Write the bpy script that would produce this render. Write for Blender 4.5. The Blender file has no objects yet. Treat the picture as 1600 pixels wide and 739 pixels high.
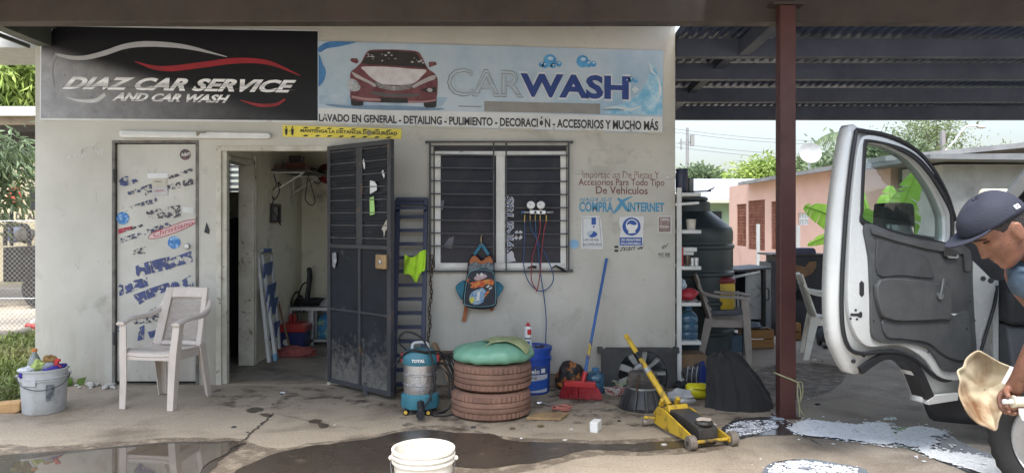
import bpy, bmesh, math, random
from mathutils import Vector, Matrix, noise as mnoise
SC = bpy.context.scene
COL = SC.collection
PI = math.pi
R = math.radians
# ------------------------------------------------------------------ camera
EYE = 1.40; F = 1180.0; HY = 348.0; YW = 6.53          # eye height, focal length in photo pixels, horizon row, wall distance
cam_d = bpy.data.cameras.new("camera"); cam = bpy.data.objects.new("camera", cam_d); COL.objects.link(cam)
cam.location = (0, 0, EYE); cam.rotation_euler = (PI/2, 0, 0)
cam_d.sensor_width = 36; cam_d.lens = 36*F/1600; cam_d.shift_y = -(369.5-HY)/1600
cam_d.clip_start = 0.05; cam_d.clip_end = 600
SC.camera = cam
# ------------------------------------------------------------------ daylight
SUN_EL, SUN_AZ = 64, 182       # azimuth clockwise from +Y (seen from above); the sun is behind the camera, behind thin hazy cloud
world = bpy.data.worlds.new("World"); SC.world = world; world.use_nodes = True
wn = world.node_tree.nodes; wl = world.node_tree.links
sky = wn.new("ShaderNodeTexSky"); sky.sky_type = 'NISHITA'; sky.sun_disc = False
sky.sun_elevation = R(SUN_EL); sky.sun_rotation = R(SUN_AZ)
sky.dust_density = 1.0; sky.air_density = 1.2; sky.ozone_density = 1.0
haze_hs = wn.new("ShaderNodeHueSaturation"); haze_hs.inputs["Saturation"].default_value = 0.55      # hazy tropical sky
wl.new(sky.outputs[0], haze_hs.inputs["Color"]); 
# thin overcast: brighter overhead than at the horizon (CIE overcast distribution)
_tc = wn.new("ShaderNodeTexCoord"); _sx = wn.new("ShaderNodeSeparateXYZ"); wl.new(_tc.outputs["Generated"], _sx.inputs[0])
_mr = wn.new("ShaderNodeMapRange"); wl.new(_sx.outputs[2], _mr.inputs[0]); _mr.inputs[1].default_value = 0.0; _mr.inputs[2].default_value = 1.0; _mr.inputs[3].default_value = 0.15; _mr.inputs[4].default_value = 1.95
_mu = wn.new("ShaderNodeVectorMath"); _mu.operation = 'SCALE'; wl.new(haze_hs.outputs[0], _mu.inputs[0]); wl.new(_mr.outputs[0], _mu.inputs["Scale"])
wl.new(_mu.outputs[0], wn["Background"].inputs[0]); wn["Background"].inputs[1].default_value = 0.10
sun_d = bpy.data.lights.new("sun", 'SUN'); sun = bpy.data.objects.new("sun", sun_d); COL.objects.link(sun)
sun_d.energy = 1.3; sun_d.angle = R(35); sun_d.color = (1.0, 0.95, 0.86)
_d = Vector((math.sin(R(SUN_AZ))*math.cos(R(SUN_EL)), math.cos(R(SUN_AZ))*math.cos(R(SUN_EL)), math.sin(R(SUN_EL))))
sun.rotation_euler = _d.to_track_quat('Z', 'Y').to_euler()
SC.view_settings.view_transform = 'Standard'; SC.view_settings.look = 'None'
SC.view_settings.exposure = 2.42; SC.view_settings.gamma = 1.0; SC.view_settings.use_curve_mapping = False
SC.render.engine = 'CYCLES'
SC.cycles.max_bounces = 8; SC.cycles.diffuse_bounces = 5; SC.cycles.transparent_max_bounces = 24
# ------------------------------------------------------------------ photo pixel -> place
def P(px, py, y): return Vector(((px-800)/F*y, y, EYE-(py-HY)/F*y))
def G(px, py, z=0.0):
    y = F*(EYE-z)/(py-HY); return Vector(((px-800)/F*y, y, z))
def W(px, py, off=0.0):
    return Vector(((px-800)/F*YW, YW-off, EYE-(py-HY)/F*YW))
# ------------------------------------------------------------------ mesh builder
class MB:
    def __init__(s): s.v = []; s.f = []
    def add(s, vs, fs):
        o = len(s.v); s.v += [Vector(p) for p in vs]; s.f += [[i+o for i in f] for f in fs]; return s
    def box(s, x0, x1, y0, y1, z0, z1, m=None):
        vs = [Vector((x, y, z)) for z in (z0, z1) for y in (y0, y1) for x in (x0, x1)]
        if m is not None: vs = [m @ p for p in vs]
        return s.add(vs, [[0,2,3,1],[4,5,7,6],[0,1,5,4],[2,6,7,3],[0,4,6,2],[1,3,7,5]])
    def bar(s, a, b, w, h, up=(0,0,1)):
        a = Vector(a); b = Vector(b); d = (b-a); L = d.length; d = d/L; up = Vector(up)
        x = d.cross(up)
        if x.length < 1e-4: x = d.cross(Vector((1,0,0)))
        x.normalize(); z = x.cross(d)
        m = Matrix.Translation(a) @ Matrix((x, d, z)).transposed().to_4x4()
        return s.box(-w/2, w/2, 0, L, -h/2, h/2, m)
    def loft(s, secs, cap=True, closed=False):
        n = len(secs[0]); o = len(s.v)
        for c in secs: s.v += [Vector(p) for p in c]
        k = len(secs)
        for i in range(k if closed else k-1):
            i2 = (i+1) % k
            for j in range(n):
                j2 = (j+1) % n
                s.f.append([o+i*n+j, o+i*n+j2, o+i2*n+j2, o+i2*n+j])
        if cap and not closed:
            s.f.append([o+j for j in reversed(range(n))]); s.f.append([o+(k-1)*n+j for j in range(n)])
        return s
    def tube(s, path, r, n=8, closed=False, flat=1.0):
        path = [Vector(p) for p in path]; k = len(path)
        rs = r if isinstance(r, (list, tuple)) else [r]*k
        secs = []; prev = None
        for i in range(k):
            if closed: t = path[(i+1) % k]-path[i-1]
            else: t = path[min(i+1, k-1)]-path[max(i-1, 0)]
            if t.length < 1e-9: t = Vector((0,0,1))
            t.normalize()
            if prev is None:
                u = t.cross(Vector((0,0,1)))
                if u.length < 1e-3: u = t.cross(Vector((0,1,0)))
            else:
                u = prev-t*prev.dot(t)
                if u.length < 1e-4: u = t.cross(Vector((0,0,1)))
            u.normalize(); prev = u; w = t.cross(u)
            secs.append([path[i]+rs[i]*(math.cos(2*PI*j/n)*u+flat*math.sin(2*PI*j/n)*w) for j in range(n)])
        return s.loft(secs, True, closed)
    def lathe(s, prof, c=(0,0,0), n=28, m=None, wob=None):
        secs = []
        for r, z in prof:
            ring = []
            for j in range(n):
                a = 2*PI*j/n; rr = r*(wob(a, z) if wob else 1)
                p = Vector((rr*math.cos(a), rr*math.sin(a), z))
                if m is not None: p = m @ p
                ring.append(p+Vector(c))
            secs.append(ring)
        return s.loft(secs, True)
    def prism(s, poly, fn, d0, d1):
        n = len(poly); o = len(s.v)
        s.v += [Vector(fn(p[0], p[1], d0)) for p in poly]+[Vector(fn(p[0], p[1], d1)) for p in poly]
        s.f.append([o+i for i in range(n)]); s.f.append([o+n+i for i in reversed(range(n))])
        for i in range(n):
            j = (i+1) % n; s.f.append([o+j, o+i, o+n+i, o+n+j])
        return s
    def ring_prism(s, outer, inner, fn, d0, d1):
        n = len(outer); o = len(s.v)
        for pl, d in ((outer, d0), (inner, d0), (inner, d1), (outer, d1)):
            s.v += [Vector(fn(p[0], p[1], d)) for p in pl]
        for i in range(n):
            j = (i+1) % n
            for a in range(4):
                b = (a+1) % 4
                s.f.append([o+a*n+i, o+b*n+i, o+b*n+j, o+a*n+j])
        return s
    def grid(s, fn, nu, nv, thick=None):
        o = len(s.v)
        for i in range(nu+1):
            for j in range(nv+1): s.v.append(Vector(fn(i/nu, j/nv)))
        for i in range(nu):
            for j in range(nv):
                a = o+i*(nv+1)+j; s.f.append([a, a+1, a+nv+2, a+nv+1])
        return s
    def poly(s, pts):
        o = len(s.v); s.v += [Vector(p) for p in pts]; s.f.append(list(range(o, o+len(pts)))); return s
    def sphere(s, c, rx, ry, rz, nu=14, nv=10, fn=None):
        c = Vector(c); secs = []
        for i in range(nv+1):
            t = PI*(0.02+0.96*i/nv); ring = []
            for j in range(nu):
                a = 2*PI*j/nu
                d = Vector((math.sin(t)*math.cos(a), math.sin(t)*math.sin(a), -math.cos(t)))
                k = fn(d) if fn else 1
                ring.append(c+Vector((rx*d.x*k, ry*d.y*k, rz*d.z*k)))
            secs.append(ring)
        return s.loft(secs, True)
    def build(s, name, mat, parent=None, smooth=0, bevel=0, sub=0, solid=0, world=True, recalc=True):
        me = bpy.data.meshes.new(name)
        off = Vector((0,0,0))
        if parent is not None and world: off = root_loc(parent)
        me.from_pydata([tuple(p-off) for p in s.v], [], s.f)
        if recalc:
            bm = bmesh.new(); bm.from_mesh(me); bmesh.ops.recalc_face_normals(bm, faces=bm.faces); bm.to_mesh(me); bm.free()
        me.materials.append(mat)
        if smooth:
            for p in me.polygons: p.use_smooth = True
            me.set_sharp_from_angle(angle=R(smooth))
        ob = bpy.data.objects.new(name, me); COL.objects.link(ob)
        if parent is not None: ob.parent = parent
        if solid:
            md = ob.modifiers.new("solid", 'SOLIDIFY'); md.thickness = solid; md.offset = 0
        if bevel:
            md = ob.modifiers.new("bevel", 'BEVEL'); md.width = bevel; md.segments = 2; md.limit_method = 'ANGLE'; md.angle_limit = R(40)
        if sub:
            md = ob.modifiers.new("sub", 'SUBSURF'); md.levels = sub; md.render_levels = sub
        return ob
def root_loc(o):
    v = Vector((0,0,0))
    while o is not None: v = v+o.location; o = o.parent
    return v
def thing(name, label, cat, loc=(0,0,0), group=None):
    o = bpy.data.objects.new(name, None); COL.objects.link(o); o.location = loc; o.empty_display_size = 0.1
    o["label"] = label; o["category"] = cat
    if group: o["group"] = group
    return o
def tag(o, label, cat, group=None):
    o["label"] = label; o["category"] = cat
    if group: o["group"] = group
    return o
def kind(o, k): o["kind"] = k; return o
def copy_tree(o, parent=None):
    c = o.copy(); COL.objects.link(c)
    if parent is not None: c.parent = parent
    for ch in list(o.children): copy_tree(ch, c)
    return c
def spline(pts, n=8, closed=False):
    pts = [Vector(p) for p in pts]; k = len(pts); out = []
    for i in range(k if closed else k-1):
        p0 = pts[i-1] if (closed or i > 0) else pts[0]*2-pts[1]
        p1 = pts[i]; p2 = pts[(i+1) % k]
        p3 = pts[(i+2) % k] if (closed or i+2 < k) else p2*2-p1
        for j in range(n):
            t = j/n
            out.append(0.5*((2*p1)+(p2-p0)*t+(2*p0-5*p1+4*p2-p3)*t*t+(3*p1-p0-3*p2+p3)*t**3))
    if not closed: out.append(pts[-1])
    return out
def sp2(pts, n=6, closed=True): return [(p.x, p.y) for p in spline([(a, b, 0) for a, b in pts], n, closed)]
# ------------------------------------------------------------------ materials
MATS = {}
def lin(c):
    return tuple(((x/255)/12.92 if x/255 <= 0.04045 else (((x/255)+0.055)/1.055)**2.4) for x in c)
def pm(name, c, c2=None, sc=6.0, lo=0.4, hi=0.65, rough=0.6, metal=0.0, bump=0.0, bsc=60.0, dirt=None, dsc=3.0, dlo=0.55, dhi=0.75,
       spec=0.5, alpha=None, asc=20.0, alo=0.45, ahi=0.5, coat=0.0, trans=0.0, emit=0.0, island=0.0, stretch=(1,1,1), ior=1.45, sheen=0.0, sss=0.0):
    m = bpy.data.materials.new(name); m.use_nodes = True
    nt = m.node_tree; N = nt.nodes; L = nt.links; b = N["Principled BSDF"]
    c = tuple(c)+(1,); c2 = tuple(c2)+(1,) if c2 else tuple(x*0.72 for x in c[:3])+(1,)
    tc = N.new("ShaderNodeTexCoord"); mp = N.new("ShaderNodeMapping"); L.new(tc.outputs["Object"], mp.inputs[0]); mp.inputs["Scale"].default_value = stretch
    def nz(scale, lo, hi, det=6, dist=0.0):
        n = N.new("ShaderNodeTexNoise"); n.inputs["Scale"].default_value = scale; n.inputs["Detail"].default_value = det; n.inputs["Roughness"].default_value = 0.62
        n.inputs["Distortion"].default_value = dist
        L.new(mp.outputs[0], n.inputs["Vector"])
        r = N.new("ShaderNodeMapRange"); r.inputs[1].default_value = lo; r.inputs[2].default_value = hi; L.new(n.outputs[0], r.inputs[0])
        return n, r
    n1, r1 = nz(sc, lo, hi)
    mx = N.new("ShaderNodeMix"); mx.data_type = 'RGBA'; L.new(r1.outputs[0], mx.inputs[0]); mx.inputs[6].default_value = c; mx.inputs[7].default_value = c2
    out = mx.outputs[2]
    if dirt:
        n2, r2 = nz(dsc, dlo, dhi, 8, 0.4)
        mx2 = N.new("ShaderNodeMix"); mx2.data_type = 'RGBA'; L.new(r2.outputs[0], mx2.inputs[0]); L.new(out, mx2.inputs[6]); mx2.inputs[7].default_value = tuple(dirt)+(1,)
        out = mx2.outputs[2]
    if island:
        g = N.new("ShaderNodeNewGeometry"); hsv = N.new("ShaderNodeHueSaturation"); r = N.new("ShaderNodeMapRange")
        L.new(g.outputs["Random Per Island"], r.inputs[0]); r.inputs[3].default_value = 1-island; r.inputs[4].default_value = 1+island
        L.new(r.outputs[0], hsv.inputs["Value"]); L.new(out, hsv.inputs["Color"]); out = hsv.outputs[0]
    L.new(out, b.inputs["Base Color"])
    rr = N.new("ShaderNodeMapRange"); L.new(n1.outputs[0], rr.inputs[0]); rr.inputs[1].default_value = 0.3; rr.inputs[2].default_value = 0.7
    rr.inputs[3].default_value = max(0.02, rough-0.12*min(1, rough*2)); rr.inputs[4].default_value = min(1, rough+0.12*min(1, rough*2)); L.new(rr.outputs[0], b.inputs["Roughness"])
    b.inputs["Metallic"].default_value = metal; b.inputs["Specular IOR Level"].default_value = spec; b.inputs["IOR"].default_value = ior
    if coat: b.inputs["Coat Weight"].default_value = coat; b.inputs["Coat Roughness"].default_value = 0.08
    if trans: b.inputs["Transmission Weight"].default_value = trans
    if sheen: b.inputs["Sheen Weight"].default_value = sheen
    if sss: b.inputs["Subsurface Weight"].default_value = sss; b.inputs["Subsurface Radius"].default_value = (0.02, 0.008, 0.004)
    if bump:
        n3 = N.new("ShaderNodeTexNoise"); n3.inputs["Scale"].default_value = bsc; n3.inputs["Detail"].default_value = 5; L.new(mp.outputs[0], n3.inputs["Vector"])
        bp = N.new("ShaderNodeBump"); bp.inputs["Strength"].default_value = min(1, bump); bp.inputs["Distance"].default_value = 0.01*max(1, bump); L.new(n3.outputs[0], bp.inputs["Height"]); L.new(bp.outputs[0], b.inputs["Normal"])
    if alpha:
        n4, r4 = nz(asc, alo, ahi, 7, 0.3)
        L.new(r4.outputs[0], b.inputs["Alpha"])
    if emit: b.inputs["Emission Color"].default_value = c; b.inputs["Emission Strength"].default_value = emit
    MATS[name] = m
    return m
def addwave(m, scale, strength, dist, direction='Z', kind_='BANDS', chain=None):
    """regular ribs as bump on a material made by pm()"""
    nt = m.node_tree; N = nt.nodes; L = nt.links; b = N["Principled BSDF"]
    tc = N.new("ShaderNodeTexCoord"); w = N.new("ShaderNodeTexWave"); w.wave_type = kind_; w.bands_direction = direction
    w.inputs["Scale"].default_value = scale; w.inputs["Distortion"].default_value = 0
    L.new(tc.outputs["Object"], w.inputs["Vector"])
    bp = N.new("ShaderNodeBump"); bp.inputs["Strength"].default_value = strength; bp.inputs["Distance"].default_value = dist
    L.new(w.outputs["Fac"], bp.inputs["Height"])
    if b.inputs["Normal"].links: L.new(b.inputs["Normal"].links[0].from_socket, bp.inputs["Normal"])
    L.new(bp.outputs[0], b.inputs["Normal"])
    return m
def flat(name, c, rough=0.6, **k):
    return MATS.get(name) or pm(name, c, tuple(x*0.88 for x in c), sc=9, rough=rough, **k)
# ------------------------------------------------------------------ flat graphics on a plane
def bil(q, u, v):
    (ax, ay), (bx, by), (cx, cy), (dx, dy) = q     # tl tr br bl
    tx = ax+(bx-ax)*u; ty = ay+(by-ay)*u; ex = dx+(cx-dx)*u; ey = dy+(cy-dy)*u
    return (ex+(tx-ex)*v, ey+(ty-ey)*v)
def text(parent, name, s, q, mat, fn, bold=0.0, shear=0.0, spacing=1.0, th=None):
    cu = bpy.data.curves.new("t", 'FONT'); cu.body = s; cu.size = 1; cu.offset = bold; cu.shear = shear; cu.space_character = spacing; cu.resolution_u = 3
    to = bpy.data.objects.new("t", cu); COL.objects.link(to)
    me = bpy.data.meshes.new_from_object(to.evaluated_get(bpy.context.evaluated_depsgraph_get()))
    bpy.data.objects.remove(to); bpy.data.curves.remove(cu)
    xs = [v.co.x for v in me.vertices]; ys = [v.co.y for v in me.vertices]
    x0, x1, y0, y1 = min(xs), max(xs), min(ys), max(ys)
    off = root_loc(parent) if parent is not None else Vector((0,0,0))
    for v in me.vertices:
        a = bil(q, (v.co.x-x0)/(x1-x0), (v.co.y-y0)/(y1-y0)); v.co = Vector(fn(*a))-off
    me.materials.clear(); me.materials.append(mat); me.name = name
    ob = bpy.data.objects.new(name, me); COL.objects.link(ob); ob.parent = parent
    return ob
def rect(x0, y0, x1, y1): return [(x0, y0), (x1, y0), (x1, y1), (x0, y1)]
def wf(off): return lambda x, y: W(x, y, off)
def decal(parent, name, pts, mat, off=0.004, fn=None, label=None):
    fn = fn or wf(off)
    o = MB().poly([fn(*p) for p in pts]).build(name, mat, parent, recalc=False)
    if label: o["label"] = label
    return o
def ribbon(pts, ws, n=8):
    c = spline([(a, b, 0) for a, b in pts], n); k = len(c); L_ = []; R_ = []
    for i in range(k):
        t = c[min(i+1, k-1)]-c[max(i-1, 0)]; t.normalize(); nn = Vector((-t.y, t.x, 0))
        u = i/(k-1)*(len(ws)-1); a = int(min(u, len(ws)-2)); w = ws[a]+(ws[a+1]-ws[a])*(u-a)
        L_.append(c[i]+nn*w/2); R_.append(c[i]-nn*w/2)
    return [(p.x, p.y) for p in L_]+[(p.x, p.y) for p in reversed(R_)]
def circ(x, y, r, n=20, ry=None): return [(x+r*math.cos(2*PI*i/n), y+(ry or r)*math.sin(2*PI*i/n)) for i in range(n)]
# ================================================================== materials of the place
M_wall = pm("wall_paint", (.54,.52,.465), (.45,.435,.385), sc=1.6, lo=.35, hi=.7, rough=.75, bump=.25, bsc=35, dirt=(.23,.215,.18), dsc=2.6, dlo=.58, dhi=.84)
def wall_marks(m):
    nt = m.node_tree; N = nt.nodes; L = nt.links; b = N["Principled BSDF"]
    src = b.inputs["Base Color"].links[0].from_socket
    tc = N.new("ShaderNodeTexCoord"); sx = N.new("ShaderNodeSeparateXYZ"); L.new(tc.outputs["Object"], sx.inputs[0])
    # splash dirt and rust low on the wall, with a ragged edge
    mp = N.new("ShaderNodeMapping"); mp.inputs["Scale"].default_value = (6, 6, 1.4); L.new(tc.outputs["Object"], mp.inputs[0])
    n = N.new("ShaderNodeTexNoise"); n.inputs["Scale"].default_value = 1.0; n.inputs["Detail"].default_value = 7; n.inputs["Roughness"].default_value = .65; L.new(mp.outputs[0], n.inputs[0])
    ma = N.new("ShaderNodeMath"); ma.operation = 'MULTIPLY_ADD'; L.new(n.outputs[0], ma.inputs[0]); ma.inputs[1].default_value = 1.5; ma.inputs[2].default_value = -.30
    mr = N.new("ShaderNodeMapRange"); L.new(sx.outputs[2], mr.inputs[0]); mr.inputs[1].default_value = 0; mr.inputs[2].default_value = .85; mr.inputs[3].default_value = 1; mr.inputs[4].default_value = 0
    mm = N.new("ShaderNodeMath"); mm.operation = 'MULTIPLY'; L.new(ma.outputs[0], mm.inputs[0]); L.new(mr.outputs[0], mm.inputs[1]); mm.use_clamp = True
    mx = N.new("ShaderNodeMix"); mx.data_type = 'RGBA'; L.new(mm.outputs[0], mx.inputs[0]); L.new(src, mx.inputs[6]); mx.inputs[7].default_value = (.24,.20,.14,1)
    # thin streaks, chips and scuffs
    mp2 = N.new("ShaderNodeMapping"); mp2.inputs["Scale"].default_value = (9, 9, 3.2); mp2.inputs["Rotation"].default_value = (0, .12, 0); L.new(tc.outputs["Object"], mp2.inputs[0])
    n2 = N.new("ShaderNodeTexNoise"); n2.inputs["Scale"].default_value = 1.3; n2.inputs["Detail"].default_value = 9; n2.inputs["Roughness"].default_value = .7; n2.inputs["Distortion"].default_value = .8; L.new(mp2.outputs[0], n2.inputs[0])
    r2 = N.new("ShaderNodeMapRange"); r2.inputs[1].default_value = .66; r2.inputs[2].default_value = .76; r2.inputs[4].default_value = .7; L.new(n2.outputs[0], r2.inputs[0])
    mx2 = N.new("ShaderNodeMix"); mx2.data_type = 'RGBA'; L.new(r2.outputs[0], mx2.inputs[0]); L.new(mx.outputs[2], mx2.inputs[6]); mx2.inputs[7].default_value = (.13,.12,.105,1)
    n3 = N.new("ShaderNodeTexNoise"); n3.inputs["Scale"].default_value = 38; n3.inputs["Detail"].default_value = 3; L.new(tc.outputs["Object"], n3.inputs[0])
    r3 = N.new("ShaderNodeMapRange"); r3.inputs[1].default_value = .70; r3.inputs[2].default_value = .74; r3.inputs[4].default_value = .55; L.new(n3.outputs[0], r3.inputs[0])
    mx3 = N.new("ShaderNodeMix"); mx3.data_type = 'RGBA'; L.new(r3.outputs[0], mx3.inputs[0]); L.new(mx2.outputs[2], mx3.inputs[6]); mx3.inputs[7].default_value = (.16,.145,.12,1)
    L.new(mx3.outputs[2], b.inputs["Base Color"])
wall_marks(M_wall)
M_door = pm("door_paint", (.53,.515,.465), (.46,.445,.40), sc=2.2, rough=.55, bump=.12, bsc=25, dirt=(.16,.14,.11), dsc=5, dlo=.64, dhi=.8); wall_marks(M_door)
M_inwall = pm("inner_wall_paint", (.72,.70,.58), (.64,.62,.51), sc=1.5, rough=.8, dirt=(.17,.16,.13), dsc=2.5, dlo=.55, dhi=.8)
M_trim = pm("old_cream_paint", (.55,.53,.45), (.42,.39,.32), sc=5, rough=.6, dirt=(.12,.09,.06), dsc=14, dlo=.6, dhi=.68)
M_conc = pm("concrete", (.325,.27,.203), (.245,.203,.153), sc=.9, lo=.35, hi=.68, rough=.82, bump=.5, bsc=55, dirt=(.14,.11,.08), dsc=1.7, dlo=.49, dhi=.70)
def conc_extra(m):
    nt = m.node_tree; N = nt.nodes; L = nt.links; b = N["Principled BSDF"]
    src = b.inputs["Base Color"].links[0].from_socket
    tc = N.new("ShaderNodeTexCoord")
    n = N.new("ShaderNodeTexNoise"); n.inputs["Scale"].default_value = 70; n.inputs["Detail"].default_value = 4; L.new(tc.outputs["Object"], n.inputs[0])
    r = N.new("ShaderNodeMapRange"); r.inputs[1].default_value = .3; r.inputs[2].default_value = .7; r.inputs[3].default_value = .78; r.inputs[4].default_value = 1.2; L.new(n.outputs[0], r.inputs[0])
    hs = N.new("ShaderNodeHueSaturation"); L.new(src, hs.inputs["Color"]); L.new(r.outputs[0], hs.inputs["Value"])
    # long scrape marks and wheel wear along X
    mp = N.new("ShaderNodeMapping"); mp.inputs["Scale"].default_value = (1.2, 5.0, 1); mp.inputs["Rotation"].default_value = (0, 0, .2); L.new(tc.outputs["Object"], mp.inputs[0])
    n2 = N.new("ShaderNodeTexNoise"); n2.inputs["Scale"].default_value = 2.4; n2.inputs["Detail"].default_value = 8; n2.inputs["Roughness"].default_value = .68; L.new(mp.outputs[0], n2.inputs[0])
    r2 = N.new("ShaderNodeMapRange"); r2.inputs[1].default_value = .54; r2.inputs[2].default_value = .75; r2.inputs[4].default_value = .6; L.new(n2.outputs[0], r2.inputs[0])
    mx = N.new("ShaderNodeMix"); mx.data_type = 'RGBA'; L.new(r2.outputs[0], mx.inputs[0]); L.new(hs.outputs[0], mx.inputs[6]); mx.inputs[7].default_value = (.17,.145,.115,1)
    # carport floor (right): greyer tint, brightened in colour to make up for missing light
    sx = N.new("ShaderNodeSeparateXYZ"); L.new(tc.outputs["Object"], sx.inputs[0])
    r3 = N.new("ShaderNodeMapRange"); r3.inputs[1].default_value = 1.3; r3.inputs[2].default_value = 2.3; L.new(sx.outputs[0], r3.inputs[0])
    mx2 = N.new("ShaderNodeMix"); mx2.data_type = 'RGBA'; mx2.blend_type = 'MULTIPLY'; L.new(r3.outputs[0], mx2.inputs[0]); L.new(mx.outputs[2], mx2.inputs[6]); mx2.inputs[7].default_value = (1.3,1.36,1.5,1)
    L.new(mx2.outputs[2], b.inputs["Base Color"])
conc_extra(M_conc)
M_soil = pm("soil", (.33,.27,.20), (.25,.20,.14), sc=.8, rough=.95, bump=.6, bsc=20, dirt=(.11,.13,.05), dsc=.35, dlo=.5, dhi=.6)
M_steel_dark = pm("dark_steel", (.035,.036,.042), (.06,.06,.066), sc=8, rough=.5, dirt=(.13,.12,.11), dsc=7, dlo=.60, dhi=.75)
M_beam = pm("brown_primer_beam", (.068,.050,.040), (.05,.038,.032), sc=3, rough=.6, dirt=(.05,.045,.04), dsc=5)
M_purlin = pm("grey_purlin", (.075,.085,.12), (.058,.066,.096), sc=3, rough=.6)
M_roof = pm("zinc_sheet", (.12,.145,.225), (.08,.095,.155), sc=2.5, rough=.45, metal=.4)
M_post = pm("maroon_paint", (.095,.036,.032), (.075,.028,.026), sc=4, rough=.42, dirt=(.20,.13,.10), dsc=18, dlo=.68, dhi=.74)
M_greenbeam = pm("green_grey_beam", (.075,.085,.07), (.05,.055,.05), sc=4, rough=.6, dirt=(.16,.08,.04), dsc=9, dlo=.62, dhi=.74)
M_white = pm("white_vinyl", (.66,.67,.67), (.58,.59,.59), sc=4, rough=.5, dirt=(.40,.39,.36), dsc=7, dlo=.6, dhi=.8)
M_pvcwhite = flat("white_enamel", (.72,.72,.70), rough=.4)
M_black = flat("black_plastic", (.018,.018,.02), rough=.45)
M_rubber = flat("black_rubber", (.022,.022,.024), rough=.7)
M_ink = flat("black_ink", (.03,.03,.035))
M_alu = pm("aluminium", (.55,.56,.57), (.42,.43,.44), sc=12, rough=.4, metal=.85)
M_glassdark = pm("dark_window_glass", (.018,.020,.032), (.028,.030,.042), sc=3, rough=.16, spec=.22, dirt=(.05,.05,.056), dsc=4, dlo=.5, dhi=.8)
# ================================================================== ground
g = MB()
g.poly([(-300,-60,-.06), (300,-60,-.06), (300,420,-.06), (-300,420,-.06)])
kind(g.build("ground", M_soil), "structure")
sl = MB().box(-3.8, 16, -1.5, 9.9, -.30, 0)
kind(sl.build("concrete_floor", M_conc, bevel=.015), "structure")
bounce_yard = MB(); bounce_yard.poly([(-40,-45,-.055), (40,-45,-.055), (40,-1.51,-.055), (-40,-1.51,-.055)]); kind(bounce_yard.build("forecourt", pm("bounce_gravel", (.52,.47,.40), (.44,.40,.34), sc=2, rough=.95)), "structure")  # unseen yard behind the camera, added pale to bounce light under the roof
dr = MB(); dr.poly([(-30,10.2,-.054), (-4.4,10.2,-.054), (-4.4,17,-.054), (-30,17,-.054)])
kind(dr.build("dirt_road", pm("pale_dirt", (.45,.38,.30), (.36,.30,.23), sc=1.2, rough=.95, bump=.4, bsc=25)), "structure")
# ================================================================== the workshop building
bld = thing("workshop_building", "pale grey painted block workshop with a barred window and an open metal doorway", "building", (-1.35, YW, 0))
TW = .14
def holes_wall(x0, x1, z0, z1, holes, y0, y1):
    xs = sorted({x0, x1, *[h[0] for h in holes], *[h[1] for h in holes]}); zs = sorted({z0, z1, *[h[2] for h in holes], *[h[3] for h in holes]})
    m = MB()
    inh = lambda x, z: any(h[0] < x < h[1] and h[2] < z < h[3] for h in holes)
    for a in range(len(xs)-1):
        for b in range(len(zs)-1):
            if inh((xs[a]+xs[a+1])/2, (zs[b]+zs[b+1])/2): continue
            for y in (y0, y1): m.poly([(xs[a],y,zs[b]), (xs[a+1],y,zs[b]), (xs[a+1],y,zs[b+1]), (xs[a],y,zs[b+1])])
    for h in holes+[(x0, x1, z0, z1)]:
        for (p, q) in (((h[0],h[2]),(h[1],h[2])), ((h[1],h[2]),(h[1],h[3])), ((h[1],h[3]),(h[0],h[3])), ((h[0],h[3]),(h[0],h[2]))):
            m.poly([(p[0],y0,p[1]), (q[0],y0,q[1]), (q[0],y1,q[1]), (p[0],y1,p[1])])
    return m
wx = lambda px: (px-800)/F*YW
wz = lambda py: EYE-(py-HY)/F*YW
XL, XR, ZT = wx(55), wx(1055), 3.24
H_closed = (wx(177), wx(309), 0.0, wz(221)); H_open = (wx(338), wx(517), 0.0, wz(228)); H_win = (wx(677), wx(886), wz(421), wz(227))
fw = holes_wall(XL, XR, -.1, ZT, [H_closed, H_open, H_win], YW, YW+TW)
bm = bmesh.new()
fwo = fw.build("front_wall", M_wall, bld)
def weld(o):
    b = bmesh.new(); b.from_mesh(o.data); bmesh.ops.remove_doubles(b, verts=b.verts, dist=1e-4); bmesh.ops.recalc_face_normals(b, faces=b.faces); b.to_mesh(o.data); b.free()
weld(fwo)
YB = 9.12
MB().box(XL, XL+TW, YW+TW, YB, -.1, ZT).build("side_wall", M_wall, bld)
MB().box(XR-TW, XR, YW+TW, YB, -.1, ZT).build("side_wall", M_wall, bld)
XP = -2.54                                             # partition face towards the entrance room
H_bw = (-3.75, -3.10, 1.77, 2.12); H_fill_win = (-1.75, -.75, 1.15, 2.15)  # second opening is an unseen window, added to brighten the entrance room
bw = holes_wall(XL, XR, -.1, ZT, [H_bw, H_fill_win], YB, YB+TW).build("rear_wall", M_inwall, bld); weld(bw)
lv = MB()
for i in range(5): lv.bar((-3.75, YB+.05, 1.80+i*.07), (-3.10, YB+.05, 1.80+i*.07), .05, .006, (0,.6,.8))
for x in (-3.745, -3.43, -3.105): lv.box(x-.012, x+.012, YB+.03, YB+.09, 1.77, 2.12)
lv.build("jalousie", M_alu, bld)
lv = MB()
for x in (-1.745, -1.42, -1.08, -.755): lv.box(x-.012, x+.012, YB+.03, YB+.06, 1.15, 2.15)
lv.box(-1.75, -.75, YB+.0305, YB+.0595, 1.63, 1.66); lv.build("fill_window_bars", M_steel_dark, bld)  # bars of the added rear window hidden behind the door leaf
pt = MB()
pt.box(XP-.10, XP, YW+TW, YW+TW+.09, 0, 2.6); pt.box(XP-.10, XP, 7.40, YB, 0, 2.6); pt.box(XP-.10, XP, YW+TW+.09, 7.40, 2.0, 2.6)
pt.build("partition_wall", M_inwall, bld)
MB().box(-.35, -.25, YW+TW, YB, 0, 2.6).build("partition_wall", M_inwall, bld)
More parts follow.
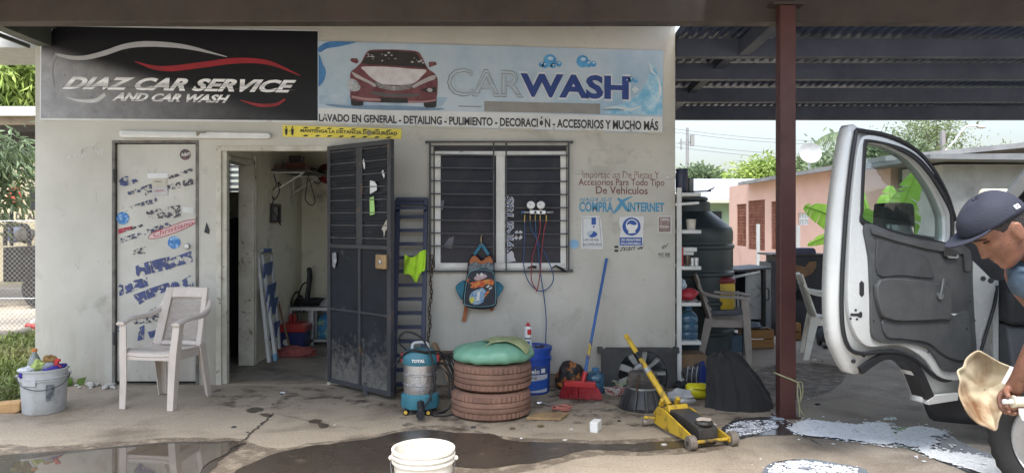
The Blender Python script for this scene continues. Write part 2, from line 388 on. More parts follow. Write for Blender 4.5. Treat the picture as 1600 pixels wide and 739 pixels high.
jf = MB(); jf.box(XP-.125, XP+.025, 7.355, 7.40, .01, 2.0); jf.box(XP-.02, XP+.028, 7.40, 7.47, .01, 2.06); jf.box(XP-.125, XP+.025, YW+TW+.09, 7.40, 1.955, 2.0)
jf.build("inner_door_frame", M_trim, bld, bevel=.004)
MB().box(XL+TW, XR-TW, YW+TW, YB, 2.6, 2.66).build("ceiling", flat("ceiling_board", (.16,.15,.13)), bld)
MB().box(XL+TW, XR-TW, YW+.02, YB, -.02, .004).build("inside_floor", pm("worn_screed", (.27,.24,.20), (.19,.165,.135), sc=1.5, rough=.55, bump=.2, dirt=(.06,.055,.05), dsc=2.5, dlo=.5, dhi=.7), bld)
# frame of the open doorway
fr = MB(); ox0, ox1, oz = H_open[0], H_open[1], H_open[3]
fr.box(ox0, ox0+.045, YW-.012, YW+.07, 0, oz); fr.box(ox0+.045, ox0+.085, YW+.012, YW+.075, 0, oz-.045)
fr.box(ox1-.03, ox1, YW-.012, YW+.07, 0, oz); fr.box(ox0+.045, ox1-.03, YW-.011, YW+.07, oz-.045, oz)
fr.build("doorway_frame", M_trim, bld, bevel=.003)
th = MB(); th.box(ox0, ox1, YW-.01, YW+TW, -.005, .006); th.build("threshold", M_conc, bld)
# grey closed door with peeling lettering
cd = MB().box(H_closed[0]+.022, H_closed[1]-.022, YW+.022, YW+.06, .025, H_closed[3]-.022).build("closed_door", M_door, bld, bevel=.004)
cf = MB(); dx0, dx1, dz = H_closed[0], H_closed[1], H_closed[3]
for a in ((dx0-.008, dx0+.016), (dx1-.016, dx1+.008)): cf.box(a[0], a[1], YW-.008, YW+.05, 0, dz+.008)
cf.box(dx0+.016, dx1-.016, YW-.007, YW+.05, dz-.014, dz+.008)
cf.build("closed_door_frame", pm("dark_frame", (.17,.16,.14), (.10,.09,.08), sc=12, rough=.6), bld)
MB().box(dx0+.016, dx1-.016, YW+.07, YW+.12, 0, dz).build("door_backing", M_black, bld)
dk = MB(); dk.lathe([(.0,0),(.022,.0),(.026,.02),(.02,.03),(0,.032)], (0,0,0), 14, Matrix.Translation(W(292,385,-.022)) @ Matrix.Rotation(PI/2, 4, 'X')); dk.build("door_knob", M_alu, cd, smooth=40)
for zz in (.35, 1.75):
    h = MB(); h.tube([(dx0+.012, YW-.012, zz), (dx0+.012, YW-.012, zz+.11)], .011, 8); h.build("hinge", M_steel_dark, cd, smooth=40)
# stickers and peeling vinyl letters on that door (surface at YW+.022)
D = lambda x, y, o=.0045: W(x, y, -.022+o)
M_peel = pm("navy_vinyl_peeling", (.055,.075,.20), (.04,.05,.13), sc=30, rough=.5, alpha=True, asc=22, alo=.45, ahi=.47)
M_peel2 = pm("navy_vinyl_flaked", (.06,.07,.14), (.05,.05,.07), sc=30, rough=.5, alpha=True, asc=34, alo=.50, ahi=.52)
M_peel3 = pm("dark_vinyl_flaked", (.05,.05,.06), (.07,.06,.09), sc=30, rough=.5, alpha=True, asc=40, alo=.51, ahi=.53)
def dd(name, pts, m, o=.0045): return decal(cd, name, pts, m, fn=lambda x, y: D(x, y, o))
dd("peeling_letter", [(210,416),(231,408),(235,427),(214,433),(211,428)], M_peel); dd("peeling_letter", [(232,408),(263,401),(266,420),(236,427)], M_peel)
dd("peeling_letter", [(265,404),(297,392),(300,409),(266,419)], M_peel)
dd("peeling_letter", [(183,446),(190,443),(192,460),(185,463)], M_peel); dd("peeling_letter", [(193,442),(228,433),(230,447),(195,459)], M_peel)
dd("peeling_letter", [(206,461),(225,454),(228,468),(216,476)], M_peel); dd("peeling_letter", [(226,453),(262,441),(265,452),(229,468)], M_peel)
dd("peeling_letter", circ(272,447,7,12), M_peel); dd("peeling_letter", [(283,438),(296,430),(302,447),(290,452),(284,446)], M_peel)
dd("peeling_letter", [(180,511),(191,507),(193,522),(181,518)], M_peel); dd("peeling_letter", [(216,512),(224,508),(223,530),(213,533)], M_peel); dd("peeling_letter", [(229,519),(245,515),(246,524),(233,529)], M_peel)
dd("peeling_letter", [(204,500),(245,478),(247,503),(208,507)], M_peel3)
dd("peeling_letter", [(184,283),(190,276),(198,275),(202,281),(213,279),(214,286),(201,288),(194,291),(186,289)], M_peel)
dd("peeling_letter", [(197,300),(235,287),(237,295),(199,305)], M_peel2); dd("peeling_letter", [(261,276),(299,262),(300,268),(263,280)], M_peel3)
dd("peeling_letter", [(224,300),(300,278),(301,288),(226,306)], M_peel3); dd("peeling_letter", [(194,325),(243,308),(245,316),(196,330)], M_peel2)
dd("peeling_letter", [(226,330),(280,320),(281,340),(230,342)], M_peel3); dd("peeling_letter", [(185,373),(264,346),(266,354),(187,380)], M_peel2)
dd("peeling_letter", [(205,392),(225,385),(226,396),(207,398)], M_peel3)
dd("red_sticker", [(183,358),(205,353),(206,358),(183,366)], pm("red_vinyl", (.45,.06,.09), sc=20, alpha=True, asc=30, alo=.40, ahi=.42)); dd("peeling_letter", [(199,357),(221,350),(222,354),(200,361)], M_peel3)
M_bluedisc = pm("blue_glossy_sticker", (.03,.16,.42), (.35,.55,.75), sc=42, lo=.48, hi=.66, rough=.4)
dd("round_sticker", circ(190,341,10), M_bluedisc); dd("round_sticker", circ(270.5,379,10), M_bluedisc)
rs = dd("round_sticker", circ(288,241.5,8.6), pm("dark_round_sticker", (.05,.035,.04), (.20,.10,.10), sc=30, rough=.4)); rs["label"] = "black round sticker with a white script"
text(cd, "sticker_lettering", "Auburn", [(281,239),(295,236),(296,242),(282,245)], M_pvcwhite, lambda x, y: D(x, y, .0065), .02, .3)
ell = [(230,371),(240,362),(262,355),(285,346),(300,343),(305,345),(298,352),(276,362),(252,370),(236,373)]
dd("oval_sticker", ell, flat("sticker_white_red", (.60,.44,.44)), .004)
oc = MB(); oc.tube([D(*p, .006) for p in sp2(ell, 4)], .0022, 4, closed=True); oc.build("sticker_outline", flat("red_outline", (.45,.06,.07)), cd)
text(cd, "sticker_lettering", "Christiano", [(237,363),(299,344),(301,351),(239,371)], flat("red_outline", (.45,.06,.07)), lambda x, y: D(x, y, .0065), .0, .3)
dd("paper_note", [(229,271),(261,270),(261,278),(229,279)], M_white, .007); dd("paper_note", [(236,279),(259,278),(259,291),(236,292)], flat("cream_paper", (.52,.49,.40)), .006)
dd("paper_note", [(236,292),(260,291),(261,305),(236,307)], flat("grey_paper", (.48,.47,.47)), .005)
text(cd, "note_lettering", "AVISO", [(239,283),(251,282),(251,284.5),(239,285.5)], M_ink, lambda x, y: D(x, y, .008)); text(cd, "note_lettering", "CERRADO", [(240,297),(255,296),(255,299),(240,300)], flat("red_outline", (.45,.06,.07)), lambda x, y: D(x, y, .007))
dd("paper_note", [(284,323),(302,325),(301,334),(283,331)], flat("pale_paper", (.58,.60,.58)))
# drips, doodle and dark chip on the wall
text(bld, "chalk_lettering", "JESI.NS", [(126,240),(162,232),(163,243),(127,247)], flat("chalk_white", (.62,.62,.60)), wf(.003), -.005, .3)
text(bld, "chalk_lettering", "A. Y.", [(103,243),(122,240),(122,248),(104,250)], MATS["chalk_white"], wf(.003), -.005, .3)
dl = MB(); dl.tube([W(*p, .003) for p in ((127,240),(129,232),(146,230),(147,233))], .003, 4); dl.build("chalk_outline", MATS["chalk_white"], bld)
decal(bld, "paint_chip", [(323,347),(328,360),(327,366),(319,363)], M_ink)
# painted writing right of the window
M_red = pm("faded_maroon_paint", (.17,.06,.055), (.22,.10,.09), sc=12, alpha=True, asc=45, alo=.30, ahi=.42)
M_redf = pm("fading_maroon_paint", (.25,.12,.11), (.30,.18,.16), sc=12, alpha=True, asc=45, alo=.38, ahi=.56)
text(bld, "painted_lettering", "Importac on De Piezas Y", [(910,267),(1030,268),(1030,283),(910,282)], M_redf, wf(.003), .004)
text(bld, "painted_lettering", "Accesorios Para Todo Tipo", [(904,279),(1038,280),(1038,294),(904,293)], M_red, wf(.003), .006)
text(bld, "painted_lettering", "De Vehículos", [(931,291),(1012,292),(1012,304),(931,303)], M_red, wf(.003), .010)
decal(bld, "faded_paint_patch", rect(918,233,1030,256), pm("rubbed_out_maroon", (.40,.35,.325), (.39,.34,.315), sc=6, alpha=True, asc=9, alo=.48, ahi=1.5), .002)
M_blue = pm("sky_blue_paint", (.07,.26,.42), (.10,.30,.45), sc=10)
text(bld, "painted_lettering", "HAGA SUS", [(905,309),(957,309),(957,314.5),(905,314.5)], M_blue, wf(.003), .01, .4)
text(bld, "painted_lettering", "COMPRA", [(905,315),(958,315.5),(958,332),(905,331)], M_blue, wf(.003), .035)
text(bld, "painted_lettering", "INTERNET", [(981,316),(1038,317),(1038,331),(981,331)], M_blue, wf(.003), .035)
decal(bld, "painted_cross_stroke", ribbon([(965,310),(972,316),(979,327),(984,330)], [3,6,5,2]), M_blue, .003); decal(bld, "painted_cross_stroke", ribbon([(988,307),(974,314),(966,325),(958,334)], [1,5,6,2]), M_blue, .0045)
text(bld, "painted_lettering", "Iván &", [(969,384),(1006,381),(1006,389),(969,393)], M_ink, wf(.003), .0, .5); text(bld, "painted_lettering", "el", [(1034,381),(1044,380),(1044,387),(1034,389)], M_ink, wf(.003), 0, .5)
text(bld, "painted_lettering", "RE", [(1029,395),(1037,395),(1037,400),(1029,400)], M_ink, wf(.003)); decal(bld, "painted_bar", rect(1039,395.5,1047,397), M_ink, .003); decal(bld, "painted_bar", rect(1039,398.5,1047,400), M_ink, .003)
text(bld, "painted_lettering", "www.com", [(1029,401.5),(1047,401.5),(1047,403),(1029,403)], M_ink, wf(.003))
decal(bld, "painted_bar", rect(960,384,966,387.5), M_ink, .003); decal(bld, "painted_bar", rect(960,390,966,393.5), M_ink, .003)
text(bld, "painted_lettering", "VC", [(908,384),(917,384),(917,389),(908,389)], MATS["fading_maroon_paint"], wf(.003))
# window: white frame, two dark panes, dark steel grille with bars
wf_ = MB(); a, b, c, d = wx(679), wx(885), wz(420), wz(236)
wf_.box(a, a+.05, YW+.015, YW+.075, c, d); wf_.box(b-.05, b, YW+.015, YW+.075, c, d); wf_.box(a+.05, b-.05, YW+.016, YW+.075, d-.038, d); wf_.box(a+.05, b-.05, YW+.016, YW+.075, c, c+.05)
wf_.box(wx(775), wx(789), YW+.012, YW+.07, c+.05, d-.038)
win = wf_.build("window_frame", pm("white_aluminium", (.70,.69,.66), (.58,.57,.53), sc=6, rough=.4, dirt=(.30,.26,.2), dsc=9, dlo=.62, dhi=.75), bld, bevel=.003)
MB().box(a+.05, wx(775), YW+.045, YW+.05, c+.05, d-.038).build("pane", M_glassdark, win); MB().box(wx(789), b-.05, YW+.035, YW+.04, c+.05, d-.038).build("pane", M_glassdark, win)
MB().box(H_win[0], H_win[1], YW+.08, YW+.11, H_win[2], H_win[3]).build("window_backing", flat("dark_blind", (.05,.05,.06)), win)
MB().box(H_win[0]+.005, H_win[1]-.005, YW-.006, YW+.07, H_win[2]-.005, H_win[2]+.012).build("sill", M_wall, win)
gr = MB(); yb = YW-.035
for x in (672.5, 888): gr.bar(W(x,222,.035), W(x,424,.035), .016, .016)
for x in (771.5, 791): gr.bar(W(x,222,.036), W(x,424,.036), .013, .013)
gr.bar(W(665,222.5,.034), W(895,222.5,.034), .014, .014); gr.bar(W(665,423.5,.034), W(895,423.5,.034), .014, .014); gr.bar(W(672,229,.034), W(888,229,.034), .008, .008)
for i in range(8):
    y = 243+i*20.3
    gr.bar(W(673,y-.8,.03), W(771,y+.4,.03), .011, .011); gr.bar(W(791,y+.8,.03), W(888,y+.4,.03), .011, .011)
for x in (667, 893):
    for y in (223, 423): gr.bar(W(x,y,.04), W(x,y,-.02), .02, .02)
gr.build("window_grille", M_steel_dark, bld)
# vertical backwards lettering strip and cup on the panes
M_strip = flat("white_sticker", (.62,.63,.66))
st = lambda x, y: W(x, y, -.031)
text(win, "pane_lettering", "SRUNIAS", [(803,306),(803,404),(789,404),(789,306)], M_strip, st, .05, .1)
text(win, "pane_lettering", "SRUNIAS", [(801,307),(801,403),(791,403),(791,307)], flat("navy_ink", (.03,.05,.18)), lambda x, y: W(x, y, -.0295), -.01, .1)
xr = MB(); 
for q in (((803,372),(813,360),(817,363),(807,375)), ((804,363),(808,360),(817,371),(812,375))): xr.poly([st(*p) for p in q])
xr.build("pane_sticker", M_strip, win)
decal(win, "paper_scrap", [(788,398),(800,394),(806,408),(788,411)], flat("lilac_paper", (.55,.54,.58)), fn=lambda x, y: W(x, y, -.028))
decal(win, "clear_label", [(701,372),(709,369),(706,389),(691,386)], flat("smoky_label", (.13,.13,.15)), fn=lambda x, y: W(x, y, -.041))
decal(win, "clear_label", [(684,313),(694,313),(691,328),(684,330)], flat("smoky_label", (.13,.13,.15)), fn=lambda x, y: W(x, y, -.041))
# ================================================================== carport roof
roof = thing("carport_roof", "corrugated zinc carport roof on dark steel purlins over the forecourt", "roof", (3, 5.5, 2.9))
zr = lambda y: 2.90-.05*(y-5.5)              # underside of the purlins
XA, XB = -4.62, 15.0
def sheet(x0, x1, ys, zf):
    m = MB(); n = int((x1-x0)/.022)
    for yy in ys:
        for i in range(n+1): m.v.append(Vector((x0+(x1-x0)*i/n, yy, zf(yy)+.014*math.sin(2*PI*i/4+.78))))
    for j in range(len(ys)-1):
        for i in range(n): p = j*(n+1)+i; m.f.append([p, p+1, p+n+2, p+n+1])
    m.build("roof_sheet", M_roof, roof, recalc=False)
sheet(XR+.005, XB, [3.0, 5.5, 7.5, 9.7], lambda y: zr(y)+.185)
sheet(XA, XR+.004, [3.0, 6.6, 9.5], lambda y: 3.28)
for yy, h in ((6.58,.155), (7.40,.155), (8.46,.155), (9.52,.17)):
    p = MB(); x0 = XR+.02
    p.box(x0, XB, yy, yy+.055, zr(yy), zr(yy)+h); p.box(x0, XB, yy+.055, yy+.10, zr(yy)+.001, zr(yy)+.012)
    p.build("purlin", M_purlin, roof)
for yy in (4.4,): MB().box(XA, XB, yy, yy+.055, zr(yy), zr(yy)+.15).build("purlin", M_purlin, roof)
MB().box(XA+.15, XB, 5.5, 5.64, 2.862, 3.06).build("beam", M_beam, roof, bevel=.006)
MB().box(XA+.15, XR, 5.51, 5.63, 3.0605, 3.25).build("beam_packing", M_beam, roof)
rf = MB(); rf.bar((2.02, 5.64, 2.965), (2.02, 6.58, 2.918), .10, .13); rf.build("rafter", M_purlin, roof, bevel=.005)
rf = MB(); rf.bar((2.02, 6.63, 2.985), (2.02, 9.6, 2.84), .09, .09); rf.build("rafter", M_purlin, roof)
rf = MB(); rf.bar((-4.02, 6.50, 3.0), (-4.08, 3.1, 3.07), .12, .17); rf.build("rafter", M_greenbeam, roof, bevel=.006)
rf = MB(); rf.bar((-4.02, 6.52, 3.085), (-4.02, 6.44, 3.085), .18, .02); rf.bar((-4.155, 6.5, 2.915), (-4.20, 4.4, 2.96), .02, .03); rf.build("beam_bracket", M_greenbeam, roof)
# a small strip lamp, lit, high on the right
la = thing("strip_lamp", "small lit fluorescent strip lamp under the carport roof at the far right", "lamp", (6.0, 8.9, 2.98))
MB().box(5.95, 6.75, 8.95, 9.02, 2.97, 3.01).build("lamp_housing", M_pvcwhite, la)
lt = MB(); lt.tube([(5.97, 8.98, 2.955), (6.73, 8.98, 2.955)], .014, 8); lt.build("lamp_tube", pm("lit_tube", (.9,1,.95), emit=1.2), la)
# maroon post
po = thing("steel_post", "square maroon painted steel post holding up the carport roof", "post", (2.0, 5.5, 0))
MB().box(1.918, 2.032, 5.40, 5.50, 0, 2.955).build("post_shaft", M_post, po, bevel=.006)
MB().box(1.89, 2.06, 5.38, 5.52, 0, .016).build("post_base", M_post, po, bevel=.003)
MB().box(1.86, 2.09, 5.38, 5.60, 2.957, 2.972).build("post_cap", M_beam, po)
kn = MB(); rng = random.Random(3)
loop = [(1.912,5.394,.315), (1.975,5.392,.29), (2.038,5.394,.265), (2.040,5.506,.27), (1.975,5.508,.29), (1.910,5.506,.31)]
kn.tube(spline(loop, 5, True), .006, 6, closed=True)
kn.tube(spline([(2.04,5.39,.268),(2.06,5.385,.19),(2.048,5.385,.10),(2.052,5.385,.02)], 6), .005, 6); kn.tube(spline([(2.04,5.39,.268),(2.036,5.382,.16),(2.056,5.38,.07),(2.08,5.38,.03)], 6), .005, 6); kn.tube(spline([(2.04,5.39,.265),(2.07,5.39,.26),(2.075,5.388,.19),(2.06,5.386,.13)], 6), .004, 6)
tag(kn.build("tied_cord", flat("straw_cord", (.42,.40,.24), rough=.8), None, smooth=60), "straw coloured cord knotted round the foot of the maroon post", "cord")
# ================================================================== signs on the facade
def panel(parent, name, q, mat, off, th=.004):
    m = MB(); m.prism(q, lambda x, y, d: W(x, y, d), off, off-th); return m.build(name, mat, parent)
s1 = thing("shop_banner", "large black banner with silver lettering, a silver car outline and red swooshes above the doors", "sign", W(280,188,.02))
q1 = [(86,42),(497,50),(497,189),(65,185),(66,70),(76,64)]
panel(s1, "banner_backing", [(84,39.5),(498.5,47.5),(498.5,192),(63,188),(63.5,68),(74,62)], M_white, .008)
def banner_mat():
    m = bpy.data.materials.new("black_banner_print"); m.use_nodes = True; N = m.node_tree.nodes; L = m.node_tree.links; b = N["Principled BSDF"]
    tc = N.new("ShaderNodeTexCoord"); mp = N.new("ShaderNodeMapping"); L.new(tc.outputs["Object"], mp.inputs[0])
    sx = N.new("ShaderNodeSeparateXYZ"); L.new(mp.outputs[0], sx.inputs[0])
    # printed silver spot low on the left, black elsewhere
    gx = N.new("ShaderNodeMapRange"); gx.inputs[1].default_value = -1.2; gx.inputs[2].default_value = .55; gx.inputs[3].default_value = 1; gx.inputs[4].default_value = .12; L.new(sx.outputs[0], gx.inputs[0])
    bend = N.new("ShaderNodeMath"); bend.operation = 'MULTIPLY_ADD'; L.new(sx.outputs[0], bend.inputs[0]); bend.inputs[1].default_value = .28; L.new(sx.outputs[2], bend.inputs[2])
    gz = N.new("ShaderNodeMapRange"); gz.interpolation_type = 'SMOOTHSTEP'; gz.inputs[1].default_value = .18; gz.inputs[2].default_value = .36; gz.inputs[3].default_value = 1; gz.inputs[4].default_value = 0; L.new(bend.outputs[0], gz.inputs[0])
    mu = N.new("ShaderNodeMath"); mu.operation = 'MULTIPLY'; L.new(gx.outputs[0], mu.inputs[0]); L.new(gz.outputs[0], mu.inputs[1])
    n = N.new("ShaderNodeTexNoise"); n.inputs["Scale"].default_value = 9; n.inputs["Detail"].default_value = 9; n.inputs["Roughness"].default_value = .7; L.new(tc.outputs["Object"], n.inputs[0])
    nr = N.new("ShaderNodeMapRange"); nr.inputs[1].default_value = .3; nr.inputs[2].default_value = .7; nr.inputs[3].default_value = .72; nr.inputs[4].default_value = 1.15; L.new(n.outputs[0], nr.inputs[0])
    m3 = N.new("ShaderNodeMath"); m3.operation = 'MULTIPLY'; L.new(mu.outputs[0], m3.inputs[0]); L.new(nr.outputs[0], m3.inputs[1])
    mx = N.new("ShaderNodeMix"); mx.data_type = 'RGBA'; L.new(m3.outputs[0], mx.inputs[0]); mx.inputs[6].default_value = (.010,.010,.012,1); mx.inputs[7].default_value = (.34,.34,.355,1); b.inputs['Specular IOR Level'].default_value = .25
    sp = N.new("ShaderNodeTexNoise"); sp.inputs["Scale"].default_value = 26; sp.inputs["Detail"].default_value = 2; L.new(tc.outputs["Object"], sp.inputs[0])
    sr = N.new("ShaderNodeMapRange"); sr.inputs[1].default_value = .72; sr.inputs[2].default_value = .76; L.new(sp.outputs[0], sr.inputs[0])
    mx2 = N.new("ShaderNodeMix"); mx2.data_type = 'RGBA'; L.new(sr.outputs[0], mx2.inputs[0]); L.new(mx.outputs[2], mx2.inputs[6]); mx2.inputs[7].default_value = (.03,.03,.03,1)
    L.new(mx2.outputs[2], b.inputs["Base Color"]); b.inputs["Roughness"].default_value = .42
    bp = N.new("ShaderNodeBump"); bp.inputs["Strength"].default_value = .35; bp.inputs["Distance"].default_value = .01; L.new(n.outputs[0], bp.inputs["Height"]); L.new(bp.outputs[0], b.inputs["Normal"])
    return m
panel(s1, "banner_print", q1, banner_mat(), .012, .003)
M_silver = pm("silver_print", (.80,.80,.82), (.70,.70,.72), sc=7, rough=.5)
def silver_bands(m):
    N = m.node_tree.nodes; L = m.node_tree.links; b = N["Principled BSDF"]; tc = N.new("ShaderNodeTexCoord")
    w = N.new("ShaderNodeTexWave"); w.bands_direction = 'Z'; w.inputs["Scale"].default_value = 4.2; w.inputs["Distortion"].default_value = .6; L.new(tc.outputs["Object"], w.inputs[0])
    r = N.new("ShaderNodeMapRange"); r.inputs[3].default_value = .72; r.inputs[4].default_value = 1.15; L.new(w.outputs["Fac"], r.inputs[0])
    h = N.new("ShaderNodeHueSaturation"); L.new(b.inputs["Base Color"].links[0].from_socket, h.inputs["Color"]); L.new(r.outputs[0], h.inputs["Value"]); L.new(h.outputs[0], b.inputs["Base Color"])
silver_bands(M_silver)
text(s1, "lettering", "DIAZ CAR SERVICE", [(104,120),(464,126),(462,146),(99,140)], M_silver, wf(.016), .045, .38, 1.02)
text(s1, "lettering", "AND CAR WASH", [(178,145),(361,149),(359,162),(176,158)], M_silver, wf(.016), .045, .38, 1.0)
for x0, x1, y, k in ((98,462,135.5,.016), (176,360,155.5,.016)):
    decal(s1, "pinstripe", [(x0,y),(x1,y+k*(x1-x0)),(x1,y+.65+k*(x1-x0)),(x0,y+.65)], flat("banner_grey", (.10,.10,.105)), .0185)
M_sw = flat("silver_swoosh", (.42,.42,.44), rough=.45)
decal(s1, "swoosh", ribbon([(89,86),(112,91),(136,91),(165,84),(195,74),(225,70),(262,71),(300,76),(356,90)], [4,6,7,8,8,9,8,6,1]), M_sw, .0155)
decal(s1, "swoosh", ribbon([(90,84),(83,104),(83,122),(86,137)], [4,3,2.4,.6]), flat("grey_swoosh", (.30,.30,.32), rough=.45), .0165)
M_rs = pm("red_swoosh", (.34,.02,.03), (.22,.015,.02), sc=4, rough=.45)
decal(s1, "swoosh", ribbon([(212,97),(240,106),(270,108),(320,102),(370,96),(420,99),(470,119)], [1,6,9,9,9,7,1]), M_rs, .0155)
decal(s1, "swoosh", ribbon([(106,153),(125,158),(150,158),(166,148)], [1,4,6,6]), flat("white_swoosh", (.58,.58,.58)), .0155); decal(s1, "swoosh", ribbon([(376,157),(405,165),(432,164),(446,156)], [1,5,5,3]), M_rs, .0155)
# --- blue car wash banner
s2 = thing("car_wash_banner", "wide pale blue banner with a red car and the words CAR WASH above the window", "sign", W(770,200,.02))
def blueprint():
    m = pm("pale_blue_print", (.47,.55,.62), (.27,.42,.56), sc=1.5, lo=.42, hi=.72, rough=.5)
    return m
yt = lambda x: 65+(x-497)*15/539; yb = lambda x: 194+(x-497)*14.5/539; ym = lambda x: 169+(x-497)*14.5/539
panel(s2, "banner_print", [(497,yt(497)),(1036,yt(1036)),(1035,yb(1036)),(497,yb(497))], blueprint(), .012)
decal(s2, "white_strip", [(498,ym(497)),(1034,ym(1036)),(1034,yb(1036)-1),(498,yb(497)-1)], M_white, .0145)
text(s2, "lettering", "LAVADO EN GENERAL - DETAILING - PULIMIENTO - DECORACIÓN - ACCESORIOS Y MUCHO MÁS", [(499,175.5),(1028,186.5),(1028,204.5),(499,190.5)], flat("charcoal_ink", (.05,.05,.055)), wf(.0165), .034)
M_db = pm("deep_blue_print", (.04,.13,.36), (.08,.26,.52), sc=5, lo=.35, hi=.65, rough=.5)
decal(s2, "blue_wave", sp2([(498.5,75),(515,66.5),(545,66.5),(556,67.5),(530,74),(512,77),(500,83)], 5), M_db, .0155); decal(s2, "blue_wave", [(498.5,84),(502,92),(505,102),(509,108),(510,114),(508,124),(504,131),(498.5,137)], M_db, .0155)
M_lb = pm("light_blue_print", (.16,.42,.62), (.45,.62,.72), sc=9, lo=.4, hi=.62, rough=.5)
decal(s2, "splash", [(985,157),(1000,145),(1010,128),(1015,112),(1013,98),(1024,108),(1030,125),(1034,130),(1034,180),(1000,179),(945,178),(958,168)], M_lb, .0150)
for pts, ws in (([(1013,98),(1018,112),(1025,118)], [1,4,1]), ([(1026,118),(1031,140),(1026,160)], [1,4,1]), ([(940,172),(960,168),(985,172),(1002,166)], [1,3,4,1])): decal(s2, "splash", ribbon(pts, ws), flat("foam_white", (.62,.68,.70)), .017)
decal(s2, "mist_band", [(499,150),(560,147),(700,153),(690,168),(560,166),(499,163)], pm("mid_blue_print", (.24,.36,.50), (.46,.54,.62), sc=4, rough=.5), .0140)
# letters: thin outlined CAR, solid navy WASH with pale halo
M_nav = flat("navy_print", (.025,.055,.22)); M_halo = flat("halo_white", (.60,.64,.68))
text(s2, "halo_lettering", "WASH", [(810,112),(985,117),(985,160),(810,155)], M_halo, wf(.0165), .06)
text(s2, "lettering", "WASH", [(813,115),(982,120),(982,157),(813,152)], M_nav, wf(.019), .04)
text(s2, "halo_lettering", "CAR", [(699,107),(818,111),(818,154),(699,151)], flat("outline_grey", (.16,.17,.19)), wf(.0165), .02)
text(s2, "halo_lettering", "CAR", [(700.3,108),(816.8,112),(816.8,153),(700.3,150)], flat("outline_fill", (.44,.52,.59)), wf(.0185), .014)
text(s2, "halo_lettering", "CAR", [(704,112),(813.5,116),(813.5,149.5),(704,146.5)], flat("outline_grey", (.16,.17,.19)), wf(.0205), -.008); text(s2, "halo_lettering", "CAR", [(705,113),(812.5,117),(812.5,148.5),(705,145.5)], flat("outline_fill", (.44,.52,.59)), wf(.0225), -.016)
M_bub = pm("bubble_blue", (.05,.24,.52), (.12,.40,.66), sc=14, rough=.5)
for x, y, r in ((859,96,10), (846,102,4), (851,103,4.5), (873,101,4.5), (864,104,4), (910,97,9.5), (919,101,5.5), (927,101,4.5), (985,125,4.5), (993,127,3.5), (979,127,3)):
    decal(s2, "bubble", circ(x, y, r, 18), M_bub, .0165+.0004*(x % 5)); decal(s2, "bubble_glint", circ(x+r*.1, y-r*.35, r*.45, 12, r*.28), flat("glint", (.5,.64,.74)), .0195)
for a in (0, 1): decal(s2, "plus_mark", [(992-(2,5)[a],141-(5,2)[a]),(992+(2,5)[a],141-(5,2)[a]),(992+(2,5)[a],141+(5,2)[a]),(992-(2,5)[a],141+(5,2)[a])], flat("foam_white", (.62,.68,.70)), .018+.001*a)
decal(s2, "cover_strip", [(757,159),(937,163),(937,179),(757,175)], flat("grey_overpaint", (.27,.26,.24)), .018)
for a in ((717,166,752), (940,171,974)): decal(s2, "rule", [(a[0],a[1]),(a[2],a[1]+1),(a[2],a[1]+2.2),(a[0],a[1]+1.2)], flat("outline_grey", (.16,.17,.19)), .017)
# the car printed on it
M_cr = pm("printed_car_red", (.115,.026,.034), (.18,.065,.075), sc=8, rough=.5); M_cd = flat("printed_dark", (.028,.026,.026)); M_cw = pm("printed_foam_white", (.62,.61,.63), (.53,.48,.50), sc=14, rough=.5); M_cs = flat("printed_silver", (.42,.40,.40))
def cp(x, y): return (490+x*.2031, 60+y*.2031)
def car(name, pts, m, o, sm=False): decal(s2, name, [cp(*p) for p in (sp2(pts, 5) if sm else pts)], m, o)
car("car_shadow", [(110,508),(300,520),(600,520),(980,540),(940,556),(600,556),(300,545),(120,522)], flat("printed_shadow", (.18,.27,.38)), .0160, True)
car("car_tyre", [(288,450),(390,450),(385,518),(365,524),(310,524),(292,515)], M_cd, .0168); car("car_tyre", [(845,470),(950,470),(945,530),(925,538),(870,538),(850,525)], M_cd, .0168)
car("car_body", [(440,96),(560,92),(690,95),(800,108),(835,150),(880,235),(925,270),(952,310),(955,380),(945,470),(905,495),(740,502),(520,498),(350,488),(292,470),(284,420),(284,330),(290,265),(330,230),(372,185),(400,130)], M_cr, .0172, True)
car("windscreen", [(432,106),(620,100),(790,116),(850,200),(872,236),(780,224),(600,214),(430,206),(370,196)], M_cd, .0182)
car("bonnet_foam", [(372,226),(480,222),(620,228),(760,240),(868,250),(830,300),(780,345),(700,362),(600,362),(520,352),(450,310),(400,262)], M_cw, .0184, True)
car("grille", [(470,335),(540,358),(620,372),(700,366),(772,350),(752,385),(690,405),(610,408),(520,392),(480,372)], flat("printed_grille", (.10,.10,.10)), .0186)
for k in range(4): car("grille_bar", [(480+k*8,346+k*11),(620,378+k*8),(764-k*6,356+k*11),(762-k*6,359+k*11),(620,382+k*8),(482+k*8,350+k*11)], M_cs, .0194)
car("emblem", [(608,372),(632,372),(622,402),(616,402)], M_cs, .020)
car("headlamp", [(298,264),(340,282),(400,315),(450,340),(482,362),(470,378),(430,352),(370,325),(320,300)], M_cs, .0188, True); car("headlamp", [(940,290),(900,296),(850,318),(800,345),(760,372),(775,386),(830,360),(890,335),(935,318)], M_cs, .0188, True)
car("lower_intake", [(430,410),(600,430),(810,432),(830,440),(760,455),(600,455),(470,440)], flat("printed_grille", (.10,.10,.10)), .0188)
car("fog_lamp_recess", [(815,400),(870,385),(945,378),(945,420),(890,425)], M_cd, .0188); car("fog_lamp", [(872,400),(885,388),(905,388),(918,400),(912,416),(888,418)], M_cs, .0198)
car("foam_patch", [(270,320),(320,322),(350,350),(365,380),(350,405),(310,412),(272,400)], pm("soft_foam_print", (.52,.56,.60), sc=12, alpha=True, asc=7, alo=.3, ahi=.6), .0200, True)
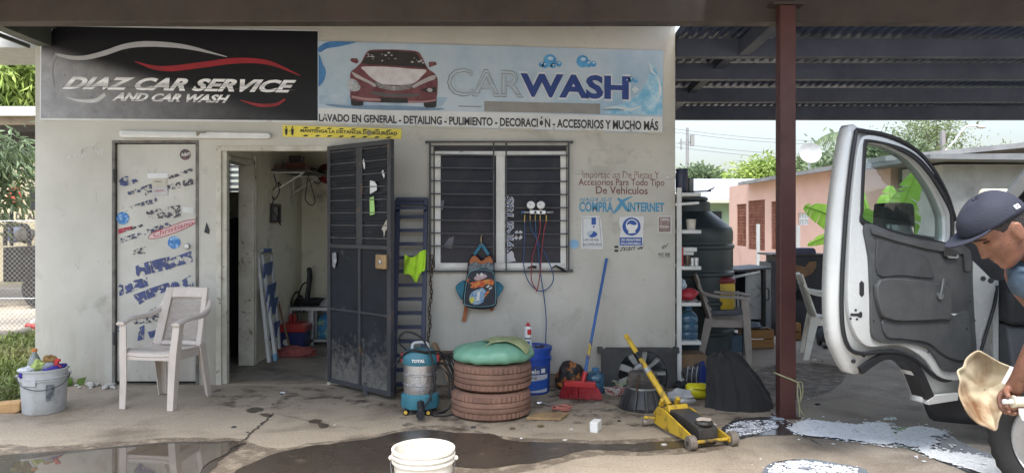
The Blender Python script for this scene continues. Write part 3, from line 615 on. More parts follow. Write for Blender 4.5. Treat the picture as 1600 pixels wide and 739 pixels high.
car("bumper_glint", [(296,445),(400,462),(520,470),(520,486),(400,482),(296,462)], flat("printed_pink", (.36,.22,.22)), .0190); car("bumper_glint", [(730,486),(850,486),(946,474),(946,484),(850,498),(730,500)], flat("printed_pink", (.36,.22,.22)), .0190)
car("number_plate", [(518,458),(726,466),(726,502),(518,496)], M_cd, .0196)
car("mirror", [(283,168),(300,158),(340,160),(350,190),(330,200),(295,186)], M_cr, .0180); car("mirror", [(888,186),(940,186),(950,208),(910,222),(890,230)], M_cr, .0180)
rng = random.Random(8)
for k in range(26):
    x, y = rng.choice([(rng.uniform(405,470), rng.uniform(125,170)), (rng.uniform(760,850), rng.uniform(130,205)), (rng.uniform(520,640), rng.uniform(112,180))]); r = rng.uniform(4,13)
    car("foam_fleck", circ(x, y, r, 8, r*.6), M_cs, .0192+.00005*k)
# tape tabs that hold the banners
for k, (x, y) in enumerate(((508,180),(523,189),(560,191),(580,190),(600,191),(650,193),(720,195),(780,197),(865,198),(930,199),(985,201),(1040,198))):
    t = decal(s2, "tape_tab", [(x-1.5,y+1),(x+1.5,y+.5),(x+2.5,y+6),(x-1,y+6)], pm("clear_tape%d" % k, (.46,.50,.48), rough=.3) if k == 0 else MATS["clear_tape0"], .021)
for x in (497,560,640,690,790,900,1010): decal(s2, "tape_strip", [(x,yb(x)-1.2),(x+44,yb(x+44)-1.4),(x+43,yb(x+44)+2),(x+1,yb(x)+1.6)], flat("masking_tape", (.52,.50,.42)), .020)
# --- yellow distance strip
s3 = thing("distance_sign", "yellow and black strip reading MANTENGA LA DISTANCIA DE SEGURIDAD over the open door", "sign", W(535,207,.02))
M_yel = flat("sign_yellow", (.78,.66,.09), rough=.5)
panel(s3, "strip_print", [(442,196),(628,202),(627,217.5),(442,214)], M_yel, .010)
text(s3, "lettering", "MANTENGA LA DISTANCIA DE SEGURIDAD", [(470,202),(621,206.5),(621,212),(470,207)], M_ink, wf(.0125), .03)
for k in range(8):
    x = 477+k*18.5; y = 198+(x-442)*.032
    for yy, h in ((y, 2.2), (y+12-(k*.18), 2.6)): decal(s3, "warning_stripe", [(x,yy),(x+6,yy+.2),(x+2.5,yy+h),(x-3.5,yy+h-.2)], M_ink, .0125) if not (yy > y and k > 7) else None
for x in (448, 457.5):
    decal(s3, "person_symbol", circ(x, 199.4, 1.4, 10), M_ink, .0125); decal(s3, "person_symbol", [(x-2.2,201.5),(x+2.2,201.5),(x+2.2,206),(x+1.4,211.5),(x-1.4,211.5),(x-2.2,206)], M_ink, .0125)
decal(s3, "person_symbol", rect(451.5,204.6,454.5,205.4), M_ink, .0125)
decal(s3, "worn_patch", circ(577,208,4,9,5), flat("worn_ochre", (.30,.26,.14)), .0138)
# --- lamp batten over the doors
bt = thing("lamp_batten", "long white fluorescent lamp batten without tubes fixed above the grey door", "lamp", W(308,212,.03))
m = MB(); cap = [(190,206.5),(194,205.3),(421,209),(425,211.5),(425,215.5),(421,218),(194,216),(191,213.5)]
m.prism(cap, lambda x, y, d: W(x, y, d), .05, .001); m.build("batten_body", M_pvcwhite, bt, bevel=.006)
m = MB(); m.prism([(195,208.2),(330,209.8),(330,213),(195,211.5)], lambda x, y, d: W(x, y, d), .056, .0505); m.build("batten_cover", M_white, bt, bevel=.002)
m = MB(); m.prism([(311,206.8),(328,207.2),(324,209.6),(318,209.2),(314,214),(311,213.6)], lambda x, y, d: W(x, y, d), .0585, .0565); m.build("torn_tape", flat("old_tape_brown", (.25,.22,.16)), bt)
# --- small notices right of the window
n1 = thing("gel_notice", "white notice showing hand gel with the words USO DE GEL ALCOHOLADA", "sign", W(925,388,.02))
panel(n1, "notice_board", sp2([(909,338),(924,337.5),(937,338.5),(941,360),(942,386),(939,389),(912,388.5),(908,386),(908,342)], 3), M_white, .007)
M_sb = flat("sign_blue", (.03,.09,.34))
fr_ = MB(); fr_.tube([W(x, y, .008) for x, y in ((910.5,341),(936,341),(940,386),(911,386.5))], .0016, 4, closed=True); fr_.build("notice_border", M_ink, n1)
decal(n1, "dispenser_symbol", rect(924,340,931,351), M_sb, .0085); decal(n1, "dispenser_symbol", rect(926.5,352.5,928.5,356), M_sb, .0085)
decal(n1, "hand_symbol", sp2([(918,366),(926,361),(931,363),(933,367),(927,371),(921,370)], 4), M_sb, .0085); decal(n1, "hand_symbol", sp2([(917,364),(923,360.5),(927,361),(924,366),(919,369)], 4), flat("outline_fill", (.44,.52,.59)), .0092)
text(n1, "lettering", "USO DE GEL", [(912,373),(936,373),(936,376.5),(912,376.5)], M_ink, wf(.0085), .01); text(n1, "lettering", "ALCOHOLADA", [(911,379.5),(939,379.5),(939,384),(911,384)], M_ink, wf(.0085), .01)
n2 = thing("mask_notice", "white and blue notice reading USO OBLIGATORIO DE LA MASCARILLA", "sign", W(985,386,.02))
panel(n2, "notice_board", [(968,339),(1006,338),(1004,385),(967,385),(968.5,372),(970,358),(967,350)], M_white, .007)
decal(n2, "blue_disc", circ(986.5,354,14.2,28), M_sb, .0085); decal(n2, "face_symbol", circ(987,352,9.5,20), M_pvcwhite, .0095); decal(n2, "face_symbol", circ(987,352,8,20), M_sb, .0105)
decal(n2, "mask_symbol", sp2([(978,353),(984,350),(990,352),(995,351),(993,358),(986,361),(980,359)], 4), M_pvcwhite, .0115); decal(n2, "face_symbol", [(981,361),(992,360),(993,364),(982,365)], M_pvcwhite, .0112)
decal(n2, "blue_band", [(968,371),(1003,371),(1003,383.5),(968,383.5)], M_sb, .0085)
text(n2, "lettering", "USO OBLIGATORIO", [(970,373),(1001,373),(1001,376.5),(970,376.5)], M_pvcwhite, wf(.010), .03); text(n2, "lettering", "DE LA MASCARILLA", [(970,378.5),(1001,378.5),(1001,382),(970,382)], M_pvcwhite, wf(.010), .03)
n3 = thing("poster", "small faded brownish poster near the right edge of the wall", "poster", W(1038,364,.01))
panel(n3, "poster_print", rect(1027.5,337.5,1049,364), M_white, .005); decal(n3, "poster_field", rect(1029,339,1047.5,362.5), pm("faded_brown_print", (.23,.15,.13), (.36,.28,.25), sc=24, rough=.6), .0065)
text(n3, "lettering", "CARROS", [(1031,341),(1045,341),(1045,345),(1031,345)], M_pvcwhite, wf(.008), .02); text(n3, "lettering", "SE BUSCA", [(1031,352),(1045,352),(1045,356),(1031,356)], M_pvcwhite, wf(.008), .02)
tag(MB().prism(circ(897,381.5,7.3,22), lambda x, y, d: W(x, y, d), .005, .001).build("round_sticker", pm("sky_blue_sticker", (.22,.42,.62), (.30,.48,.64), sc=12)), "plain sky blue round sticker between the window and the gel notice", "sticker")
for k, (x, y) in enumerate(((903,270),(1043,278))):
    pg = MB(); pg.tube([W(x-3,y,.012), W(x+4,y-.5,.035)], .011, 8); tag(pg.build("wall_peg", M_pvcwhite, smooth=40), "short white pipe stub in the wall %s the maroon lettering" % ("left of" if k == 0 else "right of"), "peg")
# ================================================================== open security door (hinged at the right of the doorway)
sd = thing("security_door", "dark blue steel security door standing open with pressed louvre panels and a rusty foot", "door", (wx(515), YW-.02, 0))
hx, hy = wx(515), YW-.02; ex, ey = P(613, 300, 5.93).x, 5.93
DV = Vector((ex-hx, ey-hy, 0)); DW = DV.length; DV.normalize(); DN = Vector((DV.y, -DV.x, 0))      # DN points to the camera side (left-front)
if DN.y > 0: DN = -DN
dfn = lambda u, z, d=0: Vector((hx, hy, z))+DV*u+DN*d
DH0, DH1 = .035, 2.055
M_sdoor = pm("worn_blue_black_paint", (.013,.015,.019), (.022,.025,.033), sc=4, rough=.62, spec=.3, bump=.15, bsc=30, dirt=(.15,.145,.13), dsc=5, dlo=.60, dhi=.85)
def rust_low(m):
    N = m.node_tree.nodes; L = m.node_tree.links; b = N["Principled BSDF"]; src = b.inputs["Base Color"].links[0].from_socket
    tc = N.new("ShaderNodeTexCoord"); sx = N.new("ShaderNodeSeparateXYZ"); L.new(tc.outputs["Object"], sx.inputs[0])
    n = N.new("ShaderNodeTexNoise"); n.inputs["Scale"].default_value = 15; n.inputs["Detail"].default_value = 9; n.inputs["Roughness"].default_value = .75; L.new(tc.outputs["Object"], n.inputs[0])
    mr = N.new("ShaderNodeMapRange"); L.new(sx.outputs[2], mr.inputs[0]); mr.inputs[1].default_value = 0; mr.inputs[2].default_value = .75; mr.inputs[3].default_value = .36; mr.inputs[4].default_value = -.25
    ad = N.new("ShaderNodeMath"); L.new(n.outputs[0], ad.inputs[0]); L.new(mr.outputs[0], ad.inputs[1])
    r = N.new("ShaderNodeMapRange"); r.inputs[1].default_value = .52; r.inputs[2].default_value = .80; r.inputs[4].default_value = .85; L.new(ad.outputs[0], r.inputs[0])
    mx = N.new("ShaderNodeMix"); mx.data_type = 'RGBA'; L.new(r.outputs[0], mx.inputs[0]); L.new(src, mx.inputs[6]); mx.inputs[7].default_value = (.16,.15,.135,1); L.new(mx.outputs[2], b.inputs["Base Color"])
rust_low(M_sdoor)
M_sdframe = pm("door_frame_steel", (.035,.036,.042), (.05,.05,.055), sc=6, rough=.5, dirt=(.13,.075,.04), dsc=11, dlo=.60, dhi=.72)
m = MB(); bx = lambda mm, u0, u1, z0, z1, d0, d1: mm.prism([(u0,z0),(u1,z0),(u1,z1),(u0,z1)], lambda u, z, d: dfn(u, z, d), d0, d1)
bx(m, 0, .04, DH0, DH1, -.02, .02); bx(m, DW-.045, DW, DH0, DH1, -.02, .02); bx(m, .04, DW-.045, DH1-.04, DH1, -.019, .019); bx(m, .04, DW-.045, DH0, DH0+.035, -.019, .019)
bx(m, .41, .49, 1.22, DH1-.04, -.017, .017); bx(m, .435, .465, DH0+.035, 1.185, -.017, .017); bx(m, .04, DW-.045, 1.185, 1.22, -.018, .021); bx(m, .04, DW-.045, .655, .675, -.01, .016)
m.build("frame", M_sdframe, sd, bevel=.003)
for u0, u1 in ((.04,.41), (.49,DW-.045)):
    m = MB(); bx(m, u0, u1, 1.22, DH1-.04, -.006, 0)
    for k in range(7):
        z = 1.325+k*.104
        m.prism([(u0+.01,z-.010),(u1-.01,z-.010),(u1-.01,z+.010),(u0+.01,z+.010)], lambda u, zz, d: dfn(u, zz, d if d == 0 else d), .0, .016)
    m.build("louvre_panel", M_sdoor, sd, bevel=.004)
    m = MB()
    for k in range(8): z = 1.273+k*.104; m.prism([(u0+.004,z-.004),(u1-.004,z-.004),(u1-.004,z+.005),(u0+.004,z+.005)], lambda u, zz, d: dfn(u, zz, d), .0, .020)
    m.build("louvre_relief", pm("pale_edge_steel", (.10,.10,.105), (.05,.05,.056), sc=9, rough=.5) if "pale_edge_steel" not in MATS else MATS["pale_edge_steel"], sd, bevel=.002)  # thin paler ribs that set the louvre relief off from the dark panel
for z0, z1 in ((.675,1.185), (DH0+.035,.655)):
    for u0, u1 in ((.04,.435), (.465,DW-.045)):
        m = MB(); bx(m, u0, u1, z0, z1, -.006, .002); m.build("sheet_panel", M_sdoor, sd)
m = MB(); bx(m, DW-.155, DW-.03, 1.035, 1.15, .02, .05); lk = m.build("lock_box", pm("ochre_lock", (.36,.24,.12), (.28,.18,.09), sc=9, rough=.5, metal=.2), sd, bevel=.008)
m = MB(); m.lathe([(0,0),(.018,0),(.018,.006),(.008,.01),(0,.01)], (0,0,0), 14, Matrix.Translation(dfn(DW-.09,1.09,.0505)) @ DN.to_track_quat('Z','Y').to_matrix().to_4x4()); m.build("lock_cylinder", M_alu, lk, smooth=40)
for pts, mm, nm in (([(.60,1.74),(.66,1.73),(.69,1.70),(.69,1.66),(.60,1.63)], M_white, "paper_scrap"), ([(.595,1.60),(.65,1.61),(.665,1.47),(.60,1.46)], flat("lime_label", (.36,.62,.20)), "paper_label"),
                ([(.81,1.42),(.86,1.44),(.86,1.36),(.80,1.34),(.78,1.28),(.775,1.33),(.75,1.35)], flat("torn_paper", (.42,.39,.33)), "paper_scrap"), ([(.07,1.14),(.13,1.15),(.14,1.08),(.11,1.01),(.08,1.03)], pm("silver_badge", (.35,.36,.38), (.12,.12,.13), sc=30), "badge"),
                ([(.50,1.90),(.52,1.92),(.535,1.87),(.53,1.83),(.52,1.84)], M_white, "tape_scrap"), ([(.75,1.80),(.77,1.82),(.79,1.77),(.78,1.75)], M_white, "tape_scrap")):
    decal(sd, nm, pts, mm, fn=lambda u, z: dfn(u, z, .019))
m = MB(); m.bar(dfn(.52, .0, .0), dfn(.52, .10, .0), .035, .035); m.build("door_stop", M_steel_dark, sd)
hinge_m = MB()
for z in (.35, 1.75): hinge_m = MB(); hinge_m.tube([Vector((hx-.004, hy-.012, z)), Vector((hx-.004, hy-.012, z+.10))], .012, 8); hinge_m.build("hinge", M_sdframe, sd, smooth=40)
# ================================================================== plastic armchairs
def woven(m, sx, sy, axis):
    N = m.node_tree.nodes; L = m.node_tree.links; b = N["Principled BSDF"]; tc = N.new("ShaderNodeTexCoord")
    ck = N.new("ShaderNodeTexChecker"); ck.inputs["Scale"].default_value = sx; L.new(tc.outputs["Object"], ck.inputs[0])
    w = N.new("ShaderNodeTexWave"); w.bands_direction = axis; w.inputs["Scale"].default_value = sy; L.new(tc.outputs["Object"], w.inputs[0])
    mu = N.new("ShaderNodeMath"); mu.operation = 'MULTIPLY'; L.new(ck.outputs[1], mu.inputs[0]); L.new(w.outputs["Fac"], mu.inputs[1])
    bp = N.new("ShaderNodeBump"); bp.inputs["Strength"].default_value = .9; bp.inputs["Distance"].default_value = .008; L.new(mu.outputs[0], bp.inputs["Height"]); L.new(bp.outputs[0], b.inputs["Normal"])
    src = b.inputs["Base Color"].links[0].from_socket; r = N.new("ShaderNodeMapRange"); r.inputs[3].default_value = .70; r.inputs[4].default_value = 1.05; L.new(mu.outputs[0], r.inputs[0])
    h = N.new("ShaderNodeHueSaturation"); L.new(src, h.inputs["Color"]); L.new(r.outputs[0], h.inputs["Value"]); L.new(h.outputs[0], b.inputs["Base Color"])
    return m
def chair_mats(tagname, c, c2):
    a = pm(tagname+"_plastic", c, c2, sc=7, rough=.45, dirt=tuple(x*.55 for x in c), dsc=6, dlo=.62, dhi=.8)
    w = woven(pm(tagname+"_woven_plastic", c, c2, sc=7, rough=.5), 120, 17, 'Z')
    return a, w
def make_chair(name, label, cat, mats, group):
    a, w = mats; t = thing(name, label, cat, (0,0,0), group)
    zb, zt = .40, .87
    # backrest: outer frame and woven panel, leaning back (+Y is the back)
    yb_ = lambda z: .185+(z-zb)*.30
    hw = lambda z: .235-.030*max(0, (z-zb)/.47)
    cv = lambda x: -.05*(x/.22)**2
    def bp_(u, v): z = zb+.02+(zt-zb-.02)*v; x = (u*2-1)*hw(z); return Vector((x, yb_(z)+cv(x)+.0, z))
    m = MB()
    n = 14
    for half in (0, 1):
        pass
    m.grid(lambda u, v: bp_(.13+.74*u, .05+.78*v)+Vector((0,.006,0)), 10, 10)
    m.build("back_panel", w, t, smooth=60, solid=.007)
    m = MB()
    m.grid(lambda u, v: bp_(.0+.14*u, v), 3, 14); m.grid(lambda u, v: bp_(.86+.14*u, v), 3, 14); m.grid(lambda u, v: bp_(.14+.72*u, .82+.18*v), 10, 3); m.grid(lambda u, v: bp_(.14+.72*u, .07*v), 10, 1)
    fr = m.build("back_frame", a, t, smooth=60, solid=.020, bevel=.004)
    # seat, dished, with a downturned front lip
    def sf(u, v):
        x = (u*2-1)*(.235-.02*v); y = -.225+.42*v
        z = .425-.022*v+.018*(abs(u*2-1)**3)-.010*math.sin(PI*v)
        if v < .12: z -= .035*((.12-v)/.12)**1.6
        return Vector((x, y, z))
    m = MB(); m.grid(sf, 14, 14); m.build("seat", a, t, smooth=60, solid=.016)
    m = MB()
    for s in (-1, 1): m.loft([[Vector((s*.222+q, -.20, .36)) for q in (-.006,.006)]+[Vector((s*.222+q, -.20, .425)) for q in (.006,-.006)], [Vector((s*.21+q, .20, .35)) for q in (-.006,.006)]+[Vector((s*.21+q, .20, .41)) for q in (.006,-.006)]])
    m.loft([[Vector((-.222, -.222, .365)), Vector((-.222, -.210, .365)), Vector((-.222, -.210, .42)), Vector((-.222, -.222, .42))], [Vector((.222, -.222, .365)), Vector((.222, -.210, .365)), Vector((.222, -.210, .42)), Vector((.222, -.222, .42))]])
    m.build("seat_apron", a, t)
    def Lsec(cx, cy, z, sx, sy, w_, th):
        # L shaped section opening inwards
        p = [(0,0),(w_,0),(w_,th),(th,th),(th,w_),(0,w_)]
        return [Vector((cx-sx*q[0], cy-sy*q[1], z)) for q in p]
    for s in (-1, 1):
        m = MB(); m.loft([Lsec(s*.245, -.255, .0, s, -1, .055, .012), Lsec(s*.25, -.242, .22, s, -1, .062, .012), Lsec(s*.262, -.235, .42, s, -1, .066, .012), Lsec(s*.275, -.215, .615, s, -1, .06, .012), Lsec(s*.278, -.205, .645, s, -1, .055, .012)])
        m.build("leg", a, t, bevel=.003)
        m = MB(); m.loft([Lsec(s*.245, .275, .0, s, 1, .055, .012), Lsec(s*.238, .24, .22, s, 1, .07, .012), Lsec(s*.235, .20, .44, s, 1, .085, .012)])
        m.build("leg", a, t, bevel=.003)
        pa = spline([(s*.252,-.235,.640), (s*.258,-.10,.662), (s*.256,.08,.665), (s*.235,.215,.695), (s*.215,.27,.76)], 6)
        secs = []
        for i, p in enumerate(pa):
            k = i/(len(pa)-1); w_ = .036-.014*k; h = .011+.006*k
            secs.append([p+Vector((-w_,0,-h)), p+Vector((w_,0,-h)), p+Vector((w_*1.05,0,h*.2)), p+Vector((w_*.6,0,h)), p+Vector((-w_*.6,0,h)), p+Vector((-w_*1.05,0,h*.2))])
        m = MB(); m.loft(secs); m.build("armrest", a, t, smooth=50)
    return t
GC = "plastic armchairs around the workshop"
ch1 = make_chair("plastic_armchair", "pale beige plastic armchair with a woven back, standing in front of the grey closed door", "chair", chair_mats("beige", (.57,.50,.44), (.51,.445,.39)), GC)
ch1.location = (-2.70, 5.90, 0); ch1.rotation_euler = (0, 0, R(-9)); ch1.scale = (.90, 1, 1.0)
ch2 = make_chair("plastic_armchair", "taupe plastic armchair facing right beside the white shelf and water tank", "chair", chair_mats("taupe", (.40,.35,.31), (.34,.295,.26)), GC)
ch2.location = (2.20, 7.75, 0); ch2.rotation_euler = (0, 0, R(72))
ch3 = make_chair("plastic_armchair", "dirty white plastic armchair partly behind the maroon post", "chair", chair_mats("dirty_white", (.74,.71,.63), (.62,.59,.52)), GC)
ch3.location = (3.30, 7.85, 0); ch3.rotation_euler = (0, 0, R(74)); ch2.scale = ch3.scale = (.93, 1, 1)
# ================================================================== buckets
def pail(name, label, c, rt, rb, h, mat, collar, group=None, handle_drop=.10, ha=PI*.5, cat="bucket", handle=True, rim_in=None):
    t = thing(name, label, cat, c, group)
    prof = [(0,.002),(rb,.002),(rb+.004,.012)]
    for z in collar: 
        k = z/h; r = rb+(rt-rb)*k; prof += [(r,z-.008),(r+.011,z-.006),(r+.011,z+.004),(r+.001,z+.006)]
    prof += [(rt,h-.014),(rt+.008,h-.012),(rt+.008,h),(rt-.004,h),(rb-.004,.02),(0,.018)]
    m = MB(); m.lathe(prof, c, 40, wob=lambda a, z: 1+.006*math.sin(3*a+z*9)); m.build("pail_body", mat, t, smooth=35)
    if handle:
        cz = h-.05; pts = []
        for i in range(17):
            s_ = i/16; a = ha+PI*(s_-.5); pts.append(Vector(c)+Vector(((rt+.012)*math.cos(a), (rt+.012)*math.sin(a), cz-handle_drop*math.sin(PI*s_))))
        m = MB(); m.tube(pts, .0028, 6); hd = m.build("bail_handle", M_steel_dark, t, smooth=60)
        for q in (0, 16):
            m = MB(); m.sphere(pts[q], .012, .012, .012, 8, 6); m.build("handle_lug", mat, t, smooth=60)
    return t
M_pailw = pm("dirty_white_pail", (.66,.63,.56), (.56,.52,.44), sc=6, rough=.5, dirt=(.30,.25,.18), dsc=7, dlo=.60, dhi=.78)
pail("white_bucket", "empty off white plastic bucket standing before the wide wet patch", (P(661.5,400,3.62).x, 3.62, .0), .1435, .122, .325, M_pailw, [.295,.27], ha=-PI*.5, handle_drop=.13)
M_pailg = pm("dusty_grey_pail", (.42,.43,.43), (.34,.34,.33), sc=5, rough=.6, dirt=(.22,.20,.16), dsc=6, dlo=.55, dhi=.78)
bc = (P(69,600,5.62).x, 5.62, 0)
gb = pail("grey_bucket", "scuffed grey paint bucket full of bottles and rags on the slab corner", bc, .158, .137, .325, M_pailg, [.265,.25], handle_drop=.09, ha=-PI*.35)
m = MB(); m.prism([(-.6,.10),(-.25,.10),(-.25,.22),(-.6,.22)], lambda a, z, d: Vector((bc[0]+(.143+z*.06+d)*math.cos(a-.35), bc[1]+(.143+z*.06+d)*math.sin(a-.35), z)), .0045, .002)
lb = m.build("pail_label", pm("dark_label", (.08,.09,.10), (.25,.26,.27), sc=25), gb)
m = MB(); m.prism([(-1.95,.215),(-1.35,.215),(-1.35,.265),(-1.95,.265)], lambda a, z, d: Vector((bc[0]+(.152+d)*math.cos(a), bc[1]+(.152+d)*math.sin(a), z)), .016, .002); m.build("pail_collar_tab", M_pailg, gb, bevel=.003)
def bottle(name, label, c, r, h, mat, capmat, tilt=None, cat="bottle", group=None, lab=None):
    t = thing(name, label, cat, c, group); M_ = tilt or Matrix.Identity(4)
    m = MB(); m.lathe([(0,0),(r*.9,0),(r,r*.15),(r,h*.28),(r*.93,h*.31),(r,h*.34),(r,h*.60),(r*.75,h*.75),(r*.36,h*.88),(r*.36,h*.93),(0,h*.93)], c, 22, M_); m.build("bottle_body", mat, t, smooth=40)
    m = MB(); m.lathe([(0,h*.925),(r*.42,h*.925),(r*.42,h),(0,h)], c, 16, M_); m.build("bottle_cap", capmat, t, smooth=40)
    if lab:
        m = MB(); m.lathe([(r*1.01,h*.36),(r*1.015,h*.37),(r*1.015,h*.57),(r*1.01,h*.58)], c, 22, M_); m.build("bottle_label", lab, t, smooth=40)
    return t
M_pet = pm("clear_plastic", (.62,.66,.66), (.55,.60,.60), sc=9, rough=.12, trans=.75, spec=.5)
M_orange = flat("orange_plastic", (.55,.18,.04), rough=.4); M_redp = flat("red_plastic", (.45,.03,.03), rough=.4)
bottle("plastic_bottle", "clear plastic bottle with an orange cap in the grey bucket", (bc[0]-.085, bc[1]+.02, .18), .047, .28, M_pet, M_orange)
def rag(name, label, pts, mat, cat="rag", sub=1, solid=.006):
    m = MB(); m.grid(pts, 12, 12); return tag(m.build(name, mat, None, smooth=80, solid=solid, sub=sub), label, cat)
def crumple(c, rx, ry, rz, seed, amp=.45, mat=None, name="rag", label="", cat="rag"):
    m = MB(); c = Vector(c); o = Vector((seed*3.1, seed*1.7, seed))
    m.sphere(c, rx, ry, rz, 22, 14, lambda d: 1+amp*mnoise.noise(d*1.8+o)+amp*.5*mnoise.noise(d*4.5+o))
    return tag(m.build(name, mat, None, smooth=80, sub=1), label, cat)
B = lambda dx, dy, z: (bc[0]+dx, bc[1]+dy, z)
crumple(B(.035,.02,.365), .055,.05,.04, 1, .6, pm("ochre_sponge", (.26,.15,.05), (.20,.11,.03), sc=14, rough=.9), "ochre_sponge", "ragged ochre sponge on top of the grey bucket", "sponge")
crumple(B(-.005,-.05,.335), .05,.06,.045, 2, .6, flat("lime_cloth", (.38,.46,.14), rough=.9), "lime_rag", "pale lime rag hanging in the grey bucket", "rag")
crumple(B(.07,-.01,.325), .075,.09,.03, 3, .5, flat("violet_cloth", (.06,.04,.28), rough=.9), "violet_rag", "violet blue rag spilling over the right rim of the grey bucket", "rag")
crumple(B(-.065,-.10,.325), .055,.045,.025, 4, .5, flat("white_cloth", (.58,.58,.60), rough=.9), "white_rag", "white cloth folded over the left rim of the grey bucket", "rag")
crumple(B(-.085,-.125,.295), .014,.03,.028, 12, .3, MATS["violet_cloth"], "violet_scrap", "violet cloth corner hanging outside the grey bucket under the white cloth", "rag")
m = thing("spray_bottle", "spray bottle with a red trigger lying in the grey bucket", "bottle", B(.04,-.03,.33))
q = MB(); q.lathe([(0,0),(.03,0),(.034,.02),(.034,.09),(.012,.13),(0,.13)], B(-.01,-.05,.30), 16, Matrix.Rotation(R(62),4,'Y')); q.build("bottle_body", M_pet, m, smooth=40)
q = MB(); q.bar(B(.10,-.04,.335), B(.128,-.04,.395), .022, .026); q.bar(B(.108,-.04,.385), B(.145,-.04,.385), .018, .02); q.bar(B(.118,-.04,.36), B(.15,-.04,.335), .01, .01); q.build("trigger", M_redp, m, bevel=.003)
# ================================================================== stacked tyres with a cushion
TC = Vector((P(768,600,5.56).x, 5.56, 0)); TR = .292
M_tyre = pm("dusty_brown_tyre", (.215,.118,.083), (.155,.088,.064), sc=7, rough=.85, bump=.3, bsc=40, dirt=(.20,.14,.11), dsc=9, dlo=.6, dhi=.8)
def tyre_mesh(mb, c, Rr, rr, w, axis=None, n=72, groove=True, seed=0):
    M_ = axis or Matrix.Identity(4); rng = random.Random(seed)
    prof = []; hw_ = w/2
    for k in range(9):                                         # tread with circumferential grooves
        z = -hw_*.80+k*hw_*.2; g_ = .010 if k in (2,4,6) else 0
        if g_: prof += [(Rr, z-.004), (Rr-g_, z-.003), (Rr-g_, z+.003), (Rr, z+.004)]
        else: prof.append((Rr-.004*abs(z/hw_)**2, z))
    prof = [(rr, -hw_*.62), (rr+.01, -hw_*.78), ((Rr+rr)/2, -hw_*1.0), (Rr-.03, -hw_*.97)]+prof+[(Rr-.03, hw_*.97), ((Rr+rr)/2, hw_*1.0), (rr+.01, hw_*.78), (rr, hw_*.62), (rr-.004, 0)]
    secs = []
    for r, z in prof:
        ring = []
        for j in range(n):
            a = 2*PI*j/n; q = r
            if Rr-.012 < r and abs(z) > hw_*.35 and j % 2: q -= .009    # shoulder sipes
            ring.append(Vector(c)+(M_ @ Vector((q*math.cos(a), q*math.sin(a), z))))
        secs.append(ring)
    mb.loft(secs+[secs[0]], False)
    return mb
GT = "used tyres stacked in front of the window"
for k, z in enumerate((.098, .296)):
    m = MB(); tyre_mesh(m, TC+Vector((.012*k-.004, .01*k, z)), TR-(.006*k), .18, .192, n=96)
    tag(m.build("tyre", M_tyre, None, smooth=38), ("worn brownish tyre lying on the concrete at the bottom of the stack", "worn brownish tyre directly under the green cushion")[k], "tyre", GT)
M_cush = pm("green_vinyl", (.17,.36,.25), (.135,.30,.205), sc=5, rough=.4, bump=.1, bsc=12, coat=.15)
def cush(d):
    return 1+.05*mnoise.noise(d*2.2)+.02*mnoise.noise(d*6)
m = MB(); secs = []
cc = TC+Vector((.015,.0,.392))
for r, z in ((.0,.0),(.24,.0),(.285,.015),(.30,.045),(.285,.085),(.24,.118),(.14,.135),(.04,.138),(.0,.138)):
    secs.append([cc+Vector((r*math.cos(a)*(1+.02*math.sin(2*a+1)+.014*math.sin(17*a+3*math.sin(a))*(r > .2)), r*math.sin(a)*(1+.014*math.sin(17*a+3*math.sin(a))*(r > .2)), z*(1+.12*math.cos(a+.8))+.014*mnoise.noise(Vector((3*math.cos(a),3*math.sin(a),z*9))))) for a in [2*PI*j/72 for j in range(72)]])
m.loft(secs)
cs_ = m.build("round_cushion", M_cush, None, smooth=70, sub=1); tag(cs_, "round green vinyl cushion lying on the stacked tyres", "cushion")
M_sage = pm("sage_cloth", (.30,.33,.17), (.24,.27,.13), sc=14, rough=.9, bump=.3, bsc=80)
def sage(u, v):
    x = -.04+.29*u+.03*math.sin(v*5); y = -.25+.24*v+.04*math.sin(u*5)+.10*u
    r = math.hypot(x-.015, y); a = math.atan2(y, x-.015); pr = [(0,.138),(.14,.135),(.24,.118),(.285,.085),(.30,.045),(.34,.0)]; z = 0
    for (r0, z0), (r1, z1) in zip(pr, pr[1:]):
        if r0 <= r <= r1: z = z0+(z1-z0)*(r-r0)/(r1-r0)
    z = .392+z*(1+.12*math.cos(a+.8))+.012*abs(mnoise.noise(Vector((u*5,v*5,2))))+.007*abs(math.sin(9*u+4*v))
    return TC+Vector((x, y, z+.014))
rag("sage_cloth", "crumpled sage green cloth lying on the green cushion", sage, M_sage)
# ================================================================== wet and dry vacuum
vc = Vector((P(656.5,600,5.60).x, 5.60, 0)); vac = thing("wet_vacuum", "teal and steel drum vacuum cleaner beside the stacked tyres", "vacuum cleaner", vc)
M_teal = pm("teal_plastic", (.045,.17,.22), (.035,.14,.18), sc=8, rough=.4, dirt=(.12,.13,.12), dsc=9, dlo=.62, dhi=.8)
m = MB(); m.lathe([(0,.045),(.135,.045),(.142,.07),(.138,.135),(.122,.15),(0,.15)], vc, 36, wob=lambda a, z: 1+.03*(abs(math.sin(4*a)) > .7)); m.build("base", M_teal, vac, smooth=35)
m = MB(); m.lathe([(.118,.14),(.122,.15),(.122,.205),(.126,.21),(.126,.218),(.122,.223),(.122,.28),(.126,.285),(.126,.293),(.122,.298),(.122,.36),(.118,.365)], vc, 40); m.build("drum", pm("brushed_steel", (.58,.58,.59), (.50,.50,.51), sc=5, rough=.30, metal=.9), vac, smooth=35)
m = MB(); m.lathe([(0,.36),(.128,.36),(.134,.375),(.130,.42),(.112,.455),(.07,.47),(0,.472)], vc, 36); hd = m.build("motor_head", M_teal, vac, smooth=40)
vf = lambda x, z, d: vc+Vector((x, -.1345-d+.5*x*x*3.2, z))
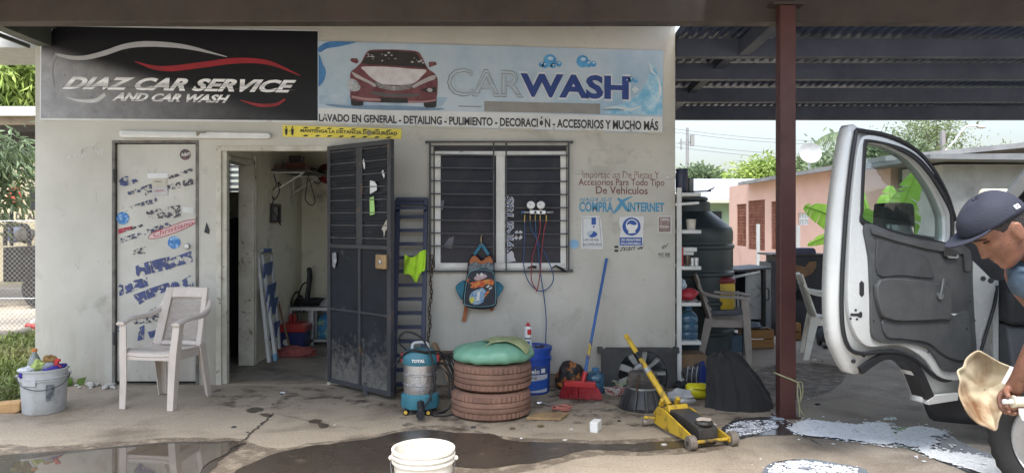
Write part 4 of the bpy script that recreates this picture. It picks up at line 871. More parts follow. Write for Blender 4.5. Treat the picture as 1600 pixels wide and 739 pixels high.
text(vac, "lettering", "TOTAL", [(-.045,.412),(.05,.412),(.05,.388),(-.045,.388)], M_pvcwhite, lambda x, z: vf(x, z, .004), .05, .15)
m = MB(); m.tube(spline([vc+Vector(p) for p in ((-.06,0,.465),(-.05,0,.505),(.0,0,.515),(.05,0,.505),(.06,0,.465))], 6), .011, 8); m.build("carry_handle", flat("pale_grey_plastic", (.5,.5,.5)), vac, smooth=60)
for s in (-1, 1):
    m = MB(); m.box(vc.x+s*.128-.013, vc.x+s*.128+.013, vc.y-.03, vc.y+.03, .375, .435); m.build("latch", M_redp, vac, bevel=.004)
for k, (dx, dy) in enumerate(((-.09,-.10), (.075,-.11), (-.09,.09), (.09,.09))):
    m = MB(); c = vc+Vector((dx, dy, .026)); m.lathe([(0,-.012),(.024,-.012),(.026,0),(.024,.012),(0,.012)], c, 16, Matrix.Rotation(PI/2,4,'Y') @ Matrix.Rotation(.4,4,'X')); w_ = m.build("caster", M_rubber if k else M_black, vac, smooth=40)
    m = MB(); m.lathe([(0,.012),(.013,.012),(.013,.016),(0,.016)], c+Vector((0,-.014,0)), 12, Matrix.Rotation(PI/2,4,'X')); m.build("caster_hub", flat("hub_yellow", (.55,.36,.05)), w_)
m = MB(); m.tube(spline([vc+Vector(p) for p in ((.02,-.14,.10),(.03,-.20,.06),(.035,-.26,.045))], 5), .026, 12); m.tube([vc+Vector((.035,-.255,.045)), vc+Vector((.037,-.285,.044))], .031, 12); m.build("hose_spout", M_black, vac, smooth=40)
m = MB(); rng = random.Random(5)
for k in range(6):
    r = .13+.016*k; cx_ = .17+.010*k; pts = []
    for i in range(9):
        a = -.5+i/8*(PI+.9); pts.append(vc+Vector((cx_-.02+(r*.62)*math.cos(a)*-1*-.9, -.06+.035*k*math.sin(a)+rng.uniform(-.012,.012), .20+r*math.sin(a)*1.05+rng.uniform(-.01,.01))))
    pts = [Vector((p.x, p.y, max(.012, p.z))) for p in pts]
    m.tube(spline(pts, 5), .0065, 6)
m.tube(spline([vc+Vector(p) for p in ((-.10,-.02,.46),(-.16,-.03,.53),(-.10,-.06,.60),(.02,-.09,.56),(.10,-.13,.42),(.125,-.145,.28),(.09,-.15,.14),(.05,-.17,.07))], 6), .0075, 6)
m.tube(spline([vc+Vector(p) for p in ((-.17,.02,.36),(-.05,-.11,.475),(.06,-.12,.465),(.14,-.02,.45),(.21,.02,.38),(.26,-.01,.22),(.23,-.05,.05),(.10,-.12,.014),(.18,-.16,.012),(.30,-.06,.012),(.33,.1,.02))], 6), .0065, 6)
m.tube(spline([vc+Vector(p) for p in ((-.2,.02,.33),(-.08,-.10,.465),(.05,-.11,.455),(.17,0,.42),(.235,.02,.3),(.26,-.01,.14),(.2,-.05,.02),(.12,-.08,.012))], 6), .006, 6)
m.build("power_cable", M_rubber, vac, smooth=60)
# ================================================================== blue steel ramp, chain, neon cloth
rp = thing("steel_ramp", "narrow dark blue steel ladder ramp leaning against the wall beside the open door", "ramp", (P(642,600,6.3).x, 6.35, 0))
M_ramp = pm("navy_paint", (.024,.032,.075), (.035,.042,.08), sc=6, rough=.5, dirt=(.10,.085,.075), dsc=12, dlo=.6, dhi=.75)
x0, x1 = P(620,400,6.40).x, P(664,400,6.40).x
ry = lambda z: 6.22+.26*z/1.6
for x in (x0, x1):
    m = MB(); m.bar((x, ry(0), 0), (x, ry(1.60), 1.60), .035, .05, (0,1,0)); m.bar((x, ry(1.60)+.01, 1.585), (x, ry(1.60)-.05, 1.50), .03, .03, (1,0,0)); m.build("rail", M_ramp, rp, bevel=.003)
for k in range(14):
    z = .07+k*.115
    if z > 1.59: break
    m = MB(); m.bar((x0+.018, ry(z), z), (x1-.018, ry(z), z), .04, .028, (0,0,1)); m.build("rung", M_ramp, rp, bevel=.002)
m = MB(); m.bar((x0-.015, ry(1.6), 1.60), (x1+.015, ry(1.6), 1.60), .035, .03); m.bar((x0-.012, ry(1.52)-.06, 1.525), (x1+.012, ry(1.52)-.06, 1.525), .03, .025); m.build("top_rung", M_ramp, rp, bevel=.002)
M_neon = pm("neon_yellow_cloth", (.50,.80,.05), (.42,.70,.04), sc=8, rough=.85)
def neon(u, v):
    tx = [(630,399),(640,392),(650,394),(657,390),(664,404),(667,420)]
    top = 396+6*math.sin(u*5); bot = 448 if .45 < u < .6 else 432
    k = v
    x = 632+34*u-2*k+ (3*math.sin(3*u)*k); yb2 = 429+17*math.exp(-((u-.5)/.16)**2)-6*u
    y = top-6*math.sin(PI*u)*0+(yb2-top)*k
    p = P(x, y, 6.30+.018*math.sin(u*16+v*3)+.012*mnoise.noise(Vector((u*4,v*4,0)))); return p
rag("neon_cloth", "neon yellow cleaning cloth draped over a rung of the blue ramp", neon, M_neon, "cloth")
chn = MB(); rng = random.Random(2)
ypos = [402+i*6.6 for i in range(28)]
for i, y in enumerate(ypos):
    x = 676-8*((y-402)/185)**1.2+1.2*math.sin(i*.9); c = W(x, y, .05); a = PI/2*(i % 2)+.4
    ring = [c+Vector((.011*math.cos(t)*math.cos(a), .011*math.cos(t)*math.sin(a), .025*math.sin(t))) for t in [2*PI*j/10 for j in range(10)]]
    chn.tube(ring, .0042, 5, closed=True)
tag(chn.build("chain", pm("rusty_chain", (.09,.065,.05), (.16,.09,.05), sc=20, rough=.7, metal=.3), smooth=60), "rusty steel chain hanging between the blue ramp and the window", "chain")
# ================================================================== backpack on the grille
bp0 = W(752,482,.09); bag = thing("backpack", "child's dark backpack with a printed racing car hanging from the window grille", "backpack", bp0)
M_bagd = pm("dark_nylon", (.022,.024,.034), (.035,.037,.05), sc=18, rough=.7); M_bagb = pm("petrol_nylon", (.035,.17,.25), (.03,.14,.21), sc=12, rough=.7); M_bago = pm("rust_orange_nylon", (.36,.13,.05), (.30,.10,.04), sc=12, rough=.75)
def bagprism(pts, mat, name, d0, d1, bev=.008, n=5, parent=None):
    m = MB(); m.prism(sp2(pts, n) if n else pts, lambda x, y, d: W(x, y, d), d0, d1); return m.build(name, mat, parent or bag, bevel=bev, smooth=40)
bagprism([(733,404),(739,398),(747,402),(753,407),(760,402),(766,399),(772,404),(774,432),(777,466),(774,476),(763,481),(741,480),(727,475),(724,464),(730,430)], M_bagd, "bag_body", .11, .03, .02)
bagprism([(736,404),(742,398),(748,402),(753,406),(761,401),(766,399),(770,405),(770,410),(755,412),(736,411)], M_bago, "top_flap", .125, .09, .006)
bagprism([(733,418),(736,411),(744,408),(753,411),(762,409),(770,410),(772,421),(754,418),(735,423)], pm("badge_print", (.05,.06,.07), (.22,.26,.28), sc=60), "upper_pocket", .128, .09, .006)
pk = bagprism([(731,436),(735,424),(744,420),(753,419.5),(762,420.5),(771,424),(774,437),(775,466),(770,474),(750,476),(732,474),(727,468)], M_bagd, "front_pocket", .150, .10, .012)
pp = MB(); pp.tube([W(x, y, .148) for x, y in sp2([(731,436),(735,424),(744,420),(753,419.5),(762,420.5),(771,424),(774,437),(775,466),(770,474),(750,476),(732,474),(727,468)], 5)], .0035, 6, closed=True); pp.build("pocket_piping", flat("pale_teal", (.20,.38,.42)), pk, smooth=60)
bagprism([(713,446),(727,437),(728,452),(724,467),(717,459)], M_bagb, "side_panel", .08, .03, .01, 3); bagprism([(774,440),(787,447),(779,462),(775,468)], M_bagb, "side_panel", .08, .03, .01, 3)
for a in (((753,381),(742,397)), ((753,381),(764,397))):
    m = MB(); m.bar(W(*a[0], .06), W(*a[1], .09), .024, .006, (0,1,0)); m.build("hanging_loop", M_bagb, bag)
m = MB(); m.tube(spline([W(753.5,366,.05), W(752,372,.065), W(752.5,380,.068), W(754.5,383,.06)], 5), .006, 6); tag(m.build("hook", pm("brass_hook", (.35,.27,.16), rough=.4, metal=.8), None, smooth=60), "small brass hook on the grille above the backpack", "hook")
for a, b in (((729,478),(725,501)), ((766,478),(770,484))):
    m = MB(); m.bar(W(*a, .05), W(*b, .03), .032, .006, (0,1,0)); m.build("shoulder_strap", M_bago, bag)
# generic flames and racing car printed on the pocket
M_fl = pm("flame_print", (.55,.22,.04), (.45,.07,.03), sc=30, lo=.45, hi=.55); M_flw = flat("print_white", (.6,.6,.6))
decal(bag, "flame_print", sp2([(731,437),(735,433),(734,440),(742,438),(753,436),(766,434),(772,437),(770,445),(764,455),(757,462),(762,448),(750,446),(742,448),(736,446),(739,443)], 4), M_fl, .1530)
decal(bag, "swirl_print", sp2([(742,432),(750,427),(758,426),(762,430),(755,434),(746,436)], 4), flat("print_pink", (.45,.32,.32)), .1535)
for q in (((745,427),(748,425),(749,430)), ((751,426),(754,424),(757,428),(753,430))): decal(bag, "swirl_print", list(q), M_flw, .1542)
decal(bag, "racing_car_print", sp2([(735,462),(739,454),(747,450),(756,447),(762,450),(758,458),(756,468),(746,473),(737,470)], 4), pm("print_blue", (.08,.22,.42), (.35,.42,.45), sc=50, lo=.45, hi=.55), .1538)
decal(bag, "racing_car_print", [(747,454),(752,452),(750,466),(745,468)], M_flw, .1545); decal(bag, "racing_car_print", sp2([(735,464),(741,461),(742,469),(737,470)], 3), flat("print_yellow", (.5,.5,.08)), .1547)
decal(bag, "checker_print", [(755,447),(761,441),(772,444),(770,450),(762,453)], M_ink, .1540); decal(bag, "checker_print", [(760,446),(764,443),(767,444),(763,447)], M_flw, .1546); decal(bag, "checker_print", [(764,449),(768,446),(770,447),(766,450)], M_flw, .1548)
# ================================================================== gauge manifold and hoses
ga = thing("gauge_manifold", "refrigerant gauge manifold with two white dials hanging from the window grille", "gauge set", W(840,322,.07))
m = MB(); m.prism([(827,328.5),(852,329),(852,335),(827,334.5)], lambda x, y, d: W(x, y, d), .085, .055); mb_ = m.build("manifold_block", M_alu, ga, bevel=.003)
for x in (836, 844.5): 
    m = MB(); m.lathe([(0,0),(.011,0),(.011,.004),(0,.004)], (0,0,0), 14, Matrix.Translation(W(x,332,.086)) @ Matrix.Rotation(PI/2,4,'X')); m.build("sight_glass", M_ink, mb_)
for x in (829.2, 844.6):
    m = MB(); m.lathe([(0,-.018),(.034,-.018),(.036,-.014),(.036,.010),(.032,.012),(.031,.006),(0,.006)], (0,0,0), 26, Matrix.Translation(W(x,320.8,.075)) @ Matrix.Rotation(PI/2,4,'X')); d_ = m.build("dial_case", M_alu, ga, smooth=40)
    m = MB(); m.lathe([(0,.0065),(.031,.0065),(.031,.0080),(0,.0080)], (0,0,0), 26, Matrix.Translation(W(x,320.8,.075)) @ Matrix.Rotation(PI/2,4,'X')); m.build("dial_face", M_pvcwhite, d_)
    m = MB(); m.bar(W(x,320.8,.0845), W(x-2.5,318.5,.0845), .004, .001, (0,1,0)); m.build("dial_needle", M_ink, d_)
    m = MB(); m.tube([W(x,326,.07), W(x,330,.07)], .008, 8); m.build("dial_stem", pm("brass", (.42,.30,.12), rough=.35, metal=.9) if "brass" not in MATS else MATS["brass"], ga)
for a, b in ((816,826), (853,862)):
    m = MB(); m.tube([W(a,332,.07), W(b,332,.07)], .009, 8); k = m.build("valve_stem", M_alu, ga, smooth=40)
    x = a if a < 830 else b
    m = MB(); m.lathe([(0,-.012),(.014,-.012),(.014,.012),(0,.012)], (0,0,0), 10, Matrix.Translation(W(x,332,.07)) @ Matrix.Rotation(PI/2,4,'Y')); m.build("valve_knob", flat("knob_blue", (.05,.10,.22)) if a < 830 else flat("knob_grey", (.15,.14,.15)), k, smooth=30)
M_hb = flat("hose_blue", (.035,.085,.20), rough=.45); M_hr = flat("hose_red", (.26,.035,.05), rough=.45)
def hose(pts, mat, r=.0048, d=.075):
    m = MB(); m.tube(spline([W(x, y, dd) for x, y, dd in pts], 7), r, 7); return m.build("hose", mat, ga, smooth=60)
hose([(819.5,346,d_) for d_ in (.07,)]+[(819,380,.065),(818,412,.06),(824,436,.055),(838,452,.05),(852,452,.05),(863,440,.052),(863,425,.055),(853,400,.06),(839,375,.065),(829,355,.068),(828,342,.07)], M_hb)
hose([(836,342,.072),(837,365,.07),(841,395,.065),(844,425,.06),(850,465,.05),(853,500,.06),(852,530,.08),(853,560,.05)], M_hb)
hose([(843.5,342,.07),(843,360,.07),(836,385,.068),(831,405,.065),(830,435,.06),(837,451,.055),(839,452,.05),(843,430,.062),(845,405,.068),(847,380,.07),(850,358,.07),(853,345,.07)], M_hr)
hose([(820,336,.07),(819.5,342,.07),(819.5,347,.07)], MATS["brass"], .007); hose([(853,336,.07),(853,346,.07)], MATS["brass"], .007)
for x in (828, 836, 843.5): hose([(x,336,.072),(x,340,.072),(x,345,.072)], MATS["brass"], .0055)
m = MB(); m.tube(spline([W(837,304,.045), W(835.5,308,.06), W(836,316,.06), W(837,328,.06)], 5), .003, 6); m.build("hanger_wire", M_steel_dark, ga)
# black clamps resting on the window bars
for k, pts in enumerate((((862,418),(868,415),(878,420),(885,424),(876,424)), ((824,418),(832,416),(838,417)))):
    m = MB(); m.tube([W(x, y, .05) for x, y in pts], [.006,.012,.014,.008,.004][:len(pts)], 6); tag(m.build("black_clamp", M_black, smooth=50), ("black clamp lying at the right end of the lowest window bar", "small black clip lying under the gauges on the lowest window bar")[k], "clamp")
# ================================================================== things along the foot of the wall
lg = MB(); lg.box(wx(700), wx(885), YW-.10, YW-.004, 0, .10); tag(lg.build("wall_curb", pm("brown_curb", (.17,.125,.095), (.24,.20,.17), sc=6, rough=.9, bump=.5, bsc=30), bevel=.012), "low brown concrete curb along the foot of the wall behind the tyres", "curb")
m = MB(); m.bar((wx(712), YW-.16, .0), (wx(680), YW-.03, .36), .03, .14, (0,1,0)); tag(m.build("wooden_board", pm("pale_plywood", (.32,.21,.12), (.25,.16,.09), sc=5, rough=.75, stretch=(1,1,6)), bevel=.002), "bare plywood board leaning on the wall between vacuum and tyres", "board")
m = MB(); m.bar((wx(690), YW-.07, .285), (wx(735), YW-.07, .29), .08, .03); m.box(wx(728), wx(733), YW-.09, YW-.03, .10, .28); tag(m.build("wooden_batten", pm("brown_timber", (.16,.10,.06), (.12,.075,.045), sc=6, rough=.8), bevel=.003), "brown timber offcut lying behind the stacked tyres", "board")
pc = (P(832.5,500,6.27).x, 6.27, 0); M_pailb = pm("royal_blue_pail", (.018,.07,.36), (.015,.06,.30), sc=6, rough=.35, dirt=(.10,.10,.10), dsc=9, dlo=.66, dhi=.8)
pl = pail("oil_pail", "royal blue lidded oil pail standing against the wall behind the tyres", pc, .150, .132, .36, M_pailb, [.295,.275], handle=False, cat="pail")
m = MB(); m.lathe([(0,.356),(.150,.356),(.162,.36),(.162,.378),(.150,.382),(.142,.374),(0,.374)], pc, 40); m.build("pail_lid", M_pailb, pl, smooth=35)
pf = lambda a, z, d=.004: Vector((pc[0]+(.134+z*.05+d)*math.sin(a), pc[1]-(.134+z*.05+d)*math.cos(a), z))
def curved(parent, name, a0, a1, z0, z1, mat, d=.0035, sl=0):
    m = MB(); m.grid(lambda u, v: pf(a0+(a1-a0)*u, z0+(z1-z0)*v+sl*u, d), 8, 2); return m.build(name, mat, parent, recalc=False)
curved(pl, "pail_label", -1.05, .95, .02, .235, flat("label_white", (.50,.52,.56)), .003); curved(pl, "pail_label", -1.05, .95, .02, .10, flat("label_blue", (.02,.09,.40)), .0045, .03)
curved(pl, "label_stripe", -1.05, .95, .165, .235, flat("label_navy", (.03,.06,.20)), .0045); curved(pl, "label_mark", .45, .70, .18, .215, M_pvcwhite, .006)
text(pl, "lettering", "Delo", [(-.35,.215),(.35,.215),(.35,.175),(-.35,.175)], M_pvcwhite, lambda a, z: pf(a, z, .007), .03); text(pl, "lettering", "SAE 15W-40", [(-.6,.15),(.2,.15),(.2,.13),(-.6,.13)], M_ink, lambda a, z: pf(a, z, .007), .01)
sc_ = Vector((P(825,500,6.22).x, 6.20, .375)); can = thing("spray_can", "white aerosol can with a red cap standing on the blue pail", "spray can", sc_)
m = MB(); m.lathe([(0,0),(.032,0),(.033,.004),(.033,.165),(.028,.178),(0,.18)], sc_, 24); cb = m.build("can_body", flat("can_white", (.62,.63,.63), rough=.3), can, smooth=40)
m = MB(); m.lathe([(0,.178),(.022,.178),(.022,.186),(.013,.19),(.011,.207),(0,.207)], sc_, 18); m.build("can_cap", M_redp, can, smooth=40)
for z0, z1, a0, a1, mt in ((.11,.155,-.2,.9,M_redp), (.03,.06,-1.2,.4,flat("can_blue", (.04,.10,.25))), (.075,.085,-1.,.9,M_ink)):
    m = MB(); m.grid(lambda u, v: sc_+Vector((.0336*math.sin(a0+(a1-a0)*u), -.0336*math.cos(a0+(a1-a0)*u), z0+(z1-z0)*v)), 8, 1); m.build("can_print", mt, cb)
m = MB(); m.tube(spline([(pc[0]+.02,pc[1]-.06,.384),(pc[0]+.05,pc[1]-.09,.386),(pc[0]+.09,pc[1]-.06,.386),(pc[0]+.06,pc[1]-.03,.386)], 5), .007, 6); tag(m.build("black_clip", M_black, smooth=60), "small black hose clip lying on the lid of the blue pail", "clip")
# bag of rags and blue jug by the curb
crumple((P(893,590,6.36).x, 6.36, .105), .135,.09,.115, 7, .35, pm("black_orange_print", (.025,.022,.02), (.45,.16,.04), sc=13, lo=.50, hi=.62, rough=.6), "printed_bag", "crumpled black and orange printed bag by the wall left of the broom", "bag")
m = MB(); m.poly([P(872,600,6.30), P(884,578,6.34), P(892,570,6.36), P(880,600,6.32)])
M_jug = pm("blue_clear_plastic", (.10,.22,.33), (.08,.18,.28), sc=6, rough=.15, trans=.6)
def jug(name, label, c, w, h, mat, group=None, rot=0):
    t = thing(name, label, "water jug", c, group); secs = []
    for z, k in ((0,.92),(.02,1),(h*.2,1),(h*.22,.95),(h*.26,1),(h*.44,1),(h*.46,.95),(h*.50,1),(h*.66,1),(h*.78,.8),(h*.88,.36),(h*.93,.33)):
        ring = []
        for j in range(24):
            a = 2*PI*j/24+.1; r = w/2*k/max(abs(math.cos(a)), abs(math.sin(a)))**.55; ring.append(Vector(c)+Matrix.Rotation(rot,3,'Z') @ Vector((r*math.cos(a), r*math.sin(a), z)))
        secs.append(ring)
    m = MB(); m.loft(secs); m.build("jug_body", mat, t, smooth=40)
    m = MB(); m.lathe([(0,h*.925),(w*.19,h*.925),(w*.19,h),(0,h)], c, 16); m.build("jug_cap", flat("cap_blue", (.05,.18,.36)), t, smooth=40)
    return t
jug("water_jug", "bluish clear water jug lying low on the concrete right of the broom", (P(931,600,6.22).x, 6.25, 0), .155, .20, M_jug)
# broom
br = thing("broom", "broom with a blue handle and red bristles leaning against the wall", "broom", (P(906,610,6.05).x, 6.05, 0))
h0 = P(913,588,6.08); h1 = P(948,404,6.49)
m = MB(); m.tube([h0, h1], .0125, 10); m.build("handle", pm("blue_handle", (.035,.12,.33), (.03,.10,.28), sc=9, rough=.4), br, smooth=40)
d_ = (h1-h0).normalized()
m = MB(); m.tube([h0+d_*.14, h0+d_*.30], .0145, 10); m.build("handle_label", pm("broom_label", (.45,.33,.06), (.08,.10,.22), sc=22, lo=.5, hi=.52), br, smooth=40)
hp = P(906,603,6.05); m = MB(); m.bar(hp+Vector((-.125,.02,.02)), hp+Vector((.125,-.02,.015)), .055, .045); m.tube([hp+Vector((.02,0,.02)), h0+d_*.04], .02, 10); m.build("broom_head", M_redp, br, bevel=.006, smooth=40)
m = MB(); rng = random.Random(4)
for i in range(420):
    u = rng.uniform(-.13,.13); v = rng.uniform(-.026,.026); t0 = hp+Vector((u, -.16*u+v, .0)); sp_ = u*.45+rng.uniform(-.02,.02)
    e = Vector((t0.x+sp_*.6, t0.y-.045-abs(v)*.5+v*1.2, .004+rng.uniform(0,.012))); r = .0022; mid = (t0+e)/2+Vector((sp_*.1,-.006,.004))
    m.tube([t0, mid, e], [r, r, r*.7], 3)
kind(m.build("bristles", pm("red_bristles", (.36,.03,.035), (.28,.025,.03), sc=30, rough=.6), br), "stuff")
# coils of wire on the ground
def coil(name, label, c, rx, ry, n, mat, r=.004, seed=0, cat="cable", h=.03):
    rng = random.Random(seed); pts = []
    for i in range(n*9):
        a = 2*PI*i/9; k = rng.uniform(.65,1.05); pts.append(Vector(c)+Vector((rx*k*math.cos(a)+rng.uniform(-.01,.01), ry*k*math.sin(a), r+h*rng.random())))
    m = MB(); m.tube(spline(pts, 4), r, 5); return tag(m.build(name, mat, smooth=60), label, cat)
c = G(966,604); coil("green_cable", "tangle of pale green cord in front of the black fan shroud", c, .09, .05, 7, flat("pale_green_cord", (.32,.36,.24)), .005, 1, h=.07)
c = G(965,617); coil("white_cable", "coil of dirty white and red cord on the ground before the fan shroud", c, .11, .06, 6, pm("white_red_cord", (.42,.38,.34), (.32,.08,.07), sc=20, lo=.5, hi=.55), .006, 2, h=.06)
c = G(879,642); coil("red_wire", "small tangle of red wire on the concrete", c, .075, .05, 6, flat("faded_red_cord", (.38,.13,.10)), .0035, 3, h=.04)
c = G(855,652); m = MB(); m.prism([(c.x-.15,c.y-.07),(c.x+.09,c.y-.10),(c.x+.16,c.y+.06),(c.x-.05,c.y+.075)], lambda x, y, z: Vector((x, y, z)), .022, .004); tag(m.build("plywood_offcut", pm("ochre_plywood", (.30,.20,.10), (.20,.13,.07), sc=8, rough=.8), bevel=.002), "flat ochre plywood offcut on the concrete right of the tyres", "board")
a, b = G(843,632), G(872,638); m = MB(); m.tube([a+Vector((0,0,.012)), b+Vector((0,0,.012))], .008, 8); m.tube([a+Vector((-.02,0,.012)), a+Vector((.02,0,.012))], .016, 10); tag(m.build("ratchet", M_alu, smooth=40), "small steel ratchet lying on the concrete near the red wire", "tool")
c = G(932,676); m = MB(); m.bar(c+Vector((-.02,.0,.035)), c+Vector((.02,.10,.035)), .055, .07); tag(m.build("foam_block", pm("white_foam", (.62,.62,.60), (.55,.55,.53), sc=20, rough=.9), bevel=.006), "small white foam block alone on the concrete", "block")
a = G(0,645); m = MB(); m.prism(sp2([(-.10,0),(.12,.0),(.15,.05),(.14,.085),(.05,.075),(-.08,.06)], 4), lambda x, z, d: Vector((a.x+x-.0, 5.60+d, z)), -.05, .07); tag(m.build("broken_brick", pm("ochre_brick", (.42,.26,.12), (.34,.20,.09), sc=12, rough=.9, bump=.5, bsc=30), bevel=.012), "ochre broken brick at the left edge of the slab", "brick")
rng = random.Random(9)
for k in range(13):
    p = G(rng.choice([rng.uniform(120,185), rng.uniform(115,170)]), rng.uniform(602,608)); s_ = rng.uniform(.012,.035)
    m = MB(); o = Vector((k*2.3,1,k)); m.sphere(p+Vector((0,0,s_*.5)), s_*1.3, s_, s_*.7, 9, 6, lambda d: 1+.4*mnoise.noise(d*1.5+o))
    tag(m.build("stone", pm("pale_stone", (.42,.40,.36), (.28,.26,.23), sc=15, rough=.9) if "pale_stone" not in MATS else MATS["pale_stone"], smooth=50), "pale pebbles along the foot of the wall behind the grey bucket", "stone", "stones along the wall foot")
# ================================================================== radiator fan shroud and fan housing
fs = thing("fan_shroud", "square black radiator fan shroud with a grey fan leaning against the wall", "fan shroud", W(995,600,.1))
sq = lambda x, y, d: W(x, y, 0)+Vector((0, -.06-d-.10*(1-(620-y)/80)*.6, 0))
hole = circ(1001,585,41,40); 
def around(c, n):      # outer square resampled at the hole's angles
    out = []
    for i in range(n):
        a = 2*PI*i/n; dx, dy = math.cos(a), math.sin(a); k = 1e9
        if dx > 1e-6: k = min(k, (1054-c[0])/dx)
        if dx < -1e-6: k = min(k, (938-c[0])/dx)
        if dy > 1e-6: k = min(k, (624-c[1])/dy+0)
        if dy < -1e-6: k = min(k, (541-c[1])/dy)
        out.append((c[0]+dx*k, c[1]+dy*k))
    return out
hole = circ(1001,583,38,48); m = MB(); m.ring_prism(around((1001,583), 48), hole, sq, .02, -.02)
for x in (936,1054): m.prism([(x-4,540),(x+4,540),(x+4,549),(x-4,549)], sq, .025, -.02)
m.build("shroud_plate", pm("dusty_black_plastic", (.022,.022,.024), (.05,.048,.045), sc=8, rough=.55), fs, bevel=.003)
m = MB(); m.prism(circ(1001,583,37,32), sq, -.025, -.035); m.build("radiator_core", pm("grey_fins", (.36,.35,.32), (.27,.265,.245), sc=18, rough=.6), fs)
for k in range(9):
    a = 2*PI*k/9+.3; m = MB(); m.grid(lambda u, v: sq(1001+(11+26*u)*math.cos(a+(.10+.12*u)*(v*2-1)), 580+(11+25*u)*math.sin(a+(.10+.12*u)*(v*2-1)), .0+.02*(v*2-1)), 4, 2); m.build("fan_blade", M_black, fs, solid=.004)
m = MB(); m.lathe([(0,.0),(.072,.0),(.078,.01),(.078,.045),(.05,.055),(.046,.05),(.03,.05),(.026,.06),(0,.06)], (0,0,0), 30, Matrix.Translation(sq(999,577,.0)) @ Matrix.Rotation(PI/2,4,'X')); m.build("fan_hub", pm("cast_grey", (.20,.20,.19), (.32,.32,.30), sc=14, rough=.5, metal=.4), fs, smooth=35)
hb = G(1007,640); hb = Vector((hb.x, hb.y+.07, 0)); fh = thing("fan_housing", "ribbed black drum shaped fan housing standing upside down on the concrete", "fan housing", hb)
M_hou = pm("oily_black", (.022,.022,.024), (.06,.058,.055), sc=9, rough=.5)
m = MB(); m.lathe([(.175,0),(.182,.004),(.182,.014),(.165,.02),(.13,.10),(.115,.15),(.10,.155),(.10,.0)], hb, 48, wob=lambda a, z: 1 if z > .14 or z < .016 else 1-.03*(math.sin(12*a) > .6)); m.build("housing_skirt", M_hou, fh, smooth=30)
for k in range(12):
    a = 2*PI*k/12; e = Vector((math.cos(a), math.sin(a), 0)); m = MB(); m.bar(hb+e*.172+Vector((0,0,.012)), hb+e*.118+Vector((0,0,.15)), .018, .03, e); m.build("rib", M_hou, fh, bevel=.003)
m = MB(); m.lathe([(.112,.15),(.122,.152),(.122,.164),(.112,.166)], hb, 40); m.build("steel_band", M_alu, fh, smooth=40)
m = MB(); m.lathe([(0,.165),(.116,.165),(.122,.175),(.122,.215),(.11,.225),(.11,.262),(.10,.27),(.085,.262),(0,.258)], hb, 40); m.build("housing_drum", pm("dusty_drum", (.035,.034,.033), (.14,.12,.10), sc=7, rough=.55), fh, smooth=35)
m = MB()
for i in range(7):
    p = hb+Vector((-.055-.002*i, -.118-.006*math.sin(i), .262-.022*i)); a = PI/2*(i % 2)+.5
    m.tube([p+Vector((.008*math.cos(t)*math.cos(a), .008*math.cos(t)*math.sin(a), .016*math.sin(t))) for t in [2*PI*j/9 for j in range(9)]], .0034, 5, closed=True)
tag(m.build("short_chain", MATS["rusty_chain"], smooth=60), "short rusty chain hanging over the rim of the black fan housing", "chain")
# ================================================================== yellow trolley jack
M_jy = pm("worn_yellow_paint", (.52,.34,.03), (.44,.28,.025), sc=7, rough=.5, dirt=(.06,.045,.03), dsc=11, dlo=.52, dhi=.66)
M_jb = pm("greasy_black", (.03,.028,.026), (.055,.05,.045), sc=10, rough=.45); M_wh = pm("steel_wheel", (.16,.135,.11), (.24,.21,.18), sc=10, rough=.55, metal=.3)
ja = Vector((1.245, 4.70, 0)); jb_ = Vector((1.085, 5.16, 0)); JD = (ja-jb_).normalized(); JS = Vector((-JD.y, JD.x, 0)); JL = (ja-jb_).length
if JS.x < 0: JS = -JS
jk = thing("trolley_jack", "yellow trolley jack with its long handle raised", "jack", (ja+jb_)/2)
jf = lambda l, s, z: jb_+JD*l+JS*s+Vector((0,0,z))
for s in (-1, 1):
    m = MB(); m.prism([(-.05,.03),(-.06,.10),(.0,.155),(.10,.15),(.30,.105),(JL+.02,.06),(JL+.02,.03),(.36,.028),(.10,.02)], lambda l, z, d: jf(l, s*(.098+.02*l/JL)+d, z), -.006, .006); m.build("side_plate", M_jy, jk, bevel=.002)
for s in (-1, 1):
    m = MB(); m.lathe([(0,-.024),(.040,-.024),(.046,-.019),(.046,.019),(.040,.024),(.018,.024),(.016,.020),(0,.020)], jf(JL, s*.150, .046), 26, JS.to_track_quat('Z','Y').to_matrix().to_4x4()); w_ = m.build("front_wheel", M_wh, jk, smooth=35)
    m = MB(); m.lathe([(0,.020 if s > 0 else -.030),(.014,.020 if s > 0 else -.030),(.014,.030 if s > 0 else -.020),(0,.030 if s > 0 else -.020)], jf(JL, s*.150, .046), 12, JS.to_track_quat('Z','Y').to_matrix().to_4x4()); m.build("wheel_bolt", M_jb, w_)
m = MB(); m.tube([jf(JL,-.15,.046), jf(JL,.15,.046)], .011, 10); m.build("axle", M_jy, jk, smooth=40)
for s in (-1, 1):
    c = jf(-.10, s*.145, .026); m = MB(); m.lathe([(0,-.013),(.024,-.013),(.026,0),(.024,.013),(0,.013)], c, 18, Matrix.Rotation(PI/2,4,'Y')); m.build("rear_caster", M_wh, jk, smooth=40)
    m = MB(); m.bar(jf(-.03, s*.10, .07), jf(-.10, s*.145, .062), .03, .016); m.build("caster_arm", M_jy, jk, bevel=.004)
m = MB(); m.loft([[jf(l, s, z) for s, z in ((-.07,z0),(.07,z0),(.07,z1),(-.07,z1))] for l, z0, z1 in ((.08,.05,.155),(.24,.055,.15),(.40,.04,.125),(.45,.045,.11))]); m.build("lift_arm", M_jb, jk, bevel=.006)
m = MB(); m.lathe([(0,.125),(.05,.125),(.055,.135),(.05,.15),(.03,.146),(0,.146)], jf(.40,0,.0)*1, 24); m.build("saddle", M_jb, jk, smooth=40)
